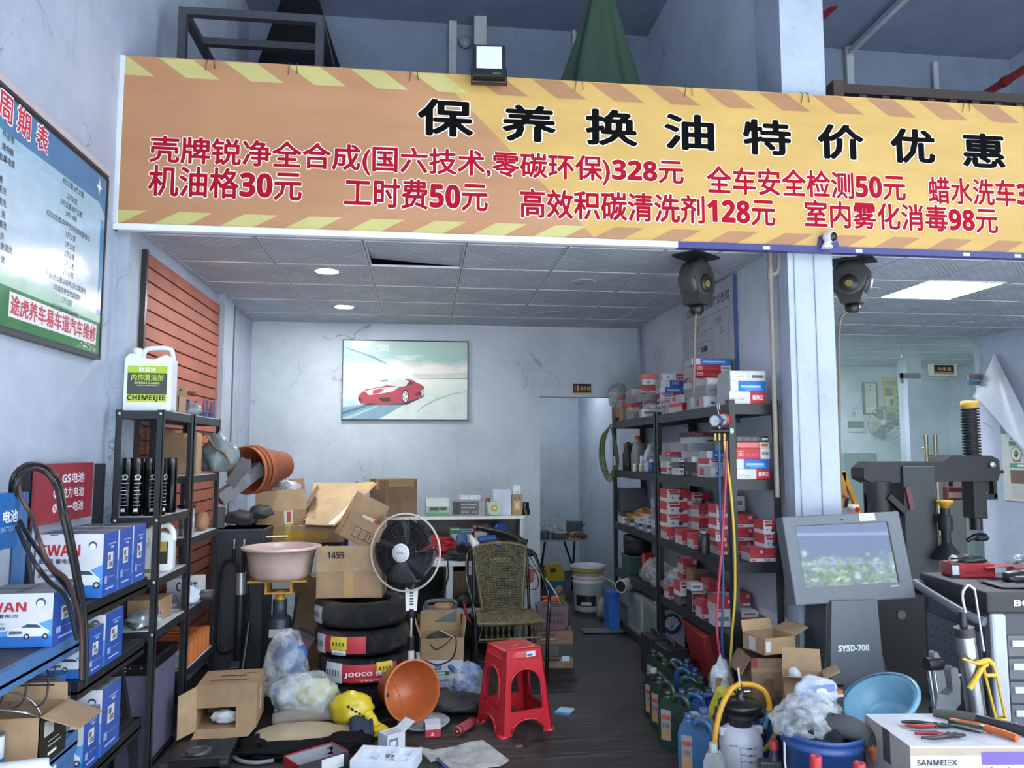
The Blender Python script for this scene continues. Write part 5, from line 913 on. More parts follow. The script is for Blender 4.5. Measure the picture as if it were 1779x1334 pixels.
for i, (m, x, w, h, z) in enumerate((('3f8a5a', .315, .10, .15, .83), ('3f78a8', .415, .10, .145, .825), ('a03644', .53, .15, .21, .81))):
    t = thing('payment_card', ('green payment card standing on the desk back panel', 'blue payment card between the green and the red one', 'large red payment card at the right of the desk back panel')[i], 'card', (.21 + x - .31 + .08, 6.3 + yb - .031, z - .08 + (.02 if i < 2 else .01)))
    b = MB(); b.box(-w / 2, -.003, 0, w / 2, 0, h, m + ',.35'); M = fr((0, -.0033, 0), (1, 0, 0), (0, 0, 1)); b.rect(-w * .34, h * .2, w * .34, h * .2 + w * .68, 'd6d9da', M)
    if i == 2: b.text('▬▬▬▬▬', -w * .38, w * .38, h * .84, h * .92, 'e3cdd0', M, .02); b.lathe([(.009, 0), (.009, .0004)], 'e3cdd0', 14, M @ Tm(0, h * .72, 0))
    elif i == 1: b.rect(-w * .48, h * .82, w * .48, h * .98, 'd6d9da', M); b.text('▬▬▬▬', -w * .4, w * .4, h * .86, h * .95, '4a5a70', M, .02, .001)
    else: b.text('▬▬▬▬', -w * .36, w * .36, h * .86, h * .93, 'd6e6da', M, .02)
    b.build('card', t)
LZ = hh + .001; LY = 6.58
carton('square brown carton with wavy top tape at the left of the desk ledge', (-.23, LY, LZ), 32, .30, .27, .31, 'card_dark', pr=[('f', .1, .8, .9, 1, '9a7d5c'), ('r', .3, 0, .5, 1, '7d6248')])
o = pbox(.19, .13, .15, '93b39c,.35', [('f', 0, .55, 1, 1, 'cfd8d2'), ('f', .15, .32, .9, .5, '3d5548', '▬▬▬ ▬▬'), ('f', 0, 0, 1, .2, '5f8f6e'), ('f', .1, .22, .6, .28, '4a6a58', '··········')]); solo(o, 'tissue_box', 'green and white tissue box on the desk ledge', 'box', (.135, LY - .02, LZ), 3, bev=.006)
o = pbox(.28, .15, .13, '8c8b8c,.4', [('f', .03, .08, .24, .92, '3a3a3d'), ('f', .24, .08, .8, .92, '55555a'), ('f', .28, .7, .74, .8, 'c9c9cc', '——·——·'), ('f', .28, .5, .7, .6, 'b4b4b8', '≡≡≡≡≡'), ('f', .28, .2, .5, .35, 'b4b4b8', '≡≡'), ('f', .6, .2, .75, .35, 'b4b4b8', '△⌂♲')]); solo(o, 'lamp_box', 'grey printed carton in the middle of the desk ledge', 'box', (.40, LY - .02, LZ), -2, bev=.003)
b = MB(); b.box(-.09, -.05, 0, .09, .05, .04, 'clear_plastic'); b.box(-.085, -.045, .004, .085, .045, .02, 'd6d9dc,.3'); solo(b, 'clear_tray', 'clear plastic blister tray lying on the grey printed carton', 'tray', (.41, LY - .02, LZ + .131), 0, bev=.004)
b = bottle([(.02, 0), (.022, .004), (.022, .10), (.016, .112)], 'd7d9da,.4', (.018, .112, .145, 'a82c30,.4')); solo(b, 'glue_tube', 'white tube with a red cap on the desk ledge', 'tube', (.565, LY - .03, LZ))
t = thing('disc', 'green printed disc leaning against the white box on the ledge', 'disc', (.615, LY - .085, LZ)); b = MB(); M = fr((0, 0, .062), (1, 0, 0), (0, .25, 1)); b.lathe([(.06, -.002), (.062, 0), (.06, .002)], '8fae7a,.25', 32, M); b.lathe([(.03, .0022), (.03, .003)], 'b98a5a', 24, M); b.lathe([(.008, .003), (.008, .0036)], 'd9dcd6', 14, M); b.build('disc_body', t)
o = pbox(.15, .09, .215, 'c9cede,.5'); solo(o, 'white_box', 'plain upright white box on the desk ledge', 'box', (.685, LY, LZ), 4, bev=.003)
t = thing('lotion_bottle', 'tan bottle box with a white top near the right end of the ledge', 'bottle', (.812, LY - .01, LZ), 0); b = pbox(.088, .07, .17, '9c7a4e,.4', [('f', .2, .8, .8, .9, '4f3a22', '▪ ▪'), ('f', .2, .25, .8, .7, 'c9a568'), ('f', .3, .35, .7, .6, 'e0c38a')]); b.build('box_body', t, bev=.003); b = MB(); b.box(-.035, -.03, .17, .035, .03, .25, 'cfd2d6,.3'); b.rect(-.02, .19, .02, .197, '5a5d62', fr((0, -.0305, 0), (1, 0, 0), (0, 0, 1))); b.build('top', t, bev=.006)
b = MB(); b.lathe([(.034, 0), (.034, .045), (.027, .05), (.027, .105), (.024, .108)], '131315,.3', 20); solo(b, 'black_jar', 'squat black plastic jar at the right end of the desk ledge', 'jar', (.91 - .02, LY - .02, LZ))
DZ = ht + .001
b = MB(); b.blob((0, 0, .06), (.2, .13, .085), 'a03038,.8', 61, .55, 4, 2.2); solo(b, 'red_cloth', 'crumpled red cloth on the desk behind the fan', 'cloth', (.13, 6.46, DZ))
t = thing('blue_tube', 'blue cylindrical can lying toward us on the desk clutter', 'can', (.33, 6.16, DZ + .1)); b = MB(); b.cyl((0, .1, .05), (-.01, -.09, .0), .045, '33507f,.4', 20); b.build('canister', t); b = MB(); b.cyl((-.01, -.09, 0), (-.012, -.13, -.01), .044, '16181d,.4', 20, .04); b.build('end_cap', t)
b = MB(); b.blob((0, 0, .03), (.16, .13, .04), '1b1c20,.7', 62, .5, 3, 2.5); solo(b, 'tool_roll', 'dark tool roll under the cans on the desk', 'tool roll', (.35, 6.14, DZ))
t = thing('spray_bottle', 'small white bottle lying on the desk clutter', 'bottle', (.43, 6.08, DZ + .085), 0); b = MB(); b.tube([(0, -.07, 0), (-.0, .0, .03), (-.02, .07, .06), (-.025, .09, .07), (-.03, .12, .085)], [.035, .034, .026, .014, .014], 'ced2d3,.4', 14); b.build('bottle_body', t)
b = MB(); b.cyl((.0, 0, 0), (.14, .02, .012), .03, '2c4f9c,.35', 18); solo(b, 'blue_can', 'blue can lying sideways behind the small white bottle', 'can', (.46, 6.22, DZ + .135))
b = MB(); b.lathe([(.05, -.02), (.055, -.02), (.055, .02), (.05, .02)], '2a47a0,.3', 24, Tm(0, 0, .056, 78, 0, 20)); b.lathe([(.036, -.018), (.05, -.018), (.05, .018), (.036, .018)], '20386f,.4', 20, Tm(0, 0, .056, 78, 0, 20), cap=False); solo(b, 'tape_roll', 'roll of blue tape standing against the red payment card', 'tape', (.66, 6.42, DZ + .14))
t = thing('grinder', 'black cordless grinder lying across the desk clutter', 'power tool', (.6, 6.24, DZ + .17), -25); b = MB(); b.tube(spline([(-.16, 0, .06), (-.05, 0, .04), (.08, 0, .02), (.2, 0, -.02)], 4), [.024] * 6 + [.028] * 7, '17181b,.4', 14); b.build('tool_body', t); b = MB(); b.cyl((.19, 0, -.03), (.26, 0, -.05), .03, '24262b,.4', 14); b.build('tool_head', t)
b = MB(); b.box(-.2, -.13, 0, .2, .13, .1, '1a1b1e,.5'); b.box(-.16, -.12, .1, .0, .1, .14, '232529,.4'); solo(b, 'tool_case', 'black tool case buried in the desk clutter', 'case', (.64, 6.3, DZ), -6, bev=.012)
for i, (pts, lb) in enumerate((([(830, 962, 6.05), (834, 952, 6.05), (842, 952, 6.05), (856, 966, 6.05)], 'white looped cable on the desk edge behind the chair'), ([(870, 945, 6.1), (890, 940, 6.08), (908, 945, 6.0), (918, 962, 5.95), (928, 980, 5.9), (938, 995, 5.85)], 'black cable sagging off the right end of the desk'), ([(905, 975, 5.95), (925, 985, 5.9), (935, 1005, 5.9), (932, 1022, 5.9), (915, 1022, 5.9), (908, 1000, 5.92)], 'thin black cable looping beside the chair arm'))):
    hose('desk_cable', lb, [aY(*p) for p in pts], .004, ('c9ccd0', '141517', '18191b')[i] + ',.4', 'cable')
hose('white_cable', 'white cable running from the desk edge down to the power supply', [aY(p, q, y) for p, q, y in ((925, 975, 5.95), (948, 1005, 5.85), (965, 1030, 5.8), (974, 1052, 5.78), (970, 1068, 5.78))], .004, 'c2c4c6,.4', 'cable')
hose('black_cable', 'black cable trailing past the power supply to its carton', [aY(p, q, y) for p, q, y in ((974, 1042, 5.75), (985, 1062, 5.72), (990, 1080, 5.7), (984, 1092, 5.66))], .004, '131416,.4', 'cable')
t = thing('red_clip', 'small red clamp hanging among the cables at the desk end', 'clamp', aY(923, 1000, 5.93)); b = MB(); b.box(-.02, -.012, -.05, .02, .012, .05, 'a22c36,.4', Tm(0, 0, 0, 0, 12)); b.build('clip', t, bev=.005)
hose('fan_cable', 'black power cable hanging in front of the desk leg', [aY(p, q, y) for p, q, y in ((780, 950, 6.0), (778, 975, 5.97), (779, 1000, 5.96), (772, 1022, 5.96), (765, 1032, 5.96))], .006, '131416,.4', 'cable')
b = MB(); b.blob((0, 0, 0), (.1, .09, .03), '17181b,.6', 63, .6, 3, 3); 
solo(b, 'cable_heap', 'heap of black cables and plugs at the right end of the desk', 'cable', (.79, 6.06, DZ + .03))
# things under the desk
o = MB()
for i in range(5): o.box(-.19 + i * .076, 0, 0, -.19 + (i + 1) * .076 - .002, .02, .26, ('5c4034', '6a4a3b', '533930')[i % 3] + ',.5')
solo(o, 'wood_board', 'brown wood veneer board leaning on the lower desk shelf', 'board', (.42, 6.12, .372))
t = thing('headset', 'black rounded headset bag on the lower desk shelf', 'bag', (.34, 6.04, .372)); b = MB(); b.blob((0, 0, .05), (.08, .06, .055), '15161a,.6', 64, .2, 3); b.blob((.16, .0, .03), (.1, .05, .03), '20242c,.5', 65, .4, 3); b.build('bag_body', t)
for x in (-.0, .16): b = MB(); b.sheet(lambda u, v: (x + .02 * v - .015 + .05 * u * u, -.055 - .05 * u, .06 - .16 * u), 8, 2, 'a5263a,.6'); b.build('red_strap', t, sol=.003)
ob = carton('white oil carton with a green stripe under the desk front', (.135, 5.42, 0), 4, .3, .26, .17, 'c7cdda,.5', pr=[('f', .1, .66, .5, .86, '2a4468', '0W-20'), ('f', .06, .46, .75, .6, '3f6a46'), ('f', .1, .49, .6, .57, 'd9e0d9', '▬▬▬▬▬▬'), ('f', .1, .2, .7, .3, '2c4a78', '■■■ 4×4L'), ('f', .1, .05, .8, .12, '9098aa', '················')], tape=None)
carton('open brown carton on top of the white oil carton', (.15, 5.43, .172), 2, .29, .24, .14, 'card', flaps={'r': (8, .12), 'b': (-4, .14), 'l': (20, .1)})
b = MB(); b.blob((0, 0, .06), (.085, .075, .07), '17181c,.7', 66, .2, 3, 2); b.blob((.06, .01, .05), (.05, .06, .05), '2a2b30,.7', 67, .4, 3, 2); solo(b, 'black_bundle', 'black cloth bundle and cables lying in the open carton under the desk', 'cloth', (.13, 5.43, .20))
t = thing('drill_case', 'grey curved handle case with brown top beside the fan pole', 'case', (.14, 5.6, .37), 0); b = MB(); b.box(-.12, -.06, 0, .12, .08, .09, '5f646a,.5'); b.tube(spline([(-.09, -.05, .09), (-.08, -.05, .14), (.1, -.05, .14), (.11, -.05, .09)], 5), .014, '4a4f55,.4', 8); b.build('case_body', t, bev=.01); b = MB(); b.blob((.02, -.02, .1), (.07, .04, .03), 'b28a62,.6', 68, .2, 2); b.build('top', t)
b = MB(); b.box(-.16, -.12, 0, .16, .14, .369, '26221f,.7'); solo(b, 'crate', 'dark wooden crate behind the fan pole', 'crate', (.14, 5.72, 0), 0, bev=.006)
t = thing('glove_bag', 'clear bag of blue rubber gloves on the floor beside the chair leg', 'bag', (.30, 5.05, 0)); b = MB()
for i in range(22): a = i * 1.9; rr = .03 + .05 * rnd.random(); z = .03 + .13 * rnd.random(); b.tube(spline([(cos(a) * rr, sin(a) * rr * .8, z), (cos(a + .5) * (rr + .03), sin(a + .5) * (rr + .02) * .8, z + .035), (cos(a + 1.1) * (rr + .01), sin(a + 1.1) * rr * .8, z + .01)], 4), .017, ('2f62a6', '3a74bc', '26528e')[i % 3] + ',.4', 8)
b.build('gloves', t); b = MB(); b.blob((0, 0, .1), (.125, .1, .12), 'film', 71, .22, 4, 1.4); b.build('bag_film', t)
hose('coiled_cable', 'black cable looping in front of the white oil carton', [aY(p, q, y) for p, q, y in ((748, 1120, 5.2), (758, 1128, 5.17), (775, 1118, 5.17), (790, 1105, 5.2), (792, 1125, 5.17), (784, 1145, 5.18), (760, 1155, 5.2), (738, 1150, 5.22), (742, 1180, 5.2))], .005, '151618,.4', 'cable')
hose('tan_cable', 'pale cable crossing the black bundle under the desk', [aY(p, q, y) for p, q, y in ((765, 1095, 5.2), (780, 1103, 5.18), (790, 1110, 5.18), (788, 1130, 5.18))], .004, 'a99f86,.4', 'cable')
b = MB(); b.blob((0, 0, .05), (.2, .14, .05), '24262b,.6', 72, .4, 3, 2); solo(b, 'black_bag', 'flat black bag on the floor between the orange pot and the gloves', 'bag', (.245, 4.80, 0))
# power supply on its carton, right of the chair
ps = thing('power_supply', 'purple brown power supply box with slotted front, on the printed carton', 'power supply', (.975, 5.78, .262), -4); b = pbox(.23, .2, .165, '5c4452,.5'); M = FM('f', .23, .2, .165)
for r_ in range(2):
    for i in range(14): b.rect(.07 + i * .0095, .04 + r_ * .055, .074 + i * .0095, .075 + r_ * .055, '1a1216', M, .0006)
b.build('housing', ps, bev=.004); b = MB(); b.box(-.115, -.1, .165, .115, .1, .17, '33262e,.5'); b.build('lid', ps)
b = MB(); b.tube(spline([(-.06, -.05, .02), (0, -.06, .03), (.05, -.03, .02), (.06, .03, .03), (0, .05, .02), (-.05, .02, .035), (-.02, -.04, .045)], 6), .011, 'b5532e,.4', 8); solo(b, 'extension_lead', 'coil of orange cord lying on top of the power supply', 'cord', (.965, 5.78, .44))
carton('brown carton with dark printed band under the power supply', (.985, 5.78, 0), -4, .265, .28, .26, 'card_dark', pr=[('f', 0, .3, 1, .66, '3a3836'), ('f', .1, .76, .55, .84, '7a3038'), ('f', .12, .88, .5, .93, '4a3a2c', '▬▬—▬▬'), ('f', .12, .78, .52, .82, 'c7a9a4', '■■■■■■'), ('f', .1, .36, .6, .62, '55524e'), ('f', .7, .2, .9, .34, 'b9cbd6'), ('f', .1, .2, .62, .27, '33291f', '▬▬▬▬▬▬')])
# monitor cartons beside chair, desk side
# ================================================================ BACK WALL: picture, restroom sign
q = aY(596, 590, YB); r_ = aY(813, 731, YB); PW = r_.x - q.x; PH = q.z - r_.z
pc = thing('framed_picture', 'framed picture of a red sports car on a pale road, on the back wall', 'picture', (q.x, YB, r_.z)); M = fr((0, -.022, 0), (1, 0, 0), (0, 0, 1))
b = MB(); b.box(0, -.02, 0, PW, 0, PH, '3a3f44'); b.build('backing', pc)
b = MB(); b.at(fr((0, -.022, 0), (1, 0, 0), (0, 0, 1))); b.rect(.008, .008, PW - .008, PH - .008, 'landscape'); o = b
def pp(pts, m, z): b.poly([(x * PW, (1 - y) * PH, z) for x, y in pts], m)
def pk(x, y): return ((x - 228) / 1372, (y - 128) / 895)
def pz(l, m, z): pp([pk(*c) for c in l], m, z)
pz([(240, 885), (520, 840), (900, 850), (620, 1015), (240, 1015)], '7fa3b5,.3', .0006); pz([(240, 930), (500, 850), (560, 850), (240, 965)], '55798f,.3', .0009); pz([(240, 1000), (600, 860), (640, 860), (300, 1015), (240, 1015)], 'a9c4cf,.3', .0009); pz([(560, 1015), (900, 840), (1110, 760), (1590, 690), (1590, 1015)], 'd5e2dd,.3', .0005)
pz([(1035, 930), (1100, 860), (1250, 780), (1420, 720), (1590, 690), (1590, 696), (1420, 730), (1260, 792), (1110, 870), (1040, 938)], '9fb7b0,.3', .001); pz([(255, 215), (420, 262), (560, 310), (660, 368), (760, 420), (640, 372), (540, 330), (430, 285), (320, 250)], '6d99a5,.3', .001)
pz([(980, 500), (1200, 500), (1590, 480), (1590, 540), (1000, 552)], 'd6dcd2,.3', .0006); pz([(1050, 556), (1590, 545), (1590, 556), (1050, 562)], '7f9aa0,.3', .001); pz([(620, 585), (700, 570), (730, 580), (660, 598)], '5f93ad,.3', .001)
pz([(430, 855), (930, 850), (1090, 770), (1115, 640), (700, 800)], '3a3034,.3', .0012)
pz([(402, 760), (440, 715), (490, 680), (600, 660), (690, 640), (740, 600), (800, 570), (900, 560), (985, 570), (1040, 605), (1090, 625), (1112, 665), (1110, 760), (1060, 772), (945, 810), (920, 830), (690, 852), (540, 840), (430, 838), (405, 800)], 'b23c52,.3', .0018)
pz([(700, 632), (745, 595), (805, 568), (895, 562), (950, 585), (915, 640), (860, 650)], 'd3ddd6,.3', .0024); pz([(470, 700), (600, 668), (850, 645), (780, 700), (640, 730), (520, 745)], 'e3d6d2,.3', .0024); pz([(560, 690), (690, 665), (640, 720), (560, 735)], 'b84a5e,.3', .0028); pz([(920, 640), (960, 590), (1000, 600), (990, 618)], '4a3a42,.3', .0026)
pz([(620, 780), (740, 768), (755, 812), (660, 816)], '2e2a2d,.3', .0026); pz([(405, 782), (435, 780), (438, 812), (412, 806)], '2e2a2d,.3', .0026); pz([(1035, 715), (1085, 700), (1080, 735), (1010, 745)], '2e2a2d,.3', .0026)
for cx, cy, rx_, ry_ in ((910, 758, 38, 78), (1098, 712, 18, 56)):
    pz([(cx + rx_ * cos(a * pi / 12), cy + ry_ * sin(a * pi / 12)) for a in range(24)][::-1], '2a282b,.3', .003); pz([(cx + rx_ * .75 * cos(a * pi / 12), cy + ry_ * .8 * sin(a * pi / 12)) for a in range(24)][::-1], 'dfe4e4,.3', .0034)
    for a in range(5): pz([(cx + rx_ * .7 * cos(a * 1.257 + d_) * k, cy + ry_ * .75 * sin(a * 1.257 + d_) * k) for d_, k in ((.35, .35), (.45, 1), (.8, 1), (.85, .35))][::-1], '6a6e72,.3', .0038)
for i in range(4): pz([(585 + i * 12, 170 + i * 22), (720, 168 + i * 22), (725, 176 + i * 22), (595 + i * 12, 178 + i * 22)], 'eaf2ee,.3', .001)
b.build('print', pc)
b = MB(); k = .009
for x0_, z0_, x1_, z1_ in ((0, 0, PW, k), (0, PH - k, PW, PH), (0, 0, k, PH), (PW - k, 0, PW, PH)): b.box(x0_, -.03, z0_, x1_, 0, z1_, '2c343c,.4')
b.build('frame', pc)
q = aY(1011, 675, YB); sg = thing('restroom_sign', 'small black and gold restroom sign above the doorway', 'sign', (q.x, YB, q.z)); b = MB(); b.box(-.088, -.012, -.045, .088, 0, .045, '191613,.3'); b.box(-.088, -.0125, -.045, .088, 0, -.036, 'b98f4f,.3'); M = fr((0, -.0125, 0), (1, 0, 0), (0, 0, 1)); b.text('洗手间', -.02, .078, -.02, .022, 'd2b273', M, .02); b.box(-.076, -.0132, -.025, -.06, -.012, .015, 'b9343c'); b.box(-.05, -.0132, -.025, -.034, -.012, .015, 'd2a060'); b.lathe([(.008, 0), (.008, .001)], 'b9343c', 12, M @ Tm(-.068, .025, 0)); b.lathe([(.008, 0), (.008, .001)], 'd2a060', 12, M @ Tm(-.042, .025, 0)); b.build('plate', sg, bev=.002)
# downlights
def downlight(px, py, on, label, zc=ZC, r=.075):
    p = aZ(px, py, zc); t = thing('downlight', label, 'ceiling light', (p.x, p.y, zc)); b = MB(); b.lathe([(r, -.003), (r * 1.12, -.004), (r * 1.15, .0), (r, .0)], 'b9bcc0,.35', 28, cap=False); b.build('rim', t)
    b = MB()
    if on: b.lathe([(0, -.002), (r, -.0025), (r, -.001), (0, -.001)][::-1], 'lamp', 28)
    else: b.lathe([(r, .0), (r * .8, .02), (r * .3, .03), (0, .03)], '8d9095,.25,.6', 24, cap=False); b.lathe([(0, .008), (.015, .01), (.015, .028)], 'd9dde0,.2', 14, Tm(-.01, 0, 0)); 
    b.build('lens', t); return t
downlight(568, 471, True, 'lit round ceiling downlight nearer the shop front'); downlight(598, 533, True, 'lit round ceiling downlight nearer the back wall'); downlight(1014, 489, False, 'unlit ceiling downlight nearer the hose reel'); downlight(960, 543, False, 'unlit ceiling downlight nearer the back wall')
downlight(1672, 561, False, 'unlit ceiling downlight deep in the right bay'); downlight(1508, 503, False, 'unlit ceiling downlight beside the right hose reel')
p = Vector((1.55, 8.9, ZC)); t = thing('corridor_lamp', 'round lamp in the corridor ceiling beyond the doorway', 'ceiling light', p); b = MB(); b.lathe([(0, -.012), (.09, -.012), (.1, 0), (0, 0)][::-1], 'lamp_dim', 24); b.build('diffuser', t)
# ================================================================ CORRIDOR behind the doorway
ct = thing('folding_table', 'small grey folding table crowded with pots in the corridor', 'table', (1.50, 8.5, 0)); b = MB(); b.box(-.28, -.22, .60, .30, .25, .62, '8d9096,.4'); b.build('table_top', ct)
for s in (-1, 1): b = MB(); b.tube([(s * .24, -.2, .02), (s * .1, .2, .6)], .012, '2a2c30,.4', 8); b.build('leg', ct); b = MB(); b.tube([(s * .2, .2, .02), (s * .16, -.18, .6)], .012, '2a2c30,.4', 8); b.build('leg', ct)
for i, (x, y, r, h, m, lb) in enumerate(((1.32, 8.38, .072, .09, '9da2a6,.25,.7', 'small steel pot at the left end of the corridor table'), (1.505, 8.36, .095, .07, 'b3b7bb,.25,.7', 'shallow steel pan in the middle of the corridor table'), (1.72, 8.62, .095, .17, '8f9498,.3,.7', 'tall steel pot at the right end of the corridor table'))):
    t = thing('cooking_pot', lb, 'pot', (x, y, .621)); b = MB(); b.lathe([(0, 0), (r, 0), (r, h), (r * 1.06, h + .003), (r * .97, h), (r * .95, .005), (0, .005)], m, 28, cap=False); b.build('pot_body', t); b = MB(); b.tube(spline([(r, 0, h * .7), (r + .03, 0, h * .75), (r + .03, .02, h * .75), (r, .02, h * .7)], 3), .005, '26282b', 6); b.build('handle', t)
b = MB(); b.lathe([(0, 0), (.14, .02), (.17, .12), (.16, .2), (.165, .21), (.15, .2), (.155, .12), (.13, .03), (0, .012)], '1e1f22,.4', 28, cap=False); solo(b, 'wok', 'blackened round pot on the floor beside the corridor table', 'pot', (1.37, 9.15, 0))
b = MB()
for i in range(9): b.blob((.06 * cos(i * 2.2), .05 * sin(i * 2.2), .035 + .01 * (i % 3)), (.045, .035, .035), ('8a5a40', 'a07850', '6a5240')[i % 3] + ',.7', 80 + i, .3, 2)
solo(b, 'food_bowl', 'brown food heap in a clear bag between the pots', 'food', (1.70, 8.30, .621))
b = MB(); b.blob((0, 0, .07), (.16, .1, .08), 'film_grey', 91, .4, 3); solo(b, 'plastic_bag', 'clear plastic bag behind the pots on the corridor table', 'bag', (1.40, 8.58, .625))
t = thing('oil_jug', 'yellow and blue oil jug on the corridor floor', 'jug', (1.40, 8.12, 0), 8); b = MB(); b.box(-.1, -.06, 0, .1, .06, .29, 'b59a2c,.4'); b.prism([(-.1, .29), (.1, .29), (.08, .36), (.05, .39), (-.05, .39), (-.1, .34)], .1, 'b59a2c,.4', fr((0, .05, 0), (1, 0, 0), (0, 0, 1))); b.build('body', t, bev=.012); b = MB(); b.box(-.102, -.062, .08, .102, .062, .22, '2f5f96,.4'); b.blob((.03, -.06, .13), (.05, .012, .05), 'c29a6a', 3, .3, 2); b.build('label', t); b = MB(); b.box(-.06, -.051, .31, .0, .051, .35, '191a1c'); b.build('handle_hole', t)
bk_ = thing('paint_bucket', 'white plastic bucket with green and pink rings at the end of the rack', 'bucket', (1.66, 7.66, 0)); b = MB(); b.lathe([(0, 0), (.13, 0), (.135, .01), (.15, .27), (.156, .275), (.156, .29), (.15, .295), (.152, .32), (.158, .325), (.158, .335), (.15, .34)], 'c4c9cd,.4', 40); b.build('pail', bk_); b = MB(); b.lathe([(.153, .34), (.157, .38)], 'b58f96,.4', 40); b.lathe([(.16, .38), (.172, .385), (.172, .41), (.16, .415)], '8a9a45,.4', 40); b.lathe([(.17, .415), (.178, .42), (.175, .44), (.15, .445), (.14, .43), (0, .43)], 'b9b4c0,.4', 40); b.build('stacked_rings', bk_)
b = MB(); b.sheet(lambda u, v: (.141 * sin((u - .75) * 1.5) * 1.02 + .0, -.141 * cos((u - .75) * 1.5) * 1.02, .06 + .17 * v), 10, 2, '26282c,.4'); b.text('▬▬▬', -.1, .0, .07, .1, 'c9ccd0', fr((0, -.152, 0), (1, -.25, 0), (0, 0, 1)), .02); b.build('label', bk_)
b = MB(); b.blob((0, 0, .1), (.07, .06, .11), '8d8478,.6', 95, .4, 3); solo(b, 'cloth_sack', 'small tan cloth sack beside the white bucket', 'sack', (1.72, 7.2, 0))
b = MB(); b.blob((0, 0, .12), (.1, .09, .13), 'film_grey', 96, .4, 3); solo(b, 'plastic_bag', 'grey plastic bag behind the white bucket', 'bag', (1.86, 7.9, .0))
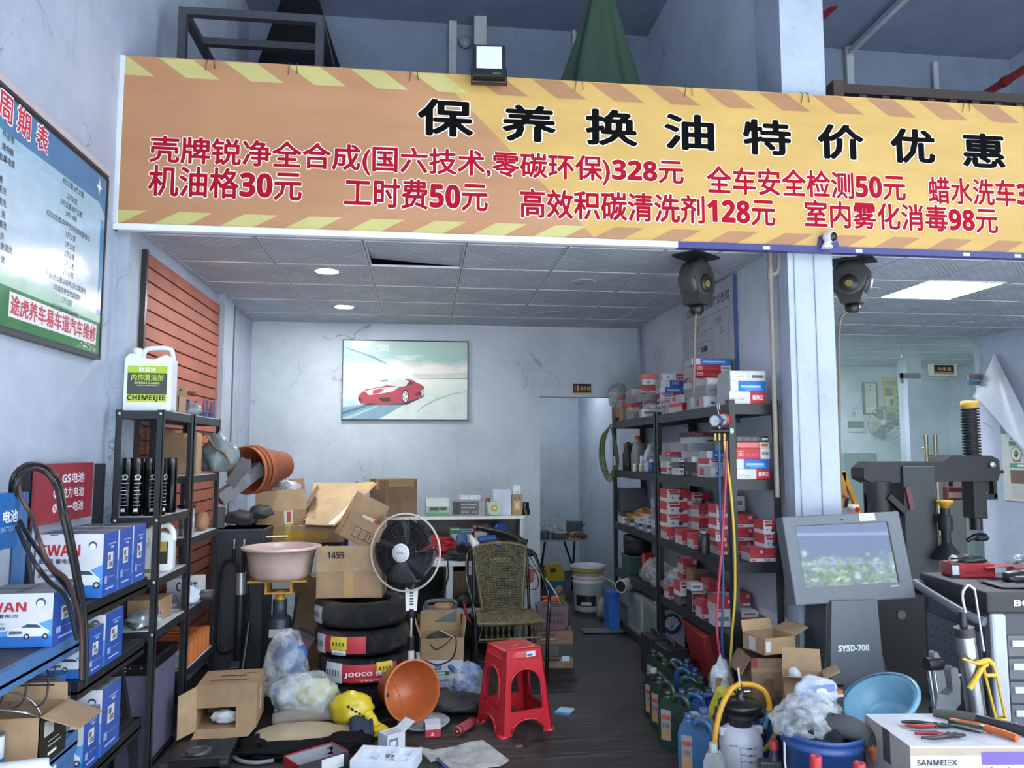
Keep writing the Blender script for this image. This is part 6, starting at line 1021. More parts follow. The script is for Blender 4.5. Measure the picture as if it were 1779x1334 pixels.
# ================================================================ RIGHT RACKS
def proj(v): c = RC.transposed() @ (Vector(v) - O0); return 889.5 + F * c.x / -c.z, 667 - F * c.y / -c.z
LV = (1.835, 1.395, .925, .505, .07); RX0, RX1, RY0, RY1, RYM = 1.765, 2.07, 4.28, 7.02, 5.68
rack('shelving_rack', 'black steel shelving rack nearer to us at the right wall, stacked with filter boxes', RX0, RX1, RY0, RYM - .012, 1.86, LV, .042, '26292c,.42', '303338,.5', None, False, .06)
rack('shelving_rack', 'black steel shelving rack farther in, ending at the doorway', RX0, RX1, RYM + .012, RY1, 1.86, LV, .042, '26292c,.42', '303338,.5', None, False, .06)
DS = {
 'R': ('b3333c,.4', [('f', 0, 0, 1, .24, 'c7c2c4'), ('f', .06, .05, .34, .18, 'b3333c', '■■'), ('f', .68, .62, .9, .86, 'd9a9a8'), ('f', .1, .4, .6, .5, 'cf6f6a', '······'), ('l', 0, 0, 1, 1, 'a7a2a6'), ('l', 0, .6, 1, 1, 'a8464c'), ('t', 0, 0, 1, 1, 'bb5a5e')], 'red white-footed filter box'),
 'W': ('c3c3c8,.4', [('f', .55, .3, 1, 1, 'b8313d'), ('f', .05, .8, .5, .96, 'b3333c', '▬▬'), ('f', .12, .58, .62, .72, '8f1f2e'), ('f', .5, .12, .72, .42, '34373c', '●'), ('f', .18, .25, .3, .38, '5a6a9a', '●'), ('l', 0, .3, 1, 1, 'b23b44'), ('l', 0, 0, 1, .3, 'c3c3c8'), ('t', 0, 0, 1, 1, 'b9767a')], 'white and red filter box'),
 'WR': ('cfccc8,.35', [('f', .58, 0, 1, 1, 'b4202e'), ('f', .64, .3, .95, .72, 'eee4e2', '曼牌滤'), ('f', .06, .3, .4, .45, '9a9a9c', '········'), ('l', 0, 0, 1, 1, 'a5a6aa')], 'white carton with red end'),
 'B': ('2f6fc0,.22', [('f', 0, 0, .22, 1, 'c6cbd2'), ('f', .3, .35, .85, .6, '9cc4ee', '▬▬▬▬▬'), ('f', .4, .1, .9, .3, '4f8ed6'), ('l', 0, 0, 1, 1, '9fa6ae'), ('t', 0, 0, 1, 1, '5d96d8')], 'shiny blue filter carton'),
 'RW': ('bf2f3a,.3', [('f', .72, 0, 1, 1, 'd4d2d0'), ('f', .06, .25, .2, .75, 'e8d9d6', '▣'), ('f', .76, .35, .96, .65, '8c8a8a', '▬▬▬'), ('f', .3, .3, .65, .5, 'd9716c', '·····'), ('l', 0, 0, 1, 1, '8f8f92')], 'glossy red filter carton'),
 'WG': ('c2c6c9,.35', [('f', .62, .3, .95, .6, '55585c', '▬▬▬▬'), ('f', .06, .2, .45, .75, 'd9dcdc'), ('l', 0, 0, 1, 1, '9fa3a7'), ('f', .1, .35, .4, .5, 'a2a7aa', '······')], 'silver white filter carton'),
 'BK': ('2b2c30,.3', [('f', .05, .2, .75, .8, '77737a', '▓▒▓▒▓▒'), ('f', .8, .3, .98, .7, 'b9b9bd', '▬▬'), ('l', 0, 0, 1, 1, '55565a')], 'black patterned carton'),
 'PK': ('c4605c,.3', [('f', 0, .1, .65, .9, 'd9766a'), ('f', .7, 0, 1, 1, 'd5b9a0'), ('f', .75, .3, .95, .7, 'a85a4a', '▬▬'), ('l', 0, 0, 1, 1, 'a8908c')], 'pink and cream filter carton'),
 'GY': ('96989b,.4', [('f', .1, .3, .7, .7, '7a7c80', '········'), ('l', 0, 0, 1, 1, '7c7e82')], 'plain grey carton'),
 'NV': ('c8cad0,.35', [('f', .4, 0, 1, 1, '2f4692'), ('f', .5, .25, .8, .75, 'b9c2de', '▣'), ('l', 0, 0, 1, 1, '8d9096')], 'white and navy carton'),
 'MR': ('6a2530,.4', [('f', .04, .06, .96, .94, 'c9b9b6'), ('f', .07, .12, .93, .88, '6d2430'), ('f', .15, .35, .8, .65, 'cbb2ae', 'NC ·····'), ('l', 0, 0, 1, 1, '2a2528')], 'pale bordered maroon carton'),
 'BR': ('card', [], 'small brown carton'),
 'WB': ('c9cacd,.4', [('f', .05, .15, .5, .8, 'd9dadb'), ('f', .62, .1, .95, .9, 'a63a40'), ('f', .66, .35, .9, .6, 'dcc9c8', '曼牌'), ('f', .2, .3, .34, .5, '4a5a8a', '●'), ('l', 0, 0, 1, 1, 'a09ca0'), ('l', .2, .2, .5, .8, 'a84048')], 'white red-cornered filter box'),
 'OR': ('b8792f,.4', [('f', .1, .3, .9, .6, 'd9b26a', '▬▬▬'), ('l', 0, 0, 1, 1, '8c5f2a')], 'small orange parts box'),
 'BW': ('bfc2c6,.4', [('f', 0, .5, 1, 1, '303a58'), ('f', .1, .1, .9, .4, 'd5d7da'), ('l', 0, 0, 1, 1, '6f7686')], 'small navy-topped box'),
 'WP': ('d0d1d3,.4', [('f', .1, .4, .8, .7, '77797d', '▬▬▬'), ('l', 0, 0, 1, 1, 'b0b2b5')], 'small white parts box'),
}
ORD = ['lowest', 'second up', 'third up', 'fourth up', 'fifth up', 'sixth up', 'seventh up']
BOXC = []
def col(px0, px1, Y, dep, lv, items, where, grp, jit=.012):
    """a column of boxes: pixel span of the fronts, distance, shelf height, heights and designs from the bottom up"""
    z = lv + .0025; n = len(items); k_ = 0; rn = random.Random(int(px0 * 7 + Y * 31))
    for i, (hp, ds) in enumerate(items):
        base, pr, look = DS[ds]; h = hp * Y / 1336 * 1.03; y = proj((1.9, Y, z))[1]; x0 = aY(px0, y, Y).x; x1 = aY(px1, y, Y).x; w = x1 - x0
        w *= 1 - rn.random() * .06 * (n > 1); cx = (x0 + x1) / 2 + (rn.random() - .5) * jit; rz = (rn.random() - .5) * (6 if n > 1 else 10)
        w0 = w; cx = max(cx, RX0 + w / 2 + .008); cx = min(cx, RX1 - .01 - w / 2); yy = Y + dep / 2; dd = dep
        for (X0, X1, Y0, Y1, Z0, Z1) in BOXC:            # keep clear of the boxes already on the shelf
            if cx - w / 2 < X1 and cx + w / 2 > X0 and yy - dd / 2 < Y1 and yy + dd / 2 > Y0 and z < Z1 and z + h > Z0:
                ox = min(X1 - (cx - w / 2), cx + w / 2 - X0); oy = min(Y1 - (yy - dd / 2), yy + dd / 2 - Y0)
                if oy < dd * .55:
                    if yy < (Y0 + Y1) / 2: y1_ = Y0 - .002; y0_ = yy - dd / 2
                    else: y0_ = Y1 + .002; y1_ = yy + dd / 2
                    yy = (y0_ + y1_) / 2; dd = y1_ - y0_
                else:
                    if cx < (X0 + X1) / 2: x1_ = X0 - .002; x0_ = cx - w / 2
                    else: x0_ = X1 + .002; x1_ = cx + w / 2
                    cx = (x0_ + x1_) / 2; w = max(x1_ - x0_, .02)
        rz = 0 if dd < dep or w < w0 else rz * (4 if lv > 1.3 and px0 < 1262 else .6); m_ = .5 * abs(sin(rad(rz))); BOXC.append((cx - w / 2 - m_ * dd, cx + w / 2 + m_ * dd, yy - dd / 2 - m_ * w, yy + dd / 2 + m_ * w, z, z + h))
        b = pbox(w, dd, h, base, pr); lb = look + ', ' + (('topmost' if i == n - 1 and n > 1 else ORD[i]) + ' ' if n > 1 else '') + where
        solo(b, 'filter_box', lb, 'box', (cx, yy, z), rz, grp, bev=.0015); z += h + .0008
gT, g2, g3, g4 = ['filter boxes on the %s shelf of the right rack' % s for s in ('top', 'second', 'third', 'fourth')]
# --- top
col(1268, 1331, 4.31, .19, LV[0], [(22, 'WR'), (18, 'B'), (18, 'WG')], 'at the near end of the top shelf', gT)
col(1200, 1258, 4.66, .2, LV[0], [(20, 'WB'), (19, 'GY'), (12, 'WG')], 'behind the near end of the top shelf', gT)
col(1205, 1272, 4.92, .19, LV[0], [(22, 'WG'), (16, 'GY'), (11, 'WG'), (8, 'RW'), (10, 'RW'), (11, 'RW'), (11, 'B')], 'in the tallest stack on the top shelf', gT)
col(1180, 1214, 5.2, .18, LV[0], [(16, 'R'), (14, 'WB')], 'left of the tall stack on the top shelf', gT)
col(1167, 1183, 5.46, .16, LV[0], [(9, 'WP'), (14, 'R')], 'beside the rack joint on the top shelf', gT)
col(1150, 1190, 5.72 - .02 + .02, .17, LV[0], [(13, 'WP'), (12, 'MR'), (14, 'W'), (10, 'B'), (12, 'NV'), (12, 'WB')], 'just past the rack joint on the top shelf', gT)
col(1120, 1160, 6.02, .2, LV[0], [(15, 'WP'), (13, 'MR'), (14, 'GY'), (14, 'R'), (10, 'WB'), (9, 'PK')], 'under the pink lid on the far rack top', gT)
col(1095, 1128, 6.36, .19, LV[0], [(14, 'GY'), (13, 'R'), (14, 'GY'), (11, 'NV')], 'in the middle of the far rack top', gT)
col(1076, 1104, 6.7, .2, LV[0], [(24, 'BR'), (9, 'RW'), (8, 'R')], 'at the doorway end of the far rack top', gT)
for (px, py, Y, r, lb) in ((1128, 700, 5.9, .11, 'clear plastic bag draped over boxes on the far rack top'), (1150, 690, 5.62, .09, 'shiny clear bag hanging between the two rack tops'), (1100, 708, 6.3, .1, 'clear bag at the front of the far rack top')):
    p = aY(px, py, Y); b = MB(); b.blob((0, 0, 0), (r, r * .8, r * .45), 'film', int(px), .3, 4, 1.8); solo(b, 'plastic_bag', lb, 'bag', (RX0 + .07, Y - .06, LV[0] + .06))
b = MB(); b.lathe([(0, 0), (.07, 0), (.09, .08), (.085, .16), (.05, .2), (0, .2)], 'film_grey', 20); b.blob((0, 0, .1), (.09, .09, .11), 'film_grey', 5, .4, 3, 3); solo(b, 'bubble_roll', 'grey roll of netted bubble film at the doorway end of the rack top', 'roll', (1.80, 6.94, 1.98))
carton('brown carton under the bubble roll at the doorway end of the rack top', (1.86, 6.95, LV[0] + .003), 0, .2, .12, .14, 'card_dark', tape=None)
b = MB(); b.blob((0, 0, .02), (.06, .06, .02), '2a1d1f,.6', 4, .4); solo(b, 'rag', 'dark rag on the corner of the far rack top', 'rag', (1.80, 6.84, LV[0] + .003))
# --- second level
col(1279, 1337, 4.31, .19, LV[1], [(18, 'WR'), (17, 'B'), (19, 'RW'), (10, 'PK'), (11, 'BK')], 'at the near end of the second shelf', g2)
col(1215, 1262, 4.62, .19, LV[1], [(19, 'WB'), (14, 'W'), (13, 'B')], 'behind the hanging hoses on the second shelf', g2)
col(1188, 1214, 4.88, .15, LV[1], [(9, 'MR'), (15, 'MR'), (10, 'WB')], 'beside the hoses on the second shelf', g2)
col(1198, 1245, 5.1, .17, LV[1], [(15, 'GY'), (14, 'GY'), (13, 'WG'), (12, 'GY'), (12, 'WG'), (9, 'MR')], 'in the grey stack on the second shelf', g2)
col(1155, 1192, 5.2 - .02, .16, LV[1], [(12, 'WP'), (10, 'BK'), (8, 'WP')], 'near the rack joint, front of the second shelf', g2)
col(1152, 1190, 5.44, .16, LV[1], [(11, 'W'), (11, 'WP'), (10, 'GY'), (6, 'RW')], 'at the rack joint on the second shelf', g2)
for i, (px, Y, pf, cp, lb) in enumerate(((1092, 6.7, [(.05, 0), (.055, .01), (.055, .14), (.03, .2), (.018, .23), (.018, .25)], ('191a1c', None), 'black oil bottle on the second shelf of the far rack'), (1108, 6.45, [(.055, 0), (.06, .01), (.06, .15), (.035, .24), (.022, .26), (.022, .27)], ('77797c,.3', 'a62a30'), 'grey oil bottle with a red cap on the second shelf of the far rack'), (1128, 6.15, [(.045, 0), (.05, .01), (.05, .1), (.04, .16), (.016, .2), (.016, .22)], ('clear_plastic', None), 'clear drink bottle on the second shelf of the far rack'))):
    x = aY(px, 790, Y).x; b = bottle(pf, cp[0], (pf[-1][0] + .004, pf[-1][1], pf[-1][1] + .03, cp[1] + ',.4') if cp[1] else None, 20, 1, .7); solo(b, 'oil_bottle', lb, 'bottle', (x, Y, LV[1] + .003))
b = pbox(.05, .03, .13, 'c2c4da,.4', [('f', .2, .3, .8, .7, '8d8fb0')]); solo(b, 'white_bottle', 'flat white bottle in front of the grey oil bottle', 'bottle', (aY(1117, 790, 6.25).x, 6.25, LV[1] + .003), 0, bev=.01)
for i in range(3): b = bottle([(.017, 0), (.018, .003), (.018, .04), (.014, .045), (.014, .06)], 'b9b6a0,.3', (.015, .05, .062, 'cfcfc4')); solo(b, 'vial', 'tiny pale bottle, ' + ('left', 'middle', 'right')[i] + ' one of three at the front of the far second shelf', 'bottle', (aY(1100 + i * 7, 812, 6.35).x, 6.30 - i * .06, LV[1] + .003))
b = bottle([(.03, 0), (.032, .004), (.032, .07), (.02, .08)], '27508f,.4', (.02, .08, .1, 'c9ccd0')); solo(b, 'blue_can', 'small blue can beside the rack joint on the far second shelf', 'can', (aY(1133, 800, 5.95).x, 5.95, LV[1] + .003))
carton('tall brown carton at the back of the far second shelf', (1.93, 6.85, LV[1] + .003), 0, .16, .18, .24, 'card_dark', tape=None)
# --- third level
col(1147, 1187, 5.46, .17, LV[2], [(21, 'R'), (22, 'W'), (21, 'W'), (21, 'W')], 'at the rack joint on the third shelf', g3)
col(1168, 1198, 5.16, .13, LV[2], [(24, 'R')], 'beside the four high stack on the third shelf', g3)
col(1191, 1218, 4.92, .13, LV[2], [(25, 'R')], 'next to the black cylinder on the third shelf', g3)
col(1212, 1246, 5.16, .15, LV[2], [(22, 'R'), (23, 'R'), (22, 'R')], 'behind the black cylinder on the third shelf', g3)
col(1232, 1264, 5.36, .13, LV[2], [(20, 'R'), (20, 'R'), (20, 'R'), (22, 'W')], 'at the back behind the hoses on the third shelf', g3)
col(1245, 1264, 4.62, .14, LV[2], [(22, 'R'), (21, 'W'), (20, 'W'), (22, 'W')], 'behind the red hose, third shelf', g3)
b = MB(); b.lathe([(.035, 0), (.036, .004), (.036, .12), (.03, .125)], '16171a,.4', 20); b.lathe([(.02, .125), (.02, .14), (.0, .14)], '9a9da2,.4,.6', 14); solo(b, 'oil_filter', 'black cylindrical oil filter at the front of the third shelf', 'filter', (aY(1233, 950, 4.66).x - .03, 4.68, LV[2] + .003))
col(1281, 1310, 4.62, .15, LV[2], [(23, 'R'), (23, 'R'), (22, 'R')], 'just right of the near post, third shelf', g3)
col(1310, 1342, 4.58, .15, LV[2], [(23, 'R'), (23, 'R'), (10, 'R')], 'mid near end of the third shelf', g3)
col(1306, 1330, 4.30, .14, LV[2], [(23, 'R')], 'front left of the third shelf near end', g3)
col(1331, 1357, 4.30, .14, LV[2], [(23, 'R'), (24, 'W'), (23, 'W')], 'front right of the third shelf near end', g3)
col(1334, 1360, 4.60 + .16, .14, LV[2], [(24, 'R'), (24, 'R'), (20, 'R'), (26, 'WP')], 'on the wall side of the third shelf', g3)
# far rack third shelf
fl3 = 'on the far third shelf'
col(1067, 1092, 6.74, .12, LV[2], [(12, 'WP'), (7, 'BK')], 'at the doorway end ' + fl3, g3)
col(1094, 1112, 6.5, .12, LV[2], [(11, 'BW'), (10, 'OR')], 'second from the doorway ' + fl3, g3)
col(1101, 1124, 6.2, .13, LV[2], [(10, 'BW'), (11, 'WP'), (9, 'OR')], 'in the middle ' + fl3, g3)
col(1113, 1134, 5.98, .12, LV[2], [(12, 'BW'), (9, 'WP'), (7, 'WP')], 'near the middle ' + fl3, g3)
col(1127, 1140, 5.74, .12, LV[2], [(13, 'BW'), (12, 'WP'), (20, 'GY')], 'next to the rack joint ' + fl3, g3)
b = MB()
for i in range(7): b.blob((.03 * i, .02 * (i % 3), .02), (.03, .03, .02), ('a87a28', '94702c')[i % 2] + ',.5', 200 + i, .3, 2)
solo(b, 'parts_bag', 'yellow bag of small parts on the boxes of the far third shelf', 'bag', (1.86, 6.42, LV[2] + .12))
b = MB(); b.box(-.13, 0, 0, .13, .02, .28, '4c5157,.6', Tm(0, 0, 0, -12)); b.box(-.135, -.004, 0, -.12, .024, .285, '2c2622', Tm(0, 0, 0, -12)); solo(b, 'leaning_board', 'dark grey panel leaning at the back of the far third shelf', 'panel', (1.92, 6.88, LV[2] + .033))
# --- fourth level
col(1154, 1169, 5.46, .1, LV[3], [(20, 'R')], 'at the rack joint on the fourth shelf', g4)
col(1168, 1192, 5.2, .14, LV[3], [(16, 'BK'), (24, 'W')], 'with a black base on the fourth shelf', g4)
col(1187, 1213, 5.4, .13, LV[3], [(20, 'BR'), (24, 'R'), (26, 'R'), (10, 'R')], 'in the tallest stack on the fourth shelf', g4)
col(1195, 1216, 4.98, .1, LV[3], [(36, 'MR'), (13, 'WP')], 'topped by a white box on the fourth shelf', g4)
col(1214, 1228, 4.8, .12, LV[3], [(30, 'R')], 'leaning before the brown carton on the fourth shelf', g4)
col(1229, 1252, 5.02, .13, LV[3], [(26, 'R'), (26, 'R')], 'behind the red hose on the fourth shelf', g4)
col(1232, 1262, 4.56, .13, LV[3], [(24, 'WP'), (24, 'R')], 'at the foot of the hoses on the fourth shelf', g4)
col(1288, 1318, 4.6, .2, LV[3], [(12, 'R'), (10, 'WP')], 'right of the near post on the fourth shelf', g4)
col(1322, 1344, 4.9, .14, LV[3], [(22, 'R'), (22, 'R')], 'left pair, wall end of the fourth shelf', g4)
col(1340, 1360, 4.72, .14, LV[3], [(24, 'R'), (22, 'R')], 'right pair, wall end of the fourth shelf', g4)
carton('tall plain brown carton at the back of the fourth shelf', (1.93, 5.3, LV[3] + .003), 5, .12, .12, .24, 'card_dark', tape=None)
b = MB(); b.box(-.03, -.02, 0, .03, .02, .15, 'c9cdd0,.4'); b.box(-.031, -.021, .0, -.025, .021, .15, '7a3a6a'); solo(b, 'white_carton', 'upright white and purple carton on the fourth shelf', 'box', (aY(1258, 1040, 4.85).x, 4.86, LV[3] + .003), 0)
b = MB(); b.blob((0, 0, .02), (.09, .1, .02), '4a1f28,.5', 6, .4, 3); solo(b, 'red_pouch', 'dark red pouch lying flat at the wall end of the fourth shelf', 'pouch', (1.94, 4.42, LV[3] + .003))
# far rack fourth shelf
t = thing('tool_bag', 'black round tool bag on a green crate, fourth shelf of the far rack', 'bag', (1.90, 6.7, LV[3] + .165)); b = MB(); b.lathe([(.1, 0), (.12, .01), (.125, .08), (.12, .1), (.125, .11), (.12, .16), (.05, .165), (0, .165)], '1b1d20,.6', 24); b.build('bag_body', t)
b = MB(); b.box(-.11, -.12, 0, .11, .12, .16, '27453a,.5'); b.box(-.115, -.125, .13, .115, .125, .16, '2c4f42,.5'); solo(b, 'green_crate', 'dark green plastic crate under the black tool bag', 'crate', (1.89, 6.68, LV[3] + .003), 0, bev=.006)
t = thing('chip_packet', 'shiny red packet hanging over a yellow one on the far fourth shelf', 'packet', (1.90, 6.36, LV[3] + .003)); b = MB(); b.box(-.06, -.02, .05, .04, .02, .21, 'a92a24,.25'); b.build('packet_body', t, bev=.015); b = MB(); b.box(.02, -.01, .03, .1, .03, .19, '8f8a3f,.4'); b.build('yellow_packet', t, bev=.01)
for (x, y, r, s, lb) in ((1.86, 6.1, .11, 301, 'clear plastic bag at the middle of the far fourth shelf'), (1.84, 5.85, .1, 302, 'white plastic bag with handles hanging at the rack joint, fourth shelf'), (1.87, 5.55, .11, 303, 'clear plastic bag just this side of the rack joint, fourth shelf')):
    b = MB(); b.blob((0, 0, .07), (r, r, .09), 'film_grey', s, .3, 4, 1.6); b.blob((.02, .03, .11), (r * .6, r * .6, .08), 'film', s + 9, .3, 4); solo(b, 'plastic_bag', lb, 'bag', (x, y, LV[3] + .02))
# --- bottom
for i, (y, lb) in enumerate(((6.42, 'grey printed oil carton, farther one on the bottom of the far rack'), (5.96, 'grey printed oil carton with a round blue emblem, at the rack joint'))):
    w, d, h = .2, .43, .3; pr = [('l', 0, 0, 1, 1, '7d8a87'), ('l', .1, .1, .9, .9, '6a7774')] + [('l', .15, .14 + k * .12, .85, .19 + k * .12, '4a5552', '······■····') for k in range(6)] + [('f', 0, 0, 1, 1, 'b4b9c2')]
    b = pbox(w, d, h, '98a09e,.5', pr); M = FM('f', w, d, h)
    pts = [(.1 + .062 * cos(rad(a)) * (1 if k % 2 else .86), .2 + .055 * sin(rad(a)) * (1 if k % 2 else .86)) for k, a in enumerate(range(-20, 201, 20))] + [(.075, .165), (.085, .15), (.115, .15), (.125, .165)]
    b.lathe([(0, 0), (.078, 0), (.078, .0004)], '2c4672', 28, M @ Tm(.1, .195, .0006)); b.poly([(x, y_, .0014) for x, y_ in pts][::1], 'd9dde2', M)
    for a in (30, 60, 90, 120, 150): b.poly([(.1 + .002 * sin(rad(a)), .16 - .002 * cos(rad(a)), .0019), (.1 + .055 * cos(rad(a)) + .002 * sin(rad(a)), .2 + .048 * sin(rad(a)) - .002 * cos(rad(a)), .0019), (.1 + .055 * cos(rad(a)) - .002 * sin(rad(a)), .2 + .048 * sin(rad(a)) + .002 * cos(rad(a)), .0019), (.1 - .002 * sin(rad(a)), .16 + .002 * cos(rad(a)), .0019)], '2c4672', M)
    solo(b, 'oil_carton', lb, 'box', (1.885, y, LV[4] + .003), 0, 'oil cartons on the bottom rack shelf', bev=.004)
b = MB(); b.blob((0, 0, .03), (.08, .09, .025), 'a8a433,.7', 311, .3, 3); solo(b, 'yellow_cloth', 'folded yellow cloth on the nearer oil carton', 'cloth', (1.87, 5.86, LV[4] + .305))
b = MB()
for i in range(16): a = i * 2.1; b.tube(spline([(cos(a) * .08, sin(a) * .09, .02), (cos(a + 1.3) * .06, sin(a + 1) * .07, .07 + .02 * (i % 3)), (cos(a + 2.4) * .08, sin(a + 2.2) * .08, .03)], 4), .006, '1c1716,.5', 6)
solo(b, 'wire_tangle', 'tangle of dark wire on the farther oil carton', 'wire', (1.90, 6.22, LV[4] + .305))
t = thing('paper_roll', 'rolled white paper tube with a dark open end beside the far rack', 'roll', (1.80, 6.55, .432)); b = MB(); b.tube([(-.12, -.1, .0), (.1, .12, .0)], .055, 'b9bcc0,.5', 20); b.build('tube', t); b = MB(); b.cyl((-.122, -.102, 0), (-.12, -.1, 0), .045, '1c1a19', 18); b.build('opening', t)
t = thing('poster_roll', 'curled white poster with a black underside at the end of the far rack', 'poster', (1.74, 7.02, .40)); b = MB(); b.sheet(lambda u, v: (-.10 + .24 * u, -.05 + .1 * v, .03 * cos(u * 3) + .09 * u * u - .1 * u), 16, 3, 'b5b8bc,.5'); b.build('sheet', t, sol=.004)
b = MB(); b.box(-.05, -.1, 0, .05, .1, .33, '2a5fae,.4')
for i in range(5): b.box(-.052, -.09, .06 + i * .05, .052, .09, .07 + i * .05, '1f4c92,.4')
solo(b, 'blue_crate', 'blue ribbed plastic crate standing by the far rack post', 'crate', (1.70, 6.85, 0), 0, bev=.006)
b = MB(); b.sheet(lambda u, v: (-.2 + .42 * u, -.08 + .2 * v, .006 + .01 * noise.noise(Vector((u * 4, v * 4, 3)))), 10, 6, '5c6166,.6'); solo(b, 'plastic_sheet', 'grey plastic sheet on the floor by the far rack', 'sheet', (1.6, 6.72, 0.004), sol=.002)
t = thing('red_tool_case', 'red plastic tool case leaning on the bottom shelf of the near rack', 'case', (1.88, 4.98, .13), 84); b = MB(); b.box(-.27, -.05, 0, .27, .05, .3, '8a2a26,.45', Tm(0, 0, 0, -12)); b.box(-.272, -.004, 0, .272, .004, .302, '5f1c1a', Tm(0, 0, 0, -12)); b.build('case_body', t, bev=.01)
b = MB(); b.tube(spline([(-.07, -.01, .3), (-.06, -.0, .34), (.06, 0, .34), (.07, -.01, .3)], 4), .012, '6f211f,.45', 8); b.build('handle', t)
for i, (x, y, lb) in enumerate(((1.66, 5.42, 'black ribbed plastic case on the floor, farther one before the rack joint'), (1.67, 5.12, 'black ribbed plastic case on the floor, nearer one beside the red tool case'))):
    t = thing('plastic_case', lb, 'case', (x, y, 0), 4); b = MB(); b.box(-.075, -.11, 0, .075, .11, .27, '1d1f23,.55')
    for k in range(5): b.box(-.079, -.1 + k * .045, .03, .079, -.085 + k * .045, .25, '25282d,.55')
    b.build('case_body', t, bev=.006); b = MB(); b.tube(spline([(0, -.06, .27), (0, -.05, .3), (0, .05, .3), (0, .06, .27)], 4), .012, '1d1f23,.5', 8); b.build('handle', t)
b = MB(); b.blob((0, 0, .05), (.07, .09, .06), '3c2226,.4', 321, .3, 3); solo(b, 'bagged_part', 'dark red wrapped part on the floor before the red tool case', 'part', (1.67, 4.84, 0.0))
# green hose coil at the end of the rack
t = thing('hose_coil', 'hanging coil of green and brown air hose at the doorway end of the rack', 'hose', (1.735, 6.98, 1.8))
for i in range(9):
    b = MB() if i == 0 else b; w = .05 + .012 * (i % 4); d = .40 + .02 * ((i * 5) % 4)
    b.tube(spline([(.0, -.02 + .004 * i, 0), (-w, -.02 + .004 * i, -.12), (-w * 1.15, -.015, -d * .75), (-.2 * w, -.01, -d - .05), (w * .8, -.01, -d * .8), (w * .7, -.01, -.2), (.01, -.01, -.01)], 6), .0065, ('3f5f33', '4c6b38', '6a6a3a', '5a4a32')[i % 4] + ',.45', 7)
b.build('loops', t); b = MB(); b.cyl((.03, -.03, -.28), (.035, -.03, -.36), .011, 'b9bbb6,.4', 10); b.build('connector', t); b = MB(); b.cyl((.0, .02, .005), (0, -.06, .01), .006, '3a3c40,.4,.6', 8); b.build('hook', t)
# refrigerant gauges on the near post
gm = thing('manifold_gauge', 'two dial manifold gauge with blue, red and yellow hoses hanging on the near rack post', 'gauge', (0, 0, 0))
c1, c2 = aY(1243, 731, 4.2), aY(1257, 729, 4.2); M0 = Vector((-.75, -.66, 0)).normalized()
for c, m, lb in ((c1, '24406f,.35', 'blue gauge'), (c2, 'a3352f,.35', 'red gauge')):
    z_ = M0; x_ = Vector((0, 0, 1)).cross(z_).normalized(); y_ = z_.cross(x_); X = Matrix((x_, y_, z_)).transposed().to_4x4(); X.translation = c
    b = MB(); b.at(X); b.lathe([(0, -.03), (.034, -.03), (.036, .0), (.036, .012), (.031, .012), (.031, .006), (0, .006)], m, 24, cap=False); o = b.build('dial', gm); o['label'] = lb
    b = MB(); b.at(X); b.lathe([(0, .0065), (.031, .0065), (.031, .0075)][::-1], 'b9c0c4,.2', 24); b.box(-.002, -.003, .008, .022, .0, .009, '33363a'); b.build('dial_face', o)
b = MB(); cm = (c1 + c2) / 2 + Vector((0, .01, -.06)); b.cyl(cm + Vector((-.055, 0, 0)), cm + Vector((.06, 0, 0)), .016, '2a2c30,.35,.6', 12); b.cyl(cm + Vector((.0, 0, 0)), cm + Vector((0, 0, .05)), .01, 'a58a4a,.3,.8', 10)
for dx in (-.025, 0, .03): b.cyl(cm + Vector((dx, 0, -.01)), cm + Vector((dx, 0, -.055)), .008, 'b59a55,.3,.8', 8)
b.cyl(cm + Vector((.06, 0, 0)), cm + Vector((.08, 0, 0)), .018, '9fc7b8,.4', 12); b.build('manifold', gm)
b = MB(); b.tube(spline([c2 + Vector((-.02, .02, .03)), c2 + Vector((-.02, .04, .09)), c2 + Vector((.0, .07, .1)), c2 + Vector((.01, .078, .06))], 5), .004, '9a9da2,.3,.7', 6); b.build('hook', gm)
for pts, m, lb in (([(1249, 768, 4.2), (1250, 830, 4.2), (1252, 900, 4.2), (1256, 980, 4.2), (1256, 1050, 4.2), (1254, 1110, 4.2), (1258, 1160, 4.2)], '28426f', 'blue hose'), ([(1262, 766, 4.2), (1262, 800, 4.19), (1259, 870, 4.18), (1254, 950, 4.18), (1247, 1040, 4.18), (1246, 1100, 4.18), (1254, 1160, 4.19)], 'a3344a', 'red hose'), ([(1258, 766, 4.2), (1264, 810, 4.2), (1270, 860, 4.2), (1276, 940, 4.2), (1277, 1030, 4.2), (1272, 1100, 4.2), (1268, 1165, 4.2)], 'c5a836', 'yellow hose')):
    b = MB(); b.tube(spline([aY(*p) for p in pts], 6), .0075, m + ',.4', 8); o = b.build('charging_hose', gm); o['label'] = lb
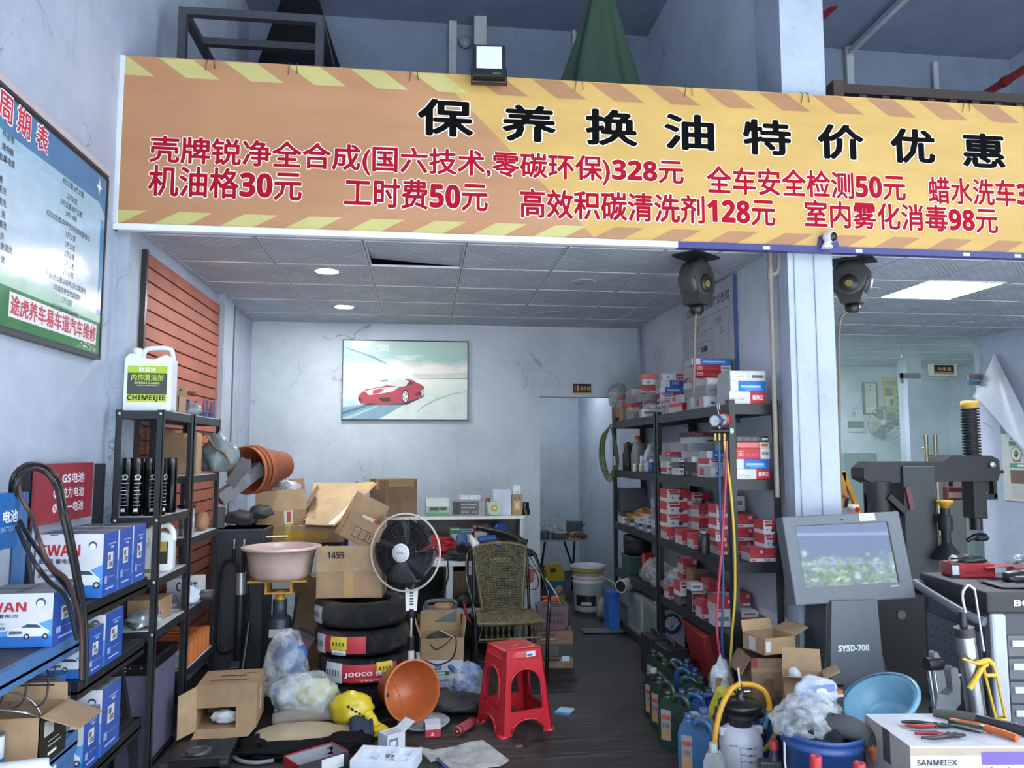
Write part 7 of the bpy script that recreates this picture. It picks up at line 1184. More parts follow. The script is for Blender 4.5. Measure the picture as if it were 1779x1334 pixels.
# ================================================================ OIL JUGS on the floor in front of the rack
G, Bl = '26382d,.3', '2b4b70,.26'; gj = 'empty oil jugs in front of the right rack'
def oil(px, py, m, rz, where, cap=None, lab=True, h=.325, w=.17):
    p = aZ(px, py, h); a = rad(rz); hw = w / 2; x = p.x + hw * .54 * cos(a); y = p.y + hw * .54 * sin(a)
    pr = [('f', .08, .12, .42, .68, '918e8a'), ('f', .1, .5, .4, .58, 'b0493c', '▬▬'), ('f', .1, .16, .4, .3, 'b98a5a'), ('f', .14, .34, .36, .44, '7a4a44', '···')] if lab else []
    return jug('oil_jug', where, 'jug', (x, y, 0), rz, m, cap, w, .08, h / 1.0 - .045, pr, gj)
oil(1136, 1116, G, -70, 'dark green oil jug at the far end of the jug row'); oil(1155, 1130, G, -65, 'dark green oil jug in the second rank, behind the grey capped one')
oil(1134, 1147, '25272d,.35', -68, 'black oil jug with a grey cap and blue and white label', '8a8c90,.4')
oil(1145, 1160, G, -66, 'dark green oil jug right in front of the grey capped one'); oil(1159, 1184, G, -40, 'green oil jug foremost of the green ones, its label toward us')
oil(1193, 1132, Bl, 140, 'blue oil jug at the back with its handle up, farther one'); oil(1207, 1147, Bl, 140, 'blue oil jug at the back with its handle up, nearer one')
oil(1218, 1160, G, 150, 'dark green oil jug lying between the blue ones and the rack, farther one'); oil(1230, 1180, G, 150, 'dark green oil jug against the rack post, nearer one')
oil(1184, 1182, Bl, -35, 'blue oil jug in the middle of the front rank'); oil(1211, 1184, '23397f,.3', -20, 'royal blue oil jug behind the silver one', None, False)
oil(1195, 1223, '3b6189,.26', -40, 'light blue oil jug nearest to us with its label toward us'); oil(1222, 1214, '8d9296,.3', -160, 'silver grey oil jug behind the light blue one', '45699a,.4', False)
b = MB(); b.prism([(-.04, 0), (.04, 0), (.045, .01), (.045, .17), (.02, .21), (-.03, .21), (-.045, .17), (-.045, .01)], .06, '8b8f92,.3', fr((0, .03, 0), (1, 0, 0), (0, 0, 1))); t = thing('oil_can', 'small silver oil bottle with green label at the front, left of the sprayer', 'bottle', (aZ(1240, 1285, .26).x, 3.47, 0), -30); b.build('body', t, bev=.006)
b = MB(); b.lathe([(.02, .21), (.02, .245), (.018, .247)], '9a9da0,.4', 16, Tm(-.005, 0, 0)); b.build('cap', t); b = MB(); b.rect(-.042, .02, -.005, .13, 'a9b89a', fr((0, -.0305, 0), (1, 0, 0), (0, 0, 1))); b.rect(-.04, .05, -.01, .06, '3f6a46', fr((0, -.031, 0), (1, 0, 0), (0, 0, 1))); b.build('label', t)
t = thing('yellow_pouch', 'yellow plastic pouch with a black triangle mark among the jugs', 'bag', (1.58, 3.98, 0), 0); b = MB(); b.at(Tm(0, 0, 0, 0, 0, 10)); b.prism([(-.08, .0), (.09, 0), (.09, .24), (.03, .33), (-.02, .33), (-.09, .2)], .06, 'b5ab2f,.3', fr((0, .03, 0), (1, 0, 0), (0, 0, 1))); b.build('pouch', t, bev=.02); b = MB(); b.poly([(-.03, .25, 0), (.05, .25, 0), (.012, .17, 0)][::-1], '24221c', fr((0, -.034, 0), (1, .18, 0), (0, 0, 1))); b.build('mark', t)
jug('oil_jug', 'black and yellow oil jug beside the sprayer hose', 'jug', (1.55, 3.84, 0), -30, '2e3034,.4', None, .2, .12, .27, [('f', .2, .1, .9, .6, 'a8952f')], gj); jug('oil_jug', 'blue oil jug with a dark cap pressed against the sprayer tank', 'jug', (1.71, 3.80, 0), -10, '2b4a8a,.35', '24262b,.4', .19, .11, .24, [], gj)
b = MB(); b.lathe([(.11, 0), (.13, .0), (.13, .04), (.11, .04)], '17181b,.5', 36, fr((0, 0, .128), (1, .0, .0), (0, .3, 1)), cap=False); solo(b, 'rubber_ring', 'black rubber ring standing behind the yellow pouch', 'ring', (1.655, 3.9, 0))
# ================================================================ PRESSURE SPRAYER
sp = thing('pressure_sprayer', 'white five litre pressure sprayer with a black top and yellow hose', 'sprayer', (1.515, 3.62, 0)); b = MB(); b.lathe([(0, 0), (.09, 0), (.1, .01), (.1, .2), (.085, .25), (.055, .27), (.05, .275)], 'b9bdc9,.4,0,.25', 36); b.build('tank', sp)
b = MB(); Mx = fr((0, -.1015, 0), (1, 0, 0), (0, 0, 1)); b.rect(-.045, .03, -.043, .2, '26282e', Mx)
for i in range(6): z = .2 - i * .03; b.rect(-.045, z - .001, -.02, z + .001, '26282e', Mx, .0005); b.text('%.2f LT' % (5 - i * .5), -.014, .03, z - .01, z + .0, '26282e', Mx, .02, .0005)
b.text('MAX.FILL', -.09, -.05, .2, .208, '26282e', fr((.0, -.0985, .0), (1, -.25, 0), (0, 0, 1)), .01); b.build('scale', sp)
b = MB(); b.lathe([(.052, .265), (.055, .27), (.056, .3), (.07, .315), (.1, .35), (.103, .37), (.095, .376), (.04, .378), (.03, .385), (.02, .40), (.02, .43), (0, .43)], '141518,.3', 32); b.build('pump_head', sp)
b = MB(); b.cyl((0, 0, .43), (0, 0, .47), .01, 'b9bcc0,.2,.9', 12); b.cyl((0, 0, .45), (0, 0, .462), .016, 'c4c7ca,.2,.9', 6); b.cyl((0, 0, .47), (-.005, 0, .53), .005, 'c9c9c4,.3,.5', 8); b.cyl((.0, 0, .42), (.05, 0, .42), .008, 'b9bcc0,.2,.9', 10); b.build('valve', sp)
b = MB(); b.tube(spline([(0, -.0, .455), (-.06, -.03, .435), (-.12, -.06, .36), (-.155, -.08, .26), (-.165, -.08, .17)], 8), .013, 'c58f26,.4', 10); b.tube(spline([(0, 0, .455), (.06, .0, .45), (.12, .0, .42), (.145, 0, .36), (.14, 0, .33)], 8), .013, 'c58f26,.4', 10); b.tube(spline([(.14, 0, .345), (.175, .01, .3), (.185, .02, .23), (.16, .03, .17), (.13, .04, .13)], 8), .011, 'b09a3a,.4', 10); b.build('hose', sp)
b = MB(); b.cyl((.14, 0, .33), (.115, 0, .24), .012, '3a6f86,.4', 10); b.cyl((.115, 0, .25), (.11, 0, .19), .016, '141518,.4', 10); b.build('trigger', sp)
for s in (-1, 1): b = MB(); b.box(s * .085 - .02, -.012, .225, s * .085 + .02, .012, .262, 'b9bdc9,.4'); b.build('lug', sp, bev=.004)
# ================================================================ CARTONS by the rack end
t = carton('worn brown carton printed with tool outlines in front of the rack end', (1.835, 4.02, .0), -6, .235, .22, .49, 'card_dark', flaps={'l': (150, .1)}, pr=[('f', 0, .86, 1, .9, '8a7458'), ('f', 0, .9, .14, 1, '7d3a34')] + [('f', .2 + .17 * (k % 4) + .03 * (k % 3), .12 + .12 * (k // 4), .31 + .17 * (k % 4) + .03 * (k % 3), .2 + .12 * (k // 4), '6a5038', '⚙✂⚒⌀♦⊙⌂╤◫⚲'[k % 10]) for k in range(22)])
carton('open brown carton with taped corner lying on top of the worn carton', (1.86, 4.04, .50), 14, .2, .18, .085, 'card', flaps={'b': (20, .06), 'r': (70, .1)}, pr=[('l', .3, .1, .6, .9, 'b9bbbd'), ('f', .05, .2, .2, .8, 'c4c6c8')])
b = MB(); b.blob((0, 0, .24), (.06, .06, .2), 'film_thick', 341, .35, 3, 1.8); b.box(-.05, -.05, 0, .05, .05, .34, '8a7458,.8'); solo(b, 'paper_sack', 'brown paper sack with clear film left of the worn carton', 'sack', (1.64, 4.17, 0), 4)
carton('small open brown carton holding a clear bottle, before the worn carton', (1.89, 3.73, .31), -22, .19, .15, .15, 'card', flaps={'b': (-5, .11), 'f': (75, .09), 'r': (60, .08)}, pr=[('l', .2, .3, .7, .7, '5f4a36', '◌')])
b = MB(); b.box(-.12, -.1, 0, .12, .1, .309, '3a3d42,.6'); solo(b, 'plastic_tub', 'dark plastic tub under the small open carton', 'tub', (1.89, 3.74, 0), -10, bev=.008)
b = MB(); b.tube(spline([(0, 0, 0), (-.02, 0, .06), (-.05, 0, .12), (-.06, 0, .15)], 4), [.02, .028, .03, .03, .03, .03, .03, .03, .03, .028, .025, .02, .01][:13], 'clear_plastic', 12); solo(b, 'clear_bottle', 'clear plastic bottle sticking out of the small carton', 'bottle', (1.90, 3.74, .34))
# blue bucket with gloves
bu = thing('blue_bucket', 'blue plastic bucket full of gloves and plastic at the front right', 'bucket', (1.74, 3.28, 0)); b = MB(); b.lathe([(0, 0), (.14, 0), (.165, .3), (.172, .302), (.172, .318), (.168, .32), (.17, .34), (.176, .342), (.176, .36), (.168, .36), (.162, .3), (.135, .01), (0, .01)], '2f4f90,.4', 48, cap=False); b.build('pail', bu)
b = MB(); b.tube(spline([(-.172, 0, .31), (-.19, -.05, .2), (-.16, -.13, .08), (-.1, -.17, .03)], 6), .005, 'c9ccd0,.4', 8); b.build('handle', bu)
t = thing('work_gloves', 'grey knitted gloves with an orange cuff hanging over the bucket rim', 'gloves', (1.74, 3.28, .30)); b = MB(); b.blob((-.02, .0, .04), (.13, .12, .07), '26272a,.8', 351, .4, 3, 2.5); b.tube(spline([(.0, -.04, .08), (.06, -.08, .09), (.12, -.1, .07), (.165, -.11, .03)], 5), [.05] * 8 + [.048, .045, .042, .04, .038, .036, .034, .032], '4a4b4e,.85', 14)
for i in range(4): b.tube(spline([(-.02, -.02 + .03 * i, .09), (-.08, -.03 + .035 * i, .12), (-.13, -.04 + .035 * i, .09)], 4), .018, '3a3b3f,.85', 8)
b.build('glove', t)
for k in range(14):
    u = k / 13; 
    if k == 0: b = MB()
    p = Vector((.02 + .135 * u, -.05 - .06 * u, .085 - .04 * u * u)); b.tube([p + Vector((0, cos(a) * .052 * (1 - .25 * u), sin(a) * .052 * (1 - .25 * u))) for a in [j * pi / 8 for j in range(-2, 11)]], .0022, '232427,.8', 4)
b.build('knit_rib', t); b = MB(); b.tube(spline([(.165, -.11, .035), (.18, -.115, .0), (.175, -.118, -.04)], 4), [.036, .036, .035, .034, .033, .03, .027, .024, .02], 'b3572c,.7', 12); b.build('cuff', t)
b = MB(); b.blob((-.06, .03, .1), (.15, .12, .09), 'film', 355, .3, 4, 1.7); b.blob((.02, .12, .12), (.12, .08, .08), 'film', 356, .3, 4, 1.7); solo(b, 'cling_film', 'crumpled clear film heaped on the gloves in the bucket', 'film', (1.74, 3.28, .29))
t = thing('white_packet', 'white plastic packet with blue print lying on the bucket film', 'packet', (1.80, 3.44, .42)); b = MB(); b.blob((0, 0, .05), (.1, .06, .06), 'b9bfd0,.25', 357, .3, 3, 1.8); b.text('▬▬ ▬▬▬', -.05, .06, .0, .03, '5a72a8', fr((.01, -.06, .06), (1, .1, 0), (0, .4, 1)), .01); b.build('packet_body', t); b = MB(); b.blob((-.07, -.03, .03), (.025, .02, .03), '3f72b8,.3', 5, .3, 2); b.build('print', t)
b = MB(); b.box(-.035, -.05, 0, .035, .05, .03, 'b56a2a,.4'); b.box(-.036, -.051, 0, .036, .051, .012, 'b9bcc0,.4'); solo(b, 'orange_box', 'small orange and white box beside the white packet', 'box', (1.915, 3.53, .42), 20)
b = MB(); b.box(-.04, -.05, 0, .04, .05, .419, '2c2e33,.6'); solo(b, 'black_box', 'black box standing behind the blue bucket', 'box', (1.915, 3.53, 0), 10, bev=.005)
for (px, py, Y, lb) in ((1417, 1318, 3.0, 'silver bottle with a red cap at the bottom edge, left one'), (1493, 1330, 2.95, 'silver bottle with a red cap at the bottom edge, right one')):
    p = aY(px, py, Y); t = thing('oil_bottle', lb, 'bottle', (p.x, Y, 0)); zt = p.z + .012; b = MB(); b.lathe([(0, 0), (.032, 0), (.034, .005), (.034, zt - .09), (.02, zt - .055), (.018, zt - .04)], '9a9ea2,.3', 24); b.build('body', t); b = MB(); b.lathe([(.0235, zt - .045), (.0235, zt - .004), (.02, zt), (.015, zt), (.012, zt - .004), (0, zt - .004)], 'b02a34,.4', 24, cap=False); b.build('cap', t)
t = thing('oil_bottle', 'dark bottle with a red cap and white label between sprayer and bucket', 'bottle', (1.545, 3.38, 0), -8); b = MB(); b.box(-.05, -.03, 0, .05, .03, .2, '33343a,.4'); b.lathe([(.025, .2), (.018, .23), (.018, .25)], '33343a,.4', 16, Tm(.02, 0, 0)); b.build('body', t, bev=.008); b = MB(); b.lathe([(.021, .245), (.021, .28), (.018, .282)], 'a52a34,.4', 16, Tm(.02, 0, 0)); b.build('cap', t); b = MB(); b.rect(-.035, .02, .04, .17, 'b3b5bd', fr((0, -.0307, 0), (1, 0, 0), (0, 0, 1))); b.rect(-.05, .01, -.037, .17, '8e2632', fr((0, -.0307, 0), (1, 0, 0), (0, 0, 1))); b.text('VN2', -.01, .025, .04, .055, '34363c', fr((0, -.031, 0), (1, 0, 0), (0, 0, 1)), .02); b.build('label', t)
# basin, tub, SANMEI box with tools
b = MB(); b.box(-.15, -.1, 0, .15, .1, .20, '6a6d78,.5'); solo(b, 'grey_bin', 'grey plastic bin under the light blue basin', 'bin', (2.17, 3.53, 0), 0, bev=.01)
ax = Vector((-.5, -.14, .85)).normalized(); x_ = ax.cross(Vector((0, 1, 0))).normalized(); y_ = ax.cross(x_); R = Matrix((x_, y_, ax)).transposed().to_4x4()
t = thing('wash_basin', 'light blue plastic basin tilted on the grey bin beside the white carton', 'basin', (2.25, 3.58, .265)); b = MB(); b.at(R); b.lathe([(0, 0), (.11, 0), (.13, .03), (.165, .12), (.185, .125), (.185, .134), (.158, .132), (.12, .03), (.105, .008), (0, .008)], '74a9c4,.35,0,.2', 48, cap=False); b.build('bowl', t); b = MB(); b.at(R); b.lathe([(.175, .126), (.19, .126), (.19, .136), (.176, .138)], '86b9d2,.3', 48, cap=False); b.build('rim', t)
sb = thing('product_carton', 'white carton with purple print carrying pliers and a knife', 'box', (2.14, 3.02, 0), -6); w, d, h = .5, .37, .43; pr = [('f', 0, .92, 1, .985, 'a89a8c'), ('f', .05, .835, .36, .885, '33363e', 'SANMEIΞX'), ('f', .09, .79, .33, .81, '77797f', '··········'), ('f', .52, .2, .98, .78, '5f4796', '速冷王'), ('f', .55, .84, .95, .95, '6a56a0'), ('t', .42, .55, .78, .62, '5a5d64', 'SANMEIΞX'), ('t', .18, .42, .4, .46, '6a6d74', '▬▬▬▬'), ('t', .14, .5, .3, .62, 'a08f72'), ('f', .1, .45, .4, .5, '8c8f96', '········'), ('l', 0, 0, 1, 1, 'a39d97')]
b = pbox(w, d, h, 'bfc1c8,.4', pr); b.poly([(w * .5, h * .8, .001), (w * .98, h * .86, .001), (w * .9, h * .78, .001), (w, h * .62, .001), (w * .96, h * .15, .001), (w * .55, h * .15, .001)], 'cfcde0', FM('f', w, d, h)); b.text('速冷王', w * .54, w * .94, h * .5, h * .82, '5b4293', FM('f', w, d, h), .03, .0016); b.build('body', sb, bev=.004)
b = MB(); b.box(-w / 2 - .001, -.03, h * .7, -w / 2 + .002, .03, h, '4a4744'); b.build('hand_slot', sb)
def on_box(name, label, cat, u, v, rz): 
    a = rad(-6); x = (u - .5) * w; y = (v - .5) * d; return thing(name, label, cat, (2.14 + x * cos(a) - y * sin(a), 3.02 + x * sin(a) + y * cos(a), h + .001), rz)
for i, (u, v, rz, lb) in enumerate(((.42, .52, -14, 'red handled pliers farther back on the white carton'), (.40, .22, -4, 'red handled pliers at the front edge of the white carton'))):
    t = on_box('pliers', lb, 'pliers', u, v, rz)
    for sg in (-1, 1):
        b = MB(); b.tube(spline([(.0, 0, .012), (-.03, sg * .012, .012), (-.08, sg * .026, .012), (-.125, sg * .022, .012)], 5), [.006, .007, .0085, .009, .0095, .0095, .0095, .0095, .009, .009, .0085, .008, .0075, .007, .006, .005], ('8a2430,.4', '26272b,.4')[(sg > 0) ^ i], 10); b.build('handle', t)
        b = MB(); b.tube([(0, 0, .012), (.03, sg * .01, .012), (.065, sg * .002, .011)], [.008, .008, .004], '3a3c40,.35,.7', 8); b.build('jaw', t)
    b = MB(); b.cyl((0, 0, .002), (0, 0, .022), .009, '55575c,.3,.8', 14); b.build('pivot', t)
t = on_box('scissors', 'thin steel tweezers lying across the pliers on the white carton', 'tweezers', .57, .36, 112); b = MB(); b.tube([(-.09, .004, .03), (.0, .002, .027), (.08, 0, .014)], .0028, 'b9bcc0,.25,.9', 6); b.tube([(-.09, -.008, .03), (.0, -.004, .027), (.08, 0, .014)], .0028, 'b9bcc0,.25,.9', 6); b.build('arm', t); t.name = 'tweezers'
t = on_box('hand_saw', 'orange handled pruning saw on the white carton', 'saw', .72, .42, 128); b = MB(); b.tube(spline([(-.14, .02, .014), (-.08, .0, .016), (0, -.012, .016), (.1, .0, .014)], 5), [.014] * 8 + [.015] * 8, 'c4622a,.4', 10); b.build('handle', t); b = MB(); b.tube(spline([(-.02, .012, .014), (.05, .02, .014), (.1, .012, .014)], 4), .014, '24372c,.4', 10); b.lathe([(.004, 0), (.009, 0), (.009, .004)], 'd6d8da,.3,.6', 14, Tm(-.02, .012, .028)); b.build('lock', t)
t = on_box('utility_knife', 'big black handled knife lying across the back of the white carton', 'knife', .80, .62, 128); b = MB(); b.tube([(-.20, 0, .018), (-.10, 0, .02), (.0, .0, .02)], [.02, .022, .021], '2a2c30,.4', 12); b.build('handle', t, bev=0); b = MB(); b.tube([(.0, 0, .02), (.09, .004, .018), (.16, .006, .012)], [.024, .024, .018], '55544f,.6', 12); b.build('sheath', t)
for s in (-.14, -.12, -.04): b = MB(); b.cyl((s, 0, .038), (s, 0, .0425), .005, 'b9bcc0,.3,.8', 10); b.build('rivet', t)
b = MB(); b.lathe([(0, 0), (.12, 0), (.14, .28), (.145, .3), (.13, .3), (.11, .01), (0, .01)], '24468f,.4', 36, cap=False); solo(b, 'blue_pail', 'second blue pail behind the white carton by the tool trolley', 'bucket', (2.56, 3.17, 0))
# ================================================================ WHEEL ALIGNER console
al = thing('wheel_aligner', 'grey wheel aligner console with a tilted glossy screen and white lettering', 'machine', (2.24, 3.84, 0)); gm_ = '5a6069,.45'; gd = '3d424a,.5'
b = MB(); b.prism([(-.19, 0), (.26, 0), (.24, .2), (.15, .52), (.125, .77), (-.145, .77), (-.155, .52), (-.19, .36)], .22, gd, fr((0, .24, 0), (1, 0, 0), (0, 0, 1))); b.build('cabinet', al, bev=.008)
b = MB(); b.prism([(-.15, 0), (.20, 0), (.165, .24), (.135, .52), (.12, .79), (-.13, .79), (-.145, .52), (-.15, .24)], .03, gm_, fr((0, .02, 0), (1, 0, 0), (0, 0, 1))); o = b.build('front_panel', al, bev=.004)
b = MB(); b.text('SY5D-700', -.105, .065, .535, .568, 'd9e0e4', fr((0, -.0112, 0), (1, 0, 0), (0, 0, 1)), .03); b.build('lettering', o)
for sg in (-1, 1):
    b = MB(); x = -.105 if sg < 0 else .125
    for i in range(9): b.box(x - .022 + .005 * i * sg * .6, -.0125, .36 - i * .03, x + .022 + .005 * i * sg * .6, -.009, .372 - i * .03, '101114,.5')
    b.build('vent', o)
Q = Matrix.Translation((.02, .03, .775)) @ Matrix.Rotation(rad(-12), 4, 'X') @ Matrix.Rotation(rad(-2), 4, 'Y')
b = MB(); b.at(Q); b.box(-.335, -.02, 0, .335, .07, .455, gm_); b.build('screen_housing', al, bev=.006)
b = MB(); b.at(Q); b.box(-.27, -.0215, .085, .25, -.0195, .40, 'screen'); b.build('screen', al)
b = MB(); b.at(Q); b.box(-.272, -.024, .40, .252, -.02, .404, '24262b,.4'); b.box(.25, -.024, .085, .257, -.02, .404, '0e0f11,.4'); b.build('bezel', al); b = MB(); b.at(Q); b.box(.10, -.0215, .412, .19, -.02, .452, 'c9cdd2,.5')
for i in range(4): b.box(.105, -.022, .44 - i * .007, .175 - .02 * (i % 2), -.0214, .442 - i * .007, '7a7d84')
b.build('label', al); b = MB(); b.at(Q); b.lathe([(0, 0), (.006, 0), (.006, .002)][::-1], '15161a', 12, fr((-.0, -.0205, .425), (1, 0, 0), (0, 0, 1))); b.box(.2, -.0235, .063, .25, -.02, .072, '9aa3b0,.2,.8'); b.build('button', al)
# ================================================================ TYRE CHANGER
tc = thing('tyre_changer', 'black and grey tyre changing machine with a spring mounted head, behind the aligner', 'machine', (3.3, 5.05, 0)); bk = '131417,.45'; gc = '33373d,.5'
def lc(px, py, Y=5.05): p = aY(px, py, Y); return p.x - 3.3, p.z
b = MB(); x0, _ = lc(1557, 900); x1, _ = lc(1612, 900); b.box(x0, -.1, .45, x1, .1, 1.46, gc); b.build('column', tc, bev=.006)
b = MB(); xa, za = lc(1490, 836); xb, zb = lc(1722, 806); xm, _ = lc(1640, 800); b.prism([(xa, za + .02), (xa + .06, za - .01), (xb - .02, za), (xb + .0, za + .05), (xb, zb + .03), (xb - .06, zb + .06), (xm, zb + .06), (xm - .06, zb + .02), (xa + .06, zb + .02), (xa, zb - .03)], .16, '15161a,.45', fr((0, .08, 0), (1, 0, 0), (0, 0, 1))); b.build('arm', tc, bev=.012)
xr, zt_ = lc(1684, 697); _, zm = lc(1684, 795); b = MB(); b.cyl((xr, 0, zm), (xr, 0, zt_ - .05), .04, '25272b,.4', 16); b.build('spindle', tc); b = MB(); b.tube([(xr + .056 * cos(a), .056 * sin(a), zm + (zt_ - .05 - zm) * a / (2 * pi * 17)) for a in [2 * pi * k / 14 for k in range(14 * 17)]], .006, bk, 6); b.build('spring', tc)
b = MB(); b.lathe([(.052, 0), (.058, .01), (.058, .05), (.05, .056), (0, .056)], 'b9922c,.4', 24, Tm(xr, 0, zt_ - .055)); b.build('knob', tc)
xh, zh = lc(1680, 900); b = MB(); b.box(xr - .05, -.06, zh, xr + .05, .06, zm - .1, bk); b.cyl((xr, 0, zh - .08), (xr, 0, zh), .042, '17181b,.35', 16); b.build('head_slide', tc, bev=.005)
x2, z2 = lc(1690, 935); b = MB(); b.blob((xr + .01, -.02, z2 + .01), (.06, .05, .03), '17181b,.35', 3, .2, 3); b.tube(spline([(xr, -.03, z2 + .02), (xr - .06, -.04, z2 + .01), (xr - .1, -.04, z2 - .01)], 4), [.02] * 5 + [.016] * 4, '17181b,.3', 10); b.build('mount_head', tc)
b = MB(); xg, zg = lc(1715, 860); b.box(xg - .03, -.03, zg + .02, xg - .005, .03, zm - .06, bk); b.box(xg + .03, -.03, zg - .02, xg + .055, .03, zm - .05, bk); b.box(xg - .03, -.03, zg - .03, xg + .055, .03, zg + .01, bk); b.cyl((xg + .03, -.05, zm - .1), (xg + .09, -.05, zm - .1), .012, bk, 10); b.build('grip', tc)
b = MB(); b.lathe([(0, 0), (.02, 0), (.02, .01), (0, .012)], 'c9ccd0,.3,.6', 14, fr((xg - .02, -.09, zm - .05), (1, 0, 0), (0, 0, 1))); b.build('bolt', tc)
xk, zk = lc(1641, 875, 4.9); b = MB(); b.lathe([(.02, 0), (.03, .02), (.055, .04), (.05, .055), (0, .055)], 'b9922c,.4', 20, Tm(xk, -.15, zk - .03)); b.build('helper_knob', tc)
b = MB(); b.cyl((xk, -.15, zk - .26), (xk, -.15, zk - .03), .03, bk, 14); b.cyl((xk, -.15, zk - .18), (xk, -.15, zk - .08), .045, bk, 14); b.bar((x1, -.1, zk - .1), (xk, -.15, zk - .1), .07, .06, bk); b.lathe([(.03, .1), (.1, .0), (.11, -.01), (.0, -.01)], bk, 18, Tm(xk, -.15, zk - .36)); b.build('helper_arm', tc)
xmo, zmo = lc(1522, 868); b = MB(); b.cyl((xmo, -.02, zmo - .11), (xmo, -.02, za + .0), .09, '1b1c20,.45', 24); b.lathe([(.1, 0), (.12, .0), (.12, .02), (.1, .02)], bk, 24, Tm(xmo, -.02, zmo - .12)); b.build('motor', tc)
for i in range(12): 
    if i == 0: b = MB()
    b.box(xmo - .095, -.02 - .004, zmo - .1, xmo + .095, -.02 + .004, zmo + .04, '141518,.45', Tm(0, 0, 0))
b.build('fin', tc); b = MB(); xq, zq = lc(1555, 870); b.bar((xq - .12, -.1, zq + .04), (xq - .0, -.1, zq - .07), .05, .04, bk); b.bar((xq + .02, -.1, zq + .1), (xq + .05, -.1, zq - .05), .04, .035, '6a2a33,.4'); b.build('lever', tc)
b = MB(); b.prism([(-.45, .0), (.35, 0), (.35, .45), (.2, .62), (-.3, .62), (-.45, .5)], .5, '111214,.55', fr((0, .25, 0), (1, 0, 0), (0, 0, 1))); b.lathe([(0, 0), (.04, 0), (.04, .004)][::-1], '0c0d0f', 18, fr((.12, -.252, .5), (1, 0, 0), (0, 0, 1))); b.lathe([(0, 0), (.03, 0), (.03, .004)][::-1], '55585d,.4,.6', 18, fr((-.18, -.252, .5), (1, 0, 0), (0, 0, 1))); b.build('base_cabinet', tc, bev=.012)
b = MB(); b.lathe([(0, .62), (.2, .62), (.2, .66), (.0, .66)], '2a2d32,.4', 30, Tm(.2, -.1, 0)); b.build('turntable', tc)
t = thing('air_cylinder_label', 'red striped drink can hanging under the tyre changer arm', 'can', aY(1652, 852, 5.25)); b = MB(); b.box(-.05, -.03, -.07, .07, .03, .03, '7d3038,.4'); b.rect(-.04, -.05, .06, -.01, 'b9a09a', fr((0, -.031, 0), (1, 0, 0), (0, 0, 1))); b.build('can_body', t, bev=.01); t.name = 'drink_can'; b = MB(); b.bar((.0, 0, .03), (.0, 0, .14), .02, .02, bk); b.build('holder', t)
# yellow frame and dark machine at the column
yf = thing('yellow_stand', 'yellow steel stand behind the column, left of the tyre changer', 'stand', (2.95, 5.62, 0)); b = MB(); p, q, r_ = (aY(1463, 820, 5.62), aY(1494, 895, 5.62), aY(1463, 895, 5.62))
for o_ in (p, q, r_): o_.x -= 2.95; o_.y -= 5.62
b.bar(p, q, .04, .03, 'c08a2a,.4'); b.bar(p, (r_.x, 0, 0), .04, .04, 'c08a2a,.4', (0, 1, 0)); b.bar(r_, q, .06, .03, 'c08a2a,.4'); b.bar((q.x, 0, q.z), (q.x, 0, 0), .04, .04, 'c08a2a,.4', (0, 1, 0)); b.build('frame', yf)
b = MB(); b.box(r_.x, -.1, r_.z - .02, q.x, .1, r_.z, 'c08a2a,.4'); b.build('tray', yf)
b = MB(); b.lathe([(0, 0), (.05, 0), (.05, .07), (0, .07)][::-1], 'c9b9b4,.4', 20); b.lathe([(.02, .0), (.02, .001)], 'a0303a', 14, fr((.01, -.051, .035), (1, 0, 0), (0, 0, 1))); solo(b, 'white_roll', 'white roll with a red mark on the yellow stand', 'roll', aY(1481, 893, 5.6) + Vector((0, 0, .002)))
t = thing('small_pump', 'small chrome fitting sitting on the yellow stand tray', 'fitting', aY(1469, 893, 5.56)); b = MB(); b.cyl((0, 0, 0), (0, 0, .05), .03, 'a9adb2,.3,.8', 14); b.cyl((0, 0, .05), (.02, 0, .12), .014, '17181b,.4', 10); b.build('fitting_body', t); b = MB(); b.lathe([(.016, .12), (.016, .15), (0, .15)], 'a3343a,.4', 12); b.build('cap', t)
# ================================================================ TOOL TROLLEY
tt = thing('tool_trolley', 'grey tool trolley with a pegboard side and drawers at the right edge', 'trolley', (3.0, 3.66, 0), -7); tg = '4c5057,.5'; tl = 'a9aeb6,.4'; w, d, h = .62, .58, .90
b = MB(); b.box(-w / 2, -d / 2, .12, w / 2, d / 2, h - .1, '3a3e45,.5'); b.build('body', tt)
b = MB(); b.box(-w / 2 - .015, -d / 2 - .015, h - .1, w / 2 + .015, d / 2 + .015, h, '1e2024,.5'); b.build('top_tray', tt, bev=.01)
for x in (-w / 2, w / 2 - .07): b = MB(); b.box(x, -d / 2 - .02, .1, x + .07, -d / 2 + .05, h - .1, tl); b.build('corner_post', tt, bev=.012); b = MB(); b.box(x, d / 2 - .05, .1, x + .05, d / 2, h - .1, tg); b.build('rear_post', tt, bev=.006)
b = MB(); b.box(-w / 2 - .012, -d / 2 + .06, .14, -w / 2 - .004, d / 2 - .04, h - .2, '555b63,.5')
for i in range(7):
    for j in range(9): b.lathe([(.006, 0), (.006, .0006)], '101114', 6, fr((-w / 2 - .0125, d / 2 - .09 - i * .06, .2 + j * .055), (0, -1, 0), (0, 0, 1)))
b.build('pegboard', tt)
b = MB(); b.tube(spline([(-w / 2 - .01, d / 2 - .02, h - .06), (-w / 2 - .06, d / 2 - .04, h - .05), (-w / 2 - .07, d / 2 - .1, h - .06), (-w / 2 - .06, -d / 2 + .1, h - .12), (-w / 2 - .02, -d / 2, h - .14)], 6), .022, '6a6f78,.4', 12); b.build('push_bar', tt)
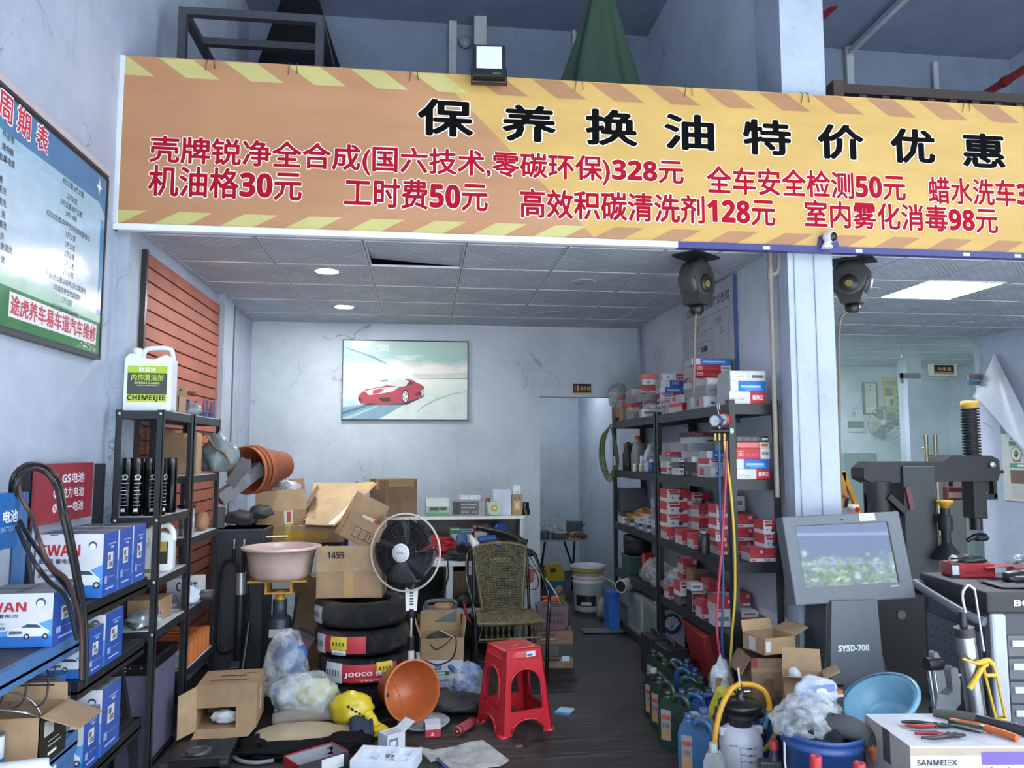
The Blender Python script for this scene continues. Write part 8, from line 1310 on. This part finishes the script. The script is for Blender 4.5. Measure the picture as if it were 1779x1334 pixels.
for i in range(6):
    b = MB(); z = h - .20 - i * .105; b.box(-w / 2 + .075, -d / 2 - .012, z - .095, w / 2 - .075, -d / 2, z, '5a5e66,.45'); o = b.build('drawer', tt, bev=.003); b = MB(); b.box(-w / 2 + .09, -d / 2 - .022, z - .05, w / 2 - .09, -d / 2 - .010, z - .02, 'b9bec6,.35'); b.build('handle', o, bev=.003)
b = MB(); b.text('BO', -.2, -.12, h - .065, h - .035, 'c9ccd0', fr((0, -d / 2 - .016, 0), (1, 0, 0), (0, 0, 1)), .025); b.build('lettering', tt)
for x in (-w / 2 + .06, w / 2 - .06):
    for y in (-d / 2 + .06, d / 2 - .06): b = MB(); b.cyl((x - .02, y, .05), (x + .02, y, .05), .05, '17181b,.4', 16); b.box(x - .03, y - .02, .09, x + .03, y + .02, .125, '8a8d92,.4,.6'); b.build('caster', tt)
t = thing('red_tool_box', 'red tool tray box with a grey end on the trolley, nearer the tyre changer', 'box', (2.90, 3.86, h + .001), -12); b = pbox(.22, .12, .07, 'a3262f,.4', [('f', 0, 0, .2, 1, '2a2c31'), ('f', .02, .15, .18, .85, 'c9ccd4'), ('f', .3, .2, .6, .45, '7d1722', '●●●●')]); b.build('box_body', t, bev=.003); b = MB(); b.blob((.0, 0, .085), (.09, .045, .025), '26272b,.4,.3', 5, .5, 3, 2.5); b.blob((-.07, 0, .085), (.025, .03, .02), 'b9bcc0,.4', 6, .4, 2); b.build('tools', t)
t = thing('red_tool_box', 'long red box with white lettering lying open on the trolley top', 'box', (3.19, 3.70, h + .001), -24); b = pbox(.28, .13, .065, 'a3262f,.4', [('f', .1, .5, .4, .8, 'e0d2d2', '▬▬▬▬'), ('f', .12, .2, .3, .35, 'd9b9b9', '▬▬'), ('t', .05, .1, .95, .9, '5a1820')]); b.build('box_body', t, bev=.003); b = MB(); b.slab([(-.15, -.065, .066), (-.15, .065, .066), (-.26, .07, .05), (-.26, -.06, .05)], .003, 'a3262f,.4'); b.build('lid_flap', t)
b = MB(); b.blob((0, 0, .03), (.09, .05, .035), '1d1f24,.35', 8, .2, 3); b.tube([(-.06, -.045, .04), (.06, -.05, .04)], .004, '8a8d92,.3,.6', 6); solo(b, 'black_pouch', 'glossy black pouch in front of the red boxes on the trolley', 'pouch', (2.98, 3.60, h + .001))
b = MB(); b.blob((0, 0, .05), (.1, .06, .05), 'film_grey', 9, .5, 3, 2.5); b.tube([(-.06, 0, .06), (.08, .02, .1)], .012, '2a2c30,.3,.8', 8); solo(b, 'bagged_tool', 'tool in a clear bag on the far corner of the trolley', 'tool', (3.24, 3.86, h + .001))
b = MB(); b.sheet(lambda u, v: (-.2 + .4 * u, -.1 + .2 * v, .006 + .012 * noise.noise(Vector((u * 3, v * 3, 1)))), 10, 6, '30343e,.5'); solo(b, 'rubber_mat', 'dark rubber mat on the trolley top', 'mat', (2.98, 3.53, h + .002), -10, sol=.003)
# grease gun hanging on the trolley side
gp = aY(1692, 1160, 3.30); gg = thing('grease_gun', 'silver grease gun with a yellow handle frame hanging on the trolley side', 'grease gun', (gp.x - .0, 3.30, gp.z)); b = MB(); b.cyl((.0, 0, -.2), (-.035, 0, .14), .04, '9a9ea4,.25,.85', 24); b.build('barrel', gg); b = MB(); b.cyl((-.035, 0, .14), (-.04, 0, .18), .042, '26282c,.4', 24); b.cyl((-.04, 0, .18), (-.042, 0, .25), .016, '3a3c40,.4,.6', 12); b.build('end_cap', gg); b = MB(); b.cyl((.0, 0, -.215), (.0, 0, -.2), .043, '17181b,.4', 24); b.build('base_cap', gg)
b = MB(); b.tube(spline([(-.05, -.03, .25), (-.06, -.03, .33), (-.03, -.03, .37), (.0, -.03, .35)], 6), .006, 'b9bcc2,.3,.6', 8); b.cyl((.0, -.03, .36), (.03, -.03, .08), .005, 'b9bcc2,.3,.8', 8); b.build('rod', gg)
yl = 'c9a52f,.4'; b = MB(); b.tube(spline([(-.09, -.05, .055), (-.02, -.05, .035), (.03, -.05, .045), (.05, -.05, .03)], 5), [.006] * 5 + [.012] * 11, yl, 10); b.tube(spline([(-.065, -.05, -.075), (-.03, -.05, -.03), (.0, -.05, .01), (.03, -.05, .03)], 5), [.012] * 10 + [.009] * 6, yl, 10); b.build('trigger', gg)
b = MB(); b.tube([(.01, -.05, .02), (.015, -.05, -.02), (.055, -.05, -.21)], .006, yl, 8); b.tube([(.05, -.05, .04), (.07, -.05, -.02), (.10, -.05, -.2)], .006, yl, 8); b.tube([(.015, -.05, -.02), (.07, -.05, -.02)], .009, yl, 8); b.tube([(.0775 + .023 * cos(a), -.05 + .02 * sin(a), -.205) for a in [2 * pi * k / 20 for k in range(20)]], .005, yl, 6, closed=True); b.build('frame', gg)
# wheel clamp
wp = aY(1633, 1190, 3.42); wc = thing('wheel_clamp', 'grey cast wheel clamp with chrome rods on the floor beside the trolley', 'clamp', (wp.x, 3.42, 0)); zc_ = wp.z; b = MB(); b.prism([(-.04, zc_ - .1), (.03, zc_ - .13), (.08, zc_ - .08), (.085, zc_ + .02), (.075, zc_ + .08), (.055, zc_ + .085), (.04, zc_ + .07), (.045, zc_ - .02), (.02, zc_ - .04), (-.03, zc_ - .03)], .05, '84888c,.4', fr((0, .025, 0), (1, 0, 0), (0, 0, 1))); b.build('jaw', wc, bev=.006)
b = MB(); b.prism([(-.02, zc_ - .03), (.02, zc_ + .0), (.0, zc_ + .12), (-.02, zc_ + .155), (-.035, zc_ + .15), (-.035, zc_ + .1)], .04, '7c8084,.4', fr((0, .02, 0), (1, 0, 0), (0, 0, 1))); b.build('arm', wc, bev=.006)
for dx in (-.06, -.035): b = MB(); b.cyl((dx + .05, -.02, 0.0), (dx, -.01, zc_ + .08), .009, 'c4c8cd,.15,.95', 12); b.build('rod', wc)
b = MB(); b.cyl((-.07, -.01, zc_ + .1), (-.0, -.01, zc_ + .1), .03, '1b1c20,.35', 14); b.build('knob', wc); b = MB(); b.cyl((.08, 0, zc_ + .04), (.13, 0, zc_ + .045), .008, 'a9a08c,.3,.8', 8); b.build('screw', wc)
b = MB(); b.box(-.14, -.12, 0, .14, .12, .10, '1d1f23,.6'); solo(b, 'floor_plate', 'low black steel plate on the floor behind the wheel clamp', 'base', (2.68, 4.12, 0), 0, bev=.01)
hose('trolley_cable', 'black cable hanging from the trolley handle', [aY(p, q, y) for p, q, y in ((1650, 1000, 3.98), (1638, 1030, 3.95), (1632, 1075, 3.95), (1644, 1120, 3.97), (1646, 1150, 4.0), (1648, 1230, 4.02))], .004, '141518,.4', 'cable')
# ================================================================ LOUNGE behind glass
b = MB(); b.box(XR + .1, 10.2, 0, 7.6, 10.32, 2.85, 'wall_in'); struct(b, 'wall_lounge_back')
b = MB(); b.box(7.5, YG, 0, 7.6, 10.2, 2.85, 'wall_in'); struct(b, 'wall_lounge_right')
gx0, gx1 = XR + .1, XE; dxl = aY(1574, 760, YG).x; dzt = aY(1640, 657, YG).z
b = MB(); b.box(gx0, YG, 0, dxl - .004, YG + .012, ZC, 'glass'); b.box(dxl, YG, dzt + .006, gx1, YG + .012, ZC, 'glass'); struct(b, 'window_1')
dr = MB(); dxr = aY(1700, 760, YG).x; dr.box(dxl + .004, YG, .01, dxr, YG + .012, dzt, 'glass_door'); door = struct(dr, 'door_1')
b = MB(); 
for px in (1607, 1623): x = aY(px, 850, YG).x; b.cyl((x, YG - .05, .72), (x, YG - .05, 1.74), .022, 'a59a84,.25,.9', 14)
x_a, x_b = aY(1607, 850, YG).x, aY(1623, 850, YG).x; b.cyl((x_a, YG - .05, 1.45), (x_b + .02, YG - .05, 1.45), .012, 'a59a84,.25,.9', 10); b.cyl((x_a, YG - .05, 1.0), (x_a, YG + .0, 1.0), .012, 'a59a84,.25,.9', 10); b.cyl((x_a, YG - .05, 1.6), (x_a, YG + .0, 1.6), .012, 'a59a84,.25,.9', 10); b.build('door_handle', door)
for (pa, pb_, nm) in (((1564, 648), (1599, 666), 'a'), ((1682, 650), (1704, 660), 'b')):
    p, q = aY(*pa, YG), aY(*pb_, YG); b = MB(); b.box(p.x, YG - .012, q.z + (.05 if nm == 'a' else 0), q.x, YG + .02, p.z, '6f7074,.4'); 
    if nm == 'a': b.box(p.x, YG - .012, q.z, dxl - .006, YG + .02, p.z, '6f7074,.4')
    b.build('patch_fitting', door)
b = MB(); p, q = aY(1683, 661, YG), aY(1706, 669, YG); b.box(p.x, YG - .004, q.z, q.x, YG, p.z, '3f7f9a,.4'); b.build('sticker', door)
p, q = aY(1612, 632, YG), aY(1661, 653, YG); sg = thing('lounge_sign', 'small black sign in a white holder above the glass door', 'sign', (p.x, YG, q.z)); w_, h_ = q.x - p.x, p.z - q.z
b = MB(); b.box(0, -.02, 0, w_, 0, h_, 'b5b9ad,.4'); b.build('holder', sg, bev=.003); b = MB(); b.box(w_ * .17, -.024, .012, w_ * .88, -.02, h_ - .012, '171614,.3'); b.box(w_ * .17, -.0245, .012, w_ * .88, -.0235, h_ * .32, '8f7446,.3'); b.text('休息室', w_ * .28, w_ * .78, h_ * .42, h_ * .72, 'b9a98c', fr((0, -.0242, 0), (1, 0, 0), (0, 0, 1)), .02); b.build('plate', sg)
# things on the lounge back wall
YL = 10.2
def flat(pa, pb_, name, label, cat, m, pr, fm=None):
    p, q = aY(*pa, YL), aY(*pb_, YL); w, h = q.x - p.x, p.z - q.z; t = thing(name, label, cat, ((p.x + q.x) / 2, YL - .012, q.z)); b = pbox(w, .02, h, m, pr); b.build('panel', t)
    if fm:
        b = MB(); 
        for x0, z0, x1, z1 in ((-w / 2, 0, w / 2, .02), (-w / 2, h - .02, w / 2, h), (-w / 2, 0, -w / 2 + .02, h), (w / 2 - .02, 0, w / 2, h)): b.box(x0, -.02, z0, x1, .01, z1, fm)
        b.build('frame', t)
flat((1497, 664), (1524, 720), 'certificate', 'framed certificate on the lounge wall above the wall fan', 'certificate', 'cfd3c0,.3', [('f', .2, .72, .8, .8, '8a8f78', '营业执照'), ('f', .4, .84, .6, .92, '9a8a5a', '●')] + [('f', .15, .2 + k * .07, .85, .24 + k * .07, 'a9ae98', '············') for k in range(6)], '4a5a52,.4')
flat((1532, 656), (1573, 732), 'tyre_poster', 'yellow tyre poster on the lounge wall right of the certificate', 'poster', 'b9b25a,.4', [('f', .08, .58, .42, .76, '7a6f7a'), ('f', .1, .3, .42, .56, 'c9cdb9'), ('f', .28, .34, .42, .52, '5a6a6f', '●'), ('f', .08, .03, .5, .2, '8a6a68'), ('f', .1, .84, .6, .92, '9a8a5a', '▬▬▬')] + [('f', .58 + .16 * (k % 2), .08 + .14 * (k // 2), .7 + .16 * (k % 2), .16 + .14 * (k // 2), '6a6a4a', '●') for k in range(10)])
flat((1470, 724), (1500, 750), 'air_conditioner', 'white wall unit with a dark band behind the wall fan', 'air conditioner', 'c9cdc9,.4', [('f', .02, .25, .98, .7, '55605f')])
wf = thing('wall_fan', 'wall mounted oscillating fan seen through the glass', 'fan', aY(1541, 742, 9.9)); c = Vector((-.24, -.35, .04)); ND = Vector((-.75, -.55, .2)).normalized(); x_ = Vector((0, 0, 1)).cross(ND).normalized(); y_ = ND.cross(x_); HM2 = Matrix((x_, y_, ND)).transposed().to_4x4(); HM2.translation = c
b = MB(); b.at(HM2)
for j in range(40): a = 2 * pi * j / 40; ca, sa = cos(a), sin(a); b.tube([(ca * .04, sa * .04, .06), (ca * .15, sa * .15, .05), (ca * .235, sa * .235, 0), (ca * .15, sa * .15, -.05)], .002, '5f6a68,.4', 3, cap=False)
b.tube([(.235 * cos(2 * pi * j / 40), .235 * sin(2 * pi * j / 40), 0) for j in range(40)], .008, '4f5a58,.4', 6, closed=True); b.lathe([(0, .06), (.045, .06), (.045, .066), (0, .068)], '77807e,.4', 18, cap=False); b.build('guard', wf)
for k in range(3): b = MB(); b.at(HM2 @ Matrix.Rotation(2 * pi * k / 3, 4, 'Z')); b.sheet(lambda u, v: (.03 + .17 * u, (v - .5) * (.05 + .14 * u), .02 - .05 * v), 6, 5, '3a4644,.3'); b.build('blade', wf, sol=.003)
b = MB(); b.tube([c - ND * .02, c - ND * .16], [.06, .05], 'a9a68f,.5', 14); b.tube(spline([c - ND * .1, (-.06, -.15, -.02), (0, .0, -.05)], 5), .025, 'a9a07a,.5', 10); b.build('motor', wf); b = MB(); b.box(-.06, .24, -.14, .06, .29, .1, 'b0a888,.5'); b.bar((0, 0, -.05), (0, .26, -.03), .05, .05, 'b0a888,.5'); b.build('bracket', wf, bev=.008)
b = MB(); p = aY(1586, 780, 9.2); b.box(p.x - .1, 9.1, 0, p.x + .1, 9.3, ZC, 'white_paint'); struct(b, 'column_lounge')
b = MB(); p, q = aY(1459, 787, 9.6), aY(1516, 787, 9.6); b.box(p.x, 9.5, 0, q.x, 9.9, p.z, '4d5a63,.5'); solo(b, 'lounge_cabinet', 'dark grey cabinet behind the glass at the left', 'cabinet', bev=.01)
b = MB(); p, q = aY(1632, 790, 9.4), aY(1666, 815, 9.4); b.box(p.x, 9.3, 0, q.x, 9.7, p.z, '5a3a44,.5'); solo(b, 'lounge_chair', 'dark red chair back seen through the glass door', 'chair', bev=.02).name = 'lounge_chair'
p, q = aY(1612, 972, 7.6), aY(1625, 1000, 7.6); b = MB(); b.box(p.x, 7.6, q.z, q.x, 7.66, p.z, '3f8a4a,.4'); b.lathe([(.02, 0), (.02, .001)], 'd6e0d0', 14, fr(((p.x + q.x) / 2, 7.599, (p.z * .6 + q.z * .4)), (1, 0, 0), (0, 0, 1))); b.box(p.x + .01, 7.61, 0, q.x - .01, 7.65, q.z, '8a7a5a,.6'); solo(b, 'green_tag', 'small green sign on a post before the glass door', 'sign')
# right wall posters
XQ = XE; p, q = aX(1738, 735, XQ - .01), aX(1738, 868, XQ - .01); z1, z0 = p.z, q.z; yb_ = p.y; gp_ = thing('safety_poster', 'green and white safety poster on the right wall under the peeled sheet', 'poster', (XE, yb_, z0)); Hh = z1 - z0; M = fr((-.012, 0, 0), (0, -1, 0), (0, 0, 1)); b = MB(); b.at(M); Ww = .7; b.box(0, 0, -.008, Ww, Hh, -.0005, 'c3c6bf,.4'); b.rect(0, Hh * .86, Ww, Hh, '3f8a58'); b.text('▬▬▬▬▬', .12, .66, Hh * .78, Hh * .84, '5a655c', None, .03, .001)
for k, (zz, tx) in enumerate(((.7, '▬▬▬▬'), (.42, '▬▬▬▬'))): b.rect(.1, Hh * zz, Ww - .02, Hh * (zz + .06), '4f8f66', None, .001); b.text(tx, .2, .5, Hh * zz + .012, Hh * (zz + .06) - .012, 'd9e4da', None, .02, .002)
for k in range(3): b.lathe([(0, 0), (.07, 0), (.07, .0005)], '59645c', 20, Tm(.19 + k * .17, Hh * .6, .0008)); b.lathe([(0, 0), (.063, 0.0009), (.063, .0012)], 'cfd3c8', 20, Tm(.19 + k * .17, Hh * .6, .0008)); b.blob((.19 + k * .17, Hh * .6, .002), (.03, .04, .002), '5f7a4a', k, .3, 1); b.rect(.14 + k * .17, Hh * .5, .24 + k * .17, Hh * .53, 'b0616a', None, .001)
for k in range(4): b.rect(.1 + (k % 2) * .22, Hh * (.22 - .19 * (k // 2)), .3 + (k % 2) * .22, Hh * (.39 - .19 * (k // 2)), ('6f5a4a', '4f463f', 'b9b9b2', '8a8f94')[k], None, .001)
b.build('sheet', gp_)
t = thing('peeled_poster', 'white poster sheet peeled loose and curling off the right wall', 'poster', (0, 0, 0)); A = aX(1727, 613, XE - .03); Bp = aY(1690, 690, 7.5); C_ = aY(1836, 826, 6.3); b = MB()
def pf(u, v):
    p = A * (1 - v) + (Bp * (1 - u) + (A * .25 + C_ * .75) * 0 + C_ * u) * v; p = Vector(p); p.x -= .05 * sin(pi * u) * v - .03 * sin(pi * 2 * u) * v; p.x = min(p.x, XE - .014); return p
b.sheet(pf, 20, 20, 'bfc6d2,.4'); b.build('sheet', t, sol=.003)
b = MB(); t = thing('lounge_panel_light', 'long lamp panel in the lounge ceiling behind the glass', 'ceiling light', (4.4, 9.1, ZC - .006)); b.box(-.585, -.285, -.002, .585, .285, .004, 'panel_lamp'); b.build('diffuser', t)
# ceiling lamp panel
a_, b_ = aZ(1580, 488, ZC), aZ(1532, 519, ZC); cx = aZ(1632, 503, ZC); pl = thing('panel_light', 'bright square LED panel in the right bay ceiling', 'ceiling light', (cx.x, cx.y, ZC - .006)); b = MB(); b.box(-.285, -.285, -.002, .285, .285, .004, 'panel_lamp'); b.build('diffuser', pl); b = MB()
for x0, y0, x1, y1 in ((-.3, -.3, .3, -.285), (-.3, .285, .3, .3), (-.3, -.285, -.285, .285), (.285, -.285, .3, .285)): b.box(x0, y0, -.004, x1, y1, .006, 'c9ccd0,.4')
b.build('frame', pl)
# ================================================================ AIR HOSE REELS
def reel(px, py, Y, rz, label, hp, r=.125):
    c = aY(px, py, Y); t = thing('hose_reel', label, 'hose reel', c, rz); b = MB(); R = fr((0, 0, 0), (1, 0, 0), (0, 0, 1)); b.at(R @ Tm(0, 0, -.06)); b.lathe([(0, 0), (r * .8, 0), (r * .95, .012), (r, .03), (r, .10), (r * .93, .12), (r * .7, .13), (0, .13)][::-1], '3b3d3d,.45', 36); b.build('drum', t)
    b = MB(); b.prism([(-r * .95, 0), (r * .95, 0), (r * .45, -r * 1.25), (-r * .45, -r * 1.25)], .12, '343636,.45', R @ Tm(0, 0, -.055)); b.build('guide', t, bev=.01)
    b = MB(); b.lathe([(0, .0), (r * .45, .0), (r * .45, .008), (0, .01)], '2b2a26,.4', 24, R @ Tm(0, -r * .25, .072)); b.lathe([(0, .01), (r * .2, .01), (r * .16, .013)], '8a7a3c,.4', 18, R @ Tm(0, -r * .25, .072)); b.build('plate', t)
    b = MB(); b.box(-.03, -.05, r * .5, .06, .05, ZC - c.z - .008, '1b1c1d,.5'); b.box(-.12, -.09, ZC - c.z - .018, .14, .09, ZC - c.z - .006, '141516,.6'); b.build('mount', t)
    b = MB(); b.lathe([(.03, 0), (.045, .02), (.045, .05), (.02, .055)], '18191a,.4', 16, Tm(0, -.0, -r * 1.25 - .055)); b.build('stopper', t)
    b = MB(); q = [aY(*p) - c for p in hp]; R0 = Matrix.Rotation(-rad(rz), 3, 'Z'); b.tube(spline([Vector((0, 0, -r * 1.25 - .04))] + [R0 @ v for v in q], 5), .009, '6f675c,.5', 8); b.build('air_hose', t)
reel(1209, 487, 4.5, 38, 'grey air hose reel hanging from the left bay ceiling', [(1208, 560, 4.5), (1206, 640, 4.5), (1205, 690, 4.52)])
reel(1479, 487, 4.5, -42, 'dark grey air hose reel hanging right of the white column', [(1459, 560, 4.52), (1458, 680, 4.52), (1459, 790, 4.52), (1461, 860, 4.52), (1462, 1000, 4.52)], .122)
# wall notice board on the partition
nb = thing('safety_notice', 'pale grey safety notice board with a handwritten table on the partition wall', 'notice', (XR, 5.95, 1.75)); Wn, Hn = 1.05, 1.0; M = fr((-.02, 0, 0), (0, -1, 0), (0, 0, 1)); b = MB(); b.at(M); b.box(0, 0, -.012, Wn, Hn, -.0005, 'aeb3b9,.45'); b.text('公司安全管理责任公告牌', .12, .98, Hn - .15, Hn - .075, '3f5f86', None, .015, .001)
rows = [.80, .70, .62, .53, .44, .35, .26, .17, .08]; vx = [.08, .34, .66, .95]
for z in rows: b.rect(.08, z - .0015, .97 if z > .75 else .66, z + .0015, '5a6068', None, .001)
for x in vx: b.rect(x - .0015, .05, x + .0015, .80, '5a6068', None, .001)
for s, x, z in (('安 全', .30, .745), ('李 卫东', .72, .74), ('王 工', .80, .66), ('▬ ▬▬', .44, .57), ('张 伟', .44, .48), ('1人', .44, .39), ('三 才 号', .72, .39), ('三 才 号', .72, .30), ('三 月', .72, .21), ('三 才 号', .72, .12)): b.text(s, x, x + .028 * len(s), z - .022, z + .022, '2f343b', None, .0, .0014)
for k in range(14): x = (.1, .36)[k % 2]; z = .76 - .09 * (k // 2); b.text('········', x, x + .2, z, z + .012, '7a8089', None, .02, .0014)
b.build('board', nb); b = MB(); b.at(M); b.box(Wn, 0, -.014, Wn + .014, Hn, .004, '3a5a94,.4'); b.build('blue_edge', nb)
# pipes on the partition end
b = MB(); p = aY(1335, 445, 4.24); b.tube(spline([(p.x, 4.22, ZC - .02), (p.x, 4.22, 2.62), (p.x, 4.22, 2.2), (p.x + .0, 4.22, 1.6), (p.x, 4.22, 1.3)], 4), .014, '8f887e,.5', 10); b.tube([(p.x + .045, 4.2, ZC - .02), (p.x + .045, 4.2, 2.63), (p.x + .035, 4.21, 2.60), (p.x, 4.22, 2.585)], .014, '9a9389,.5', 10); b.cyl((p.x, 4.22, 2.56), (p.x, 4.22, 2.62), .02, '8f887e,.5', 10); solo(b, 'air_pipe', 'grey branching air pipe running down beside the white column', 'pipe')
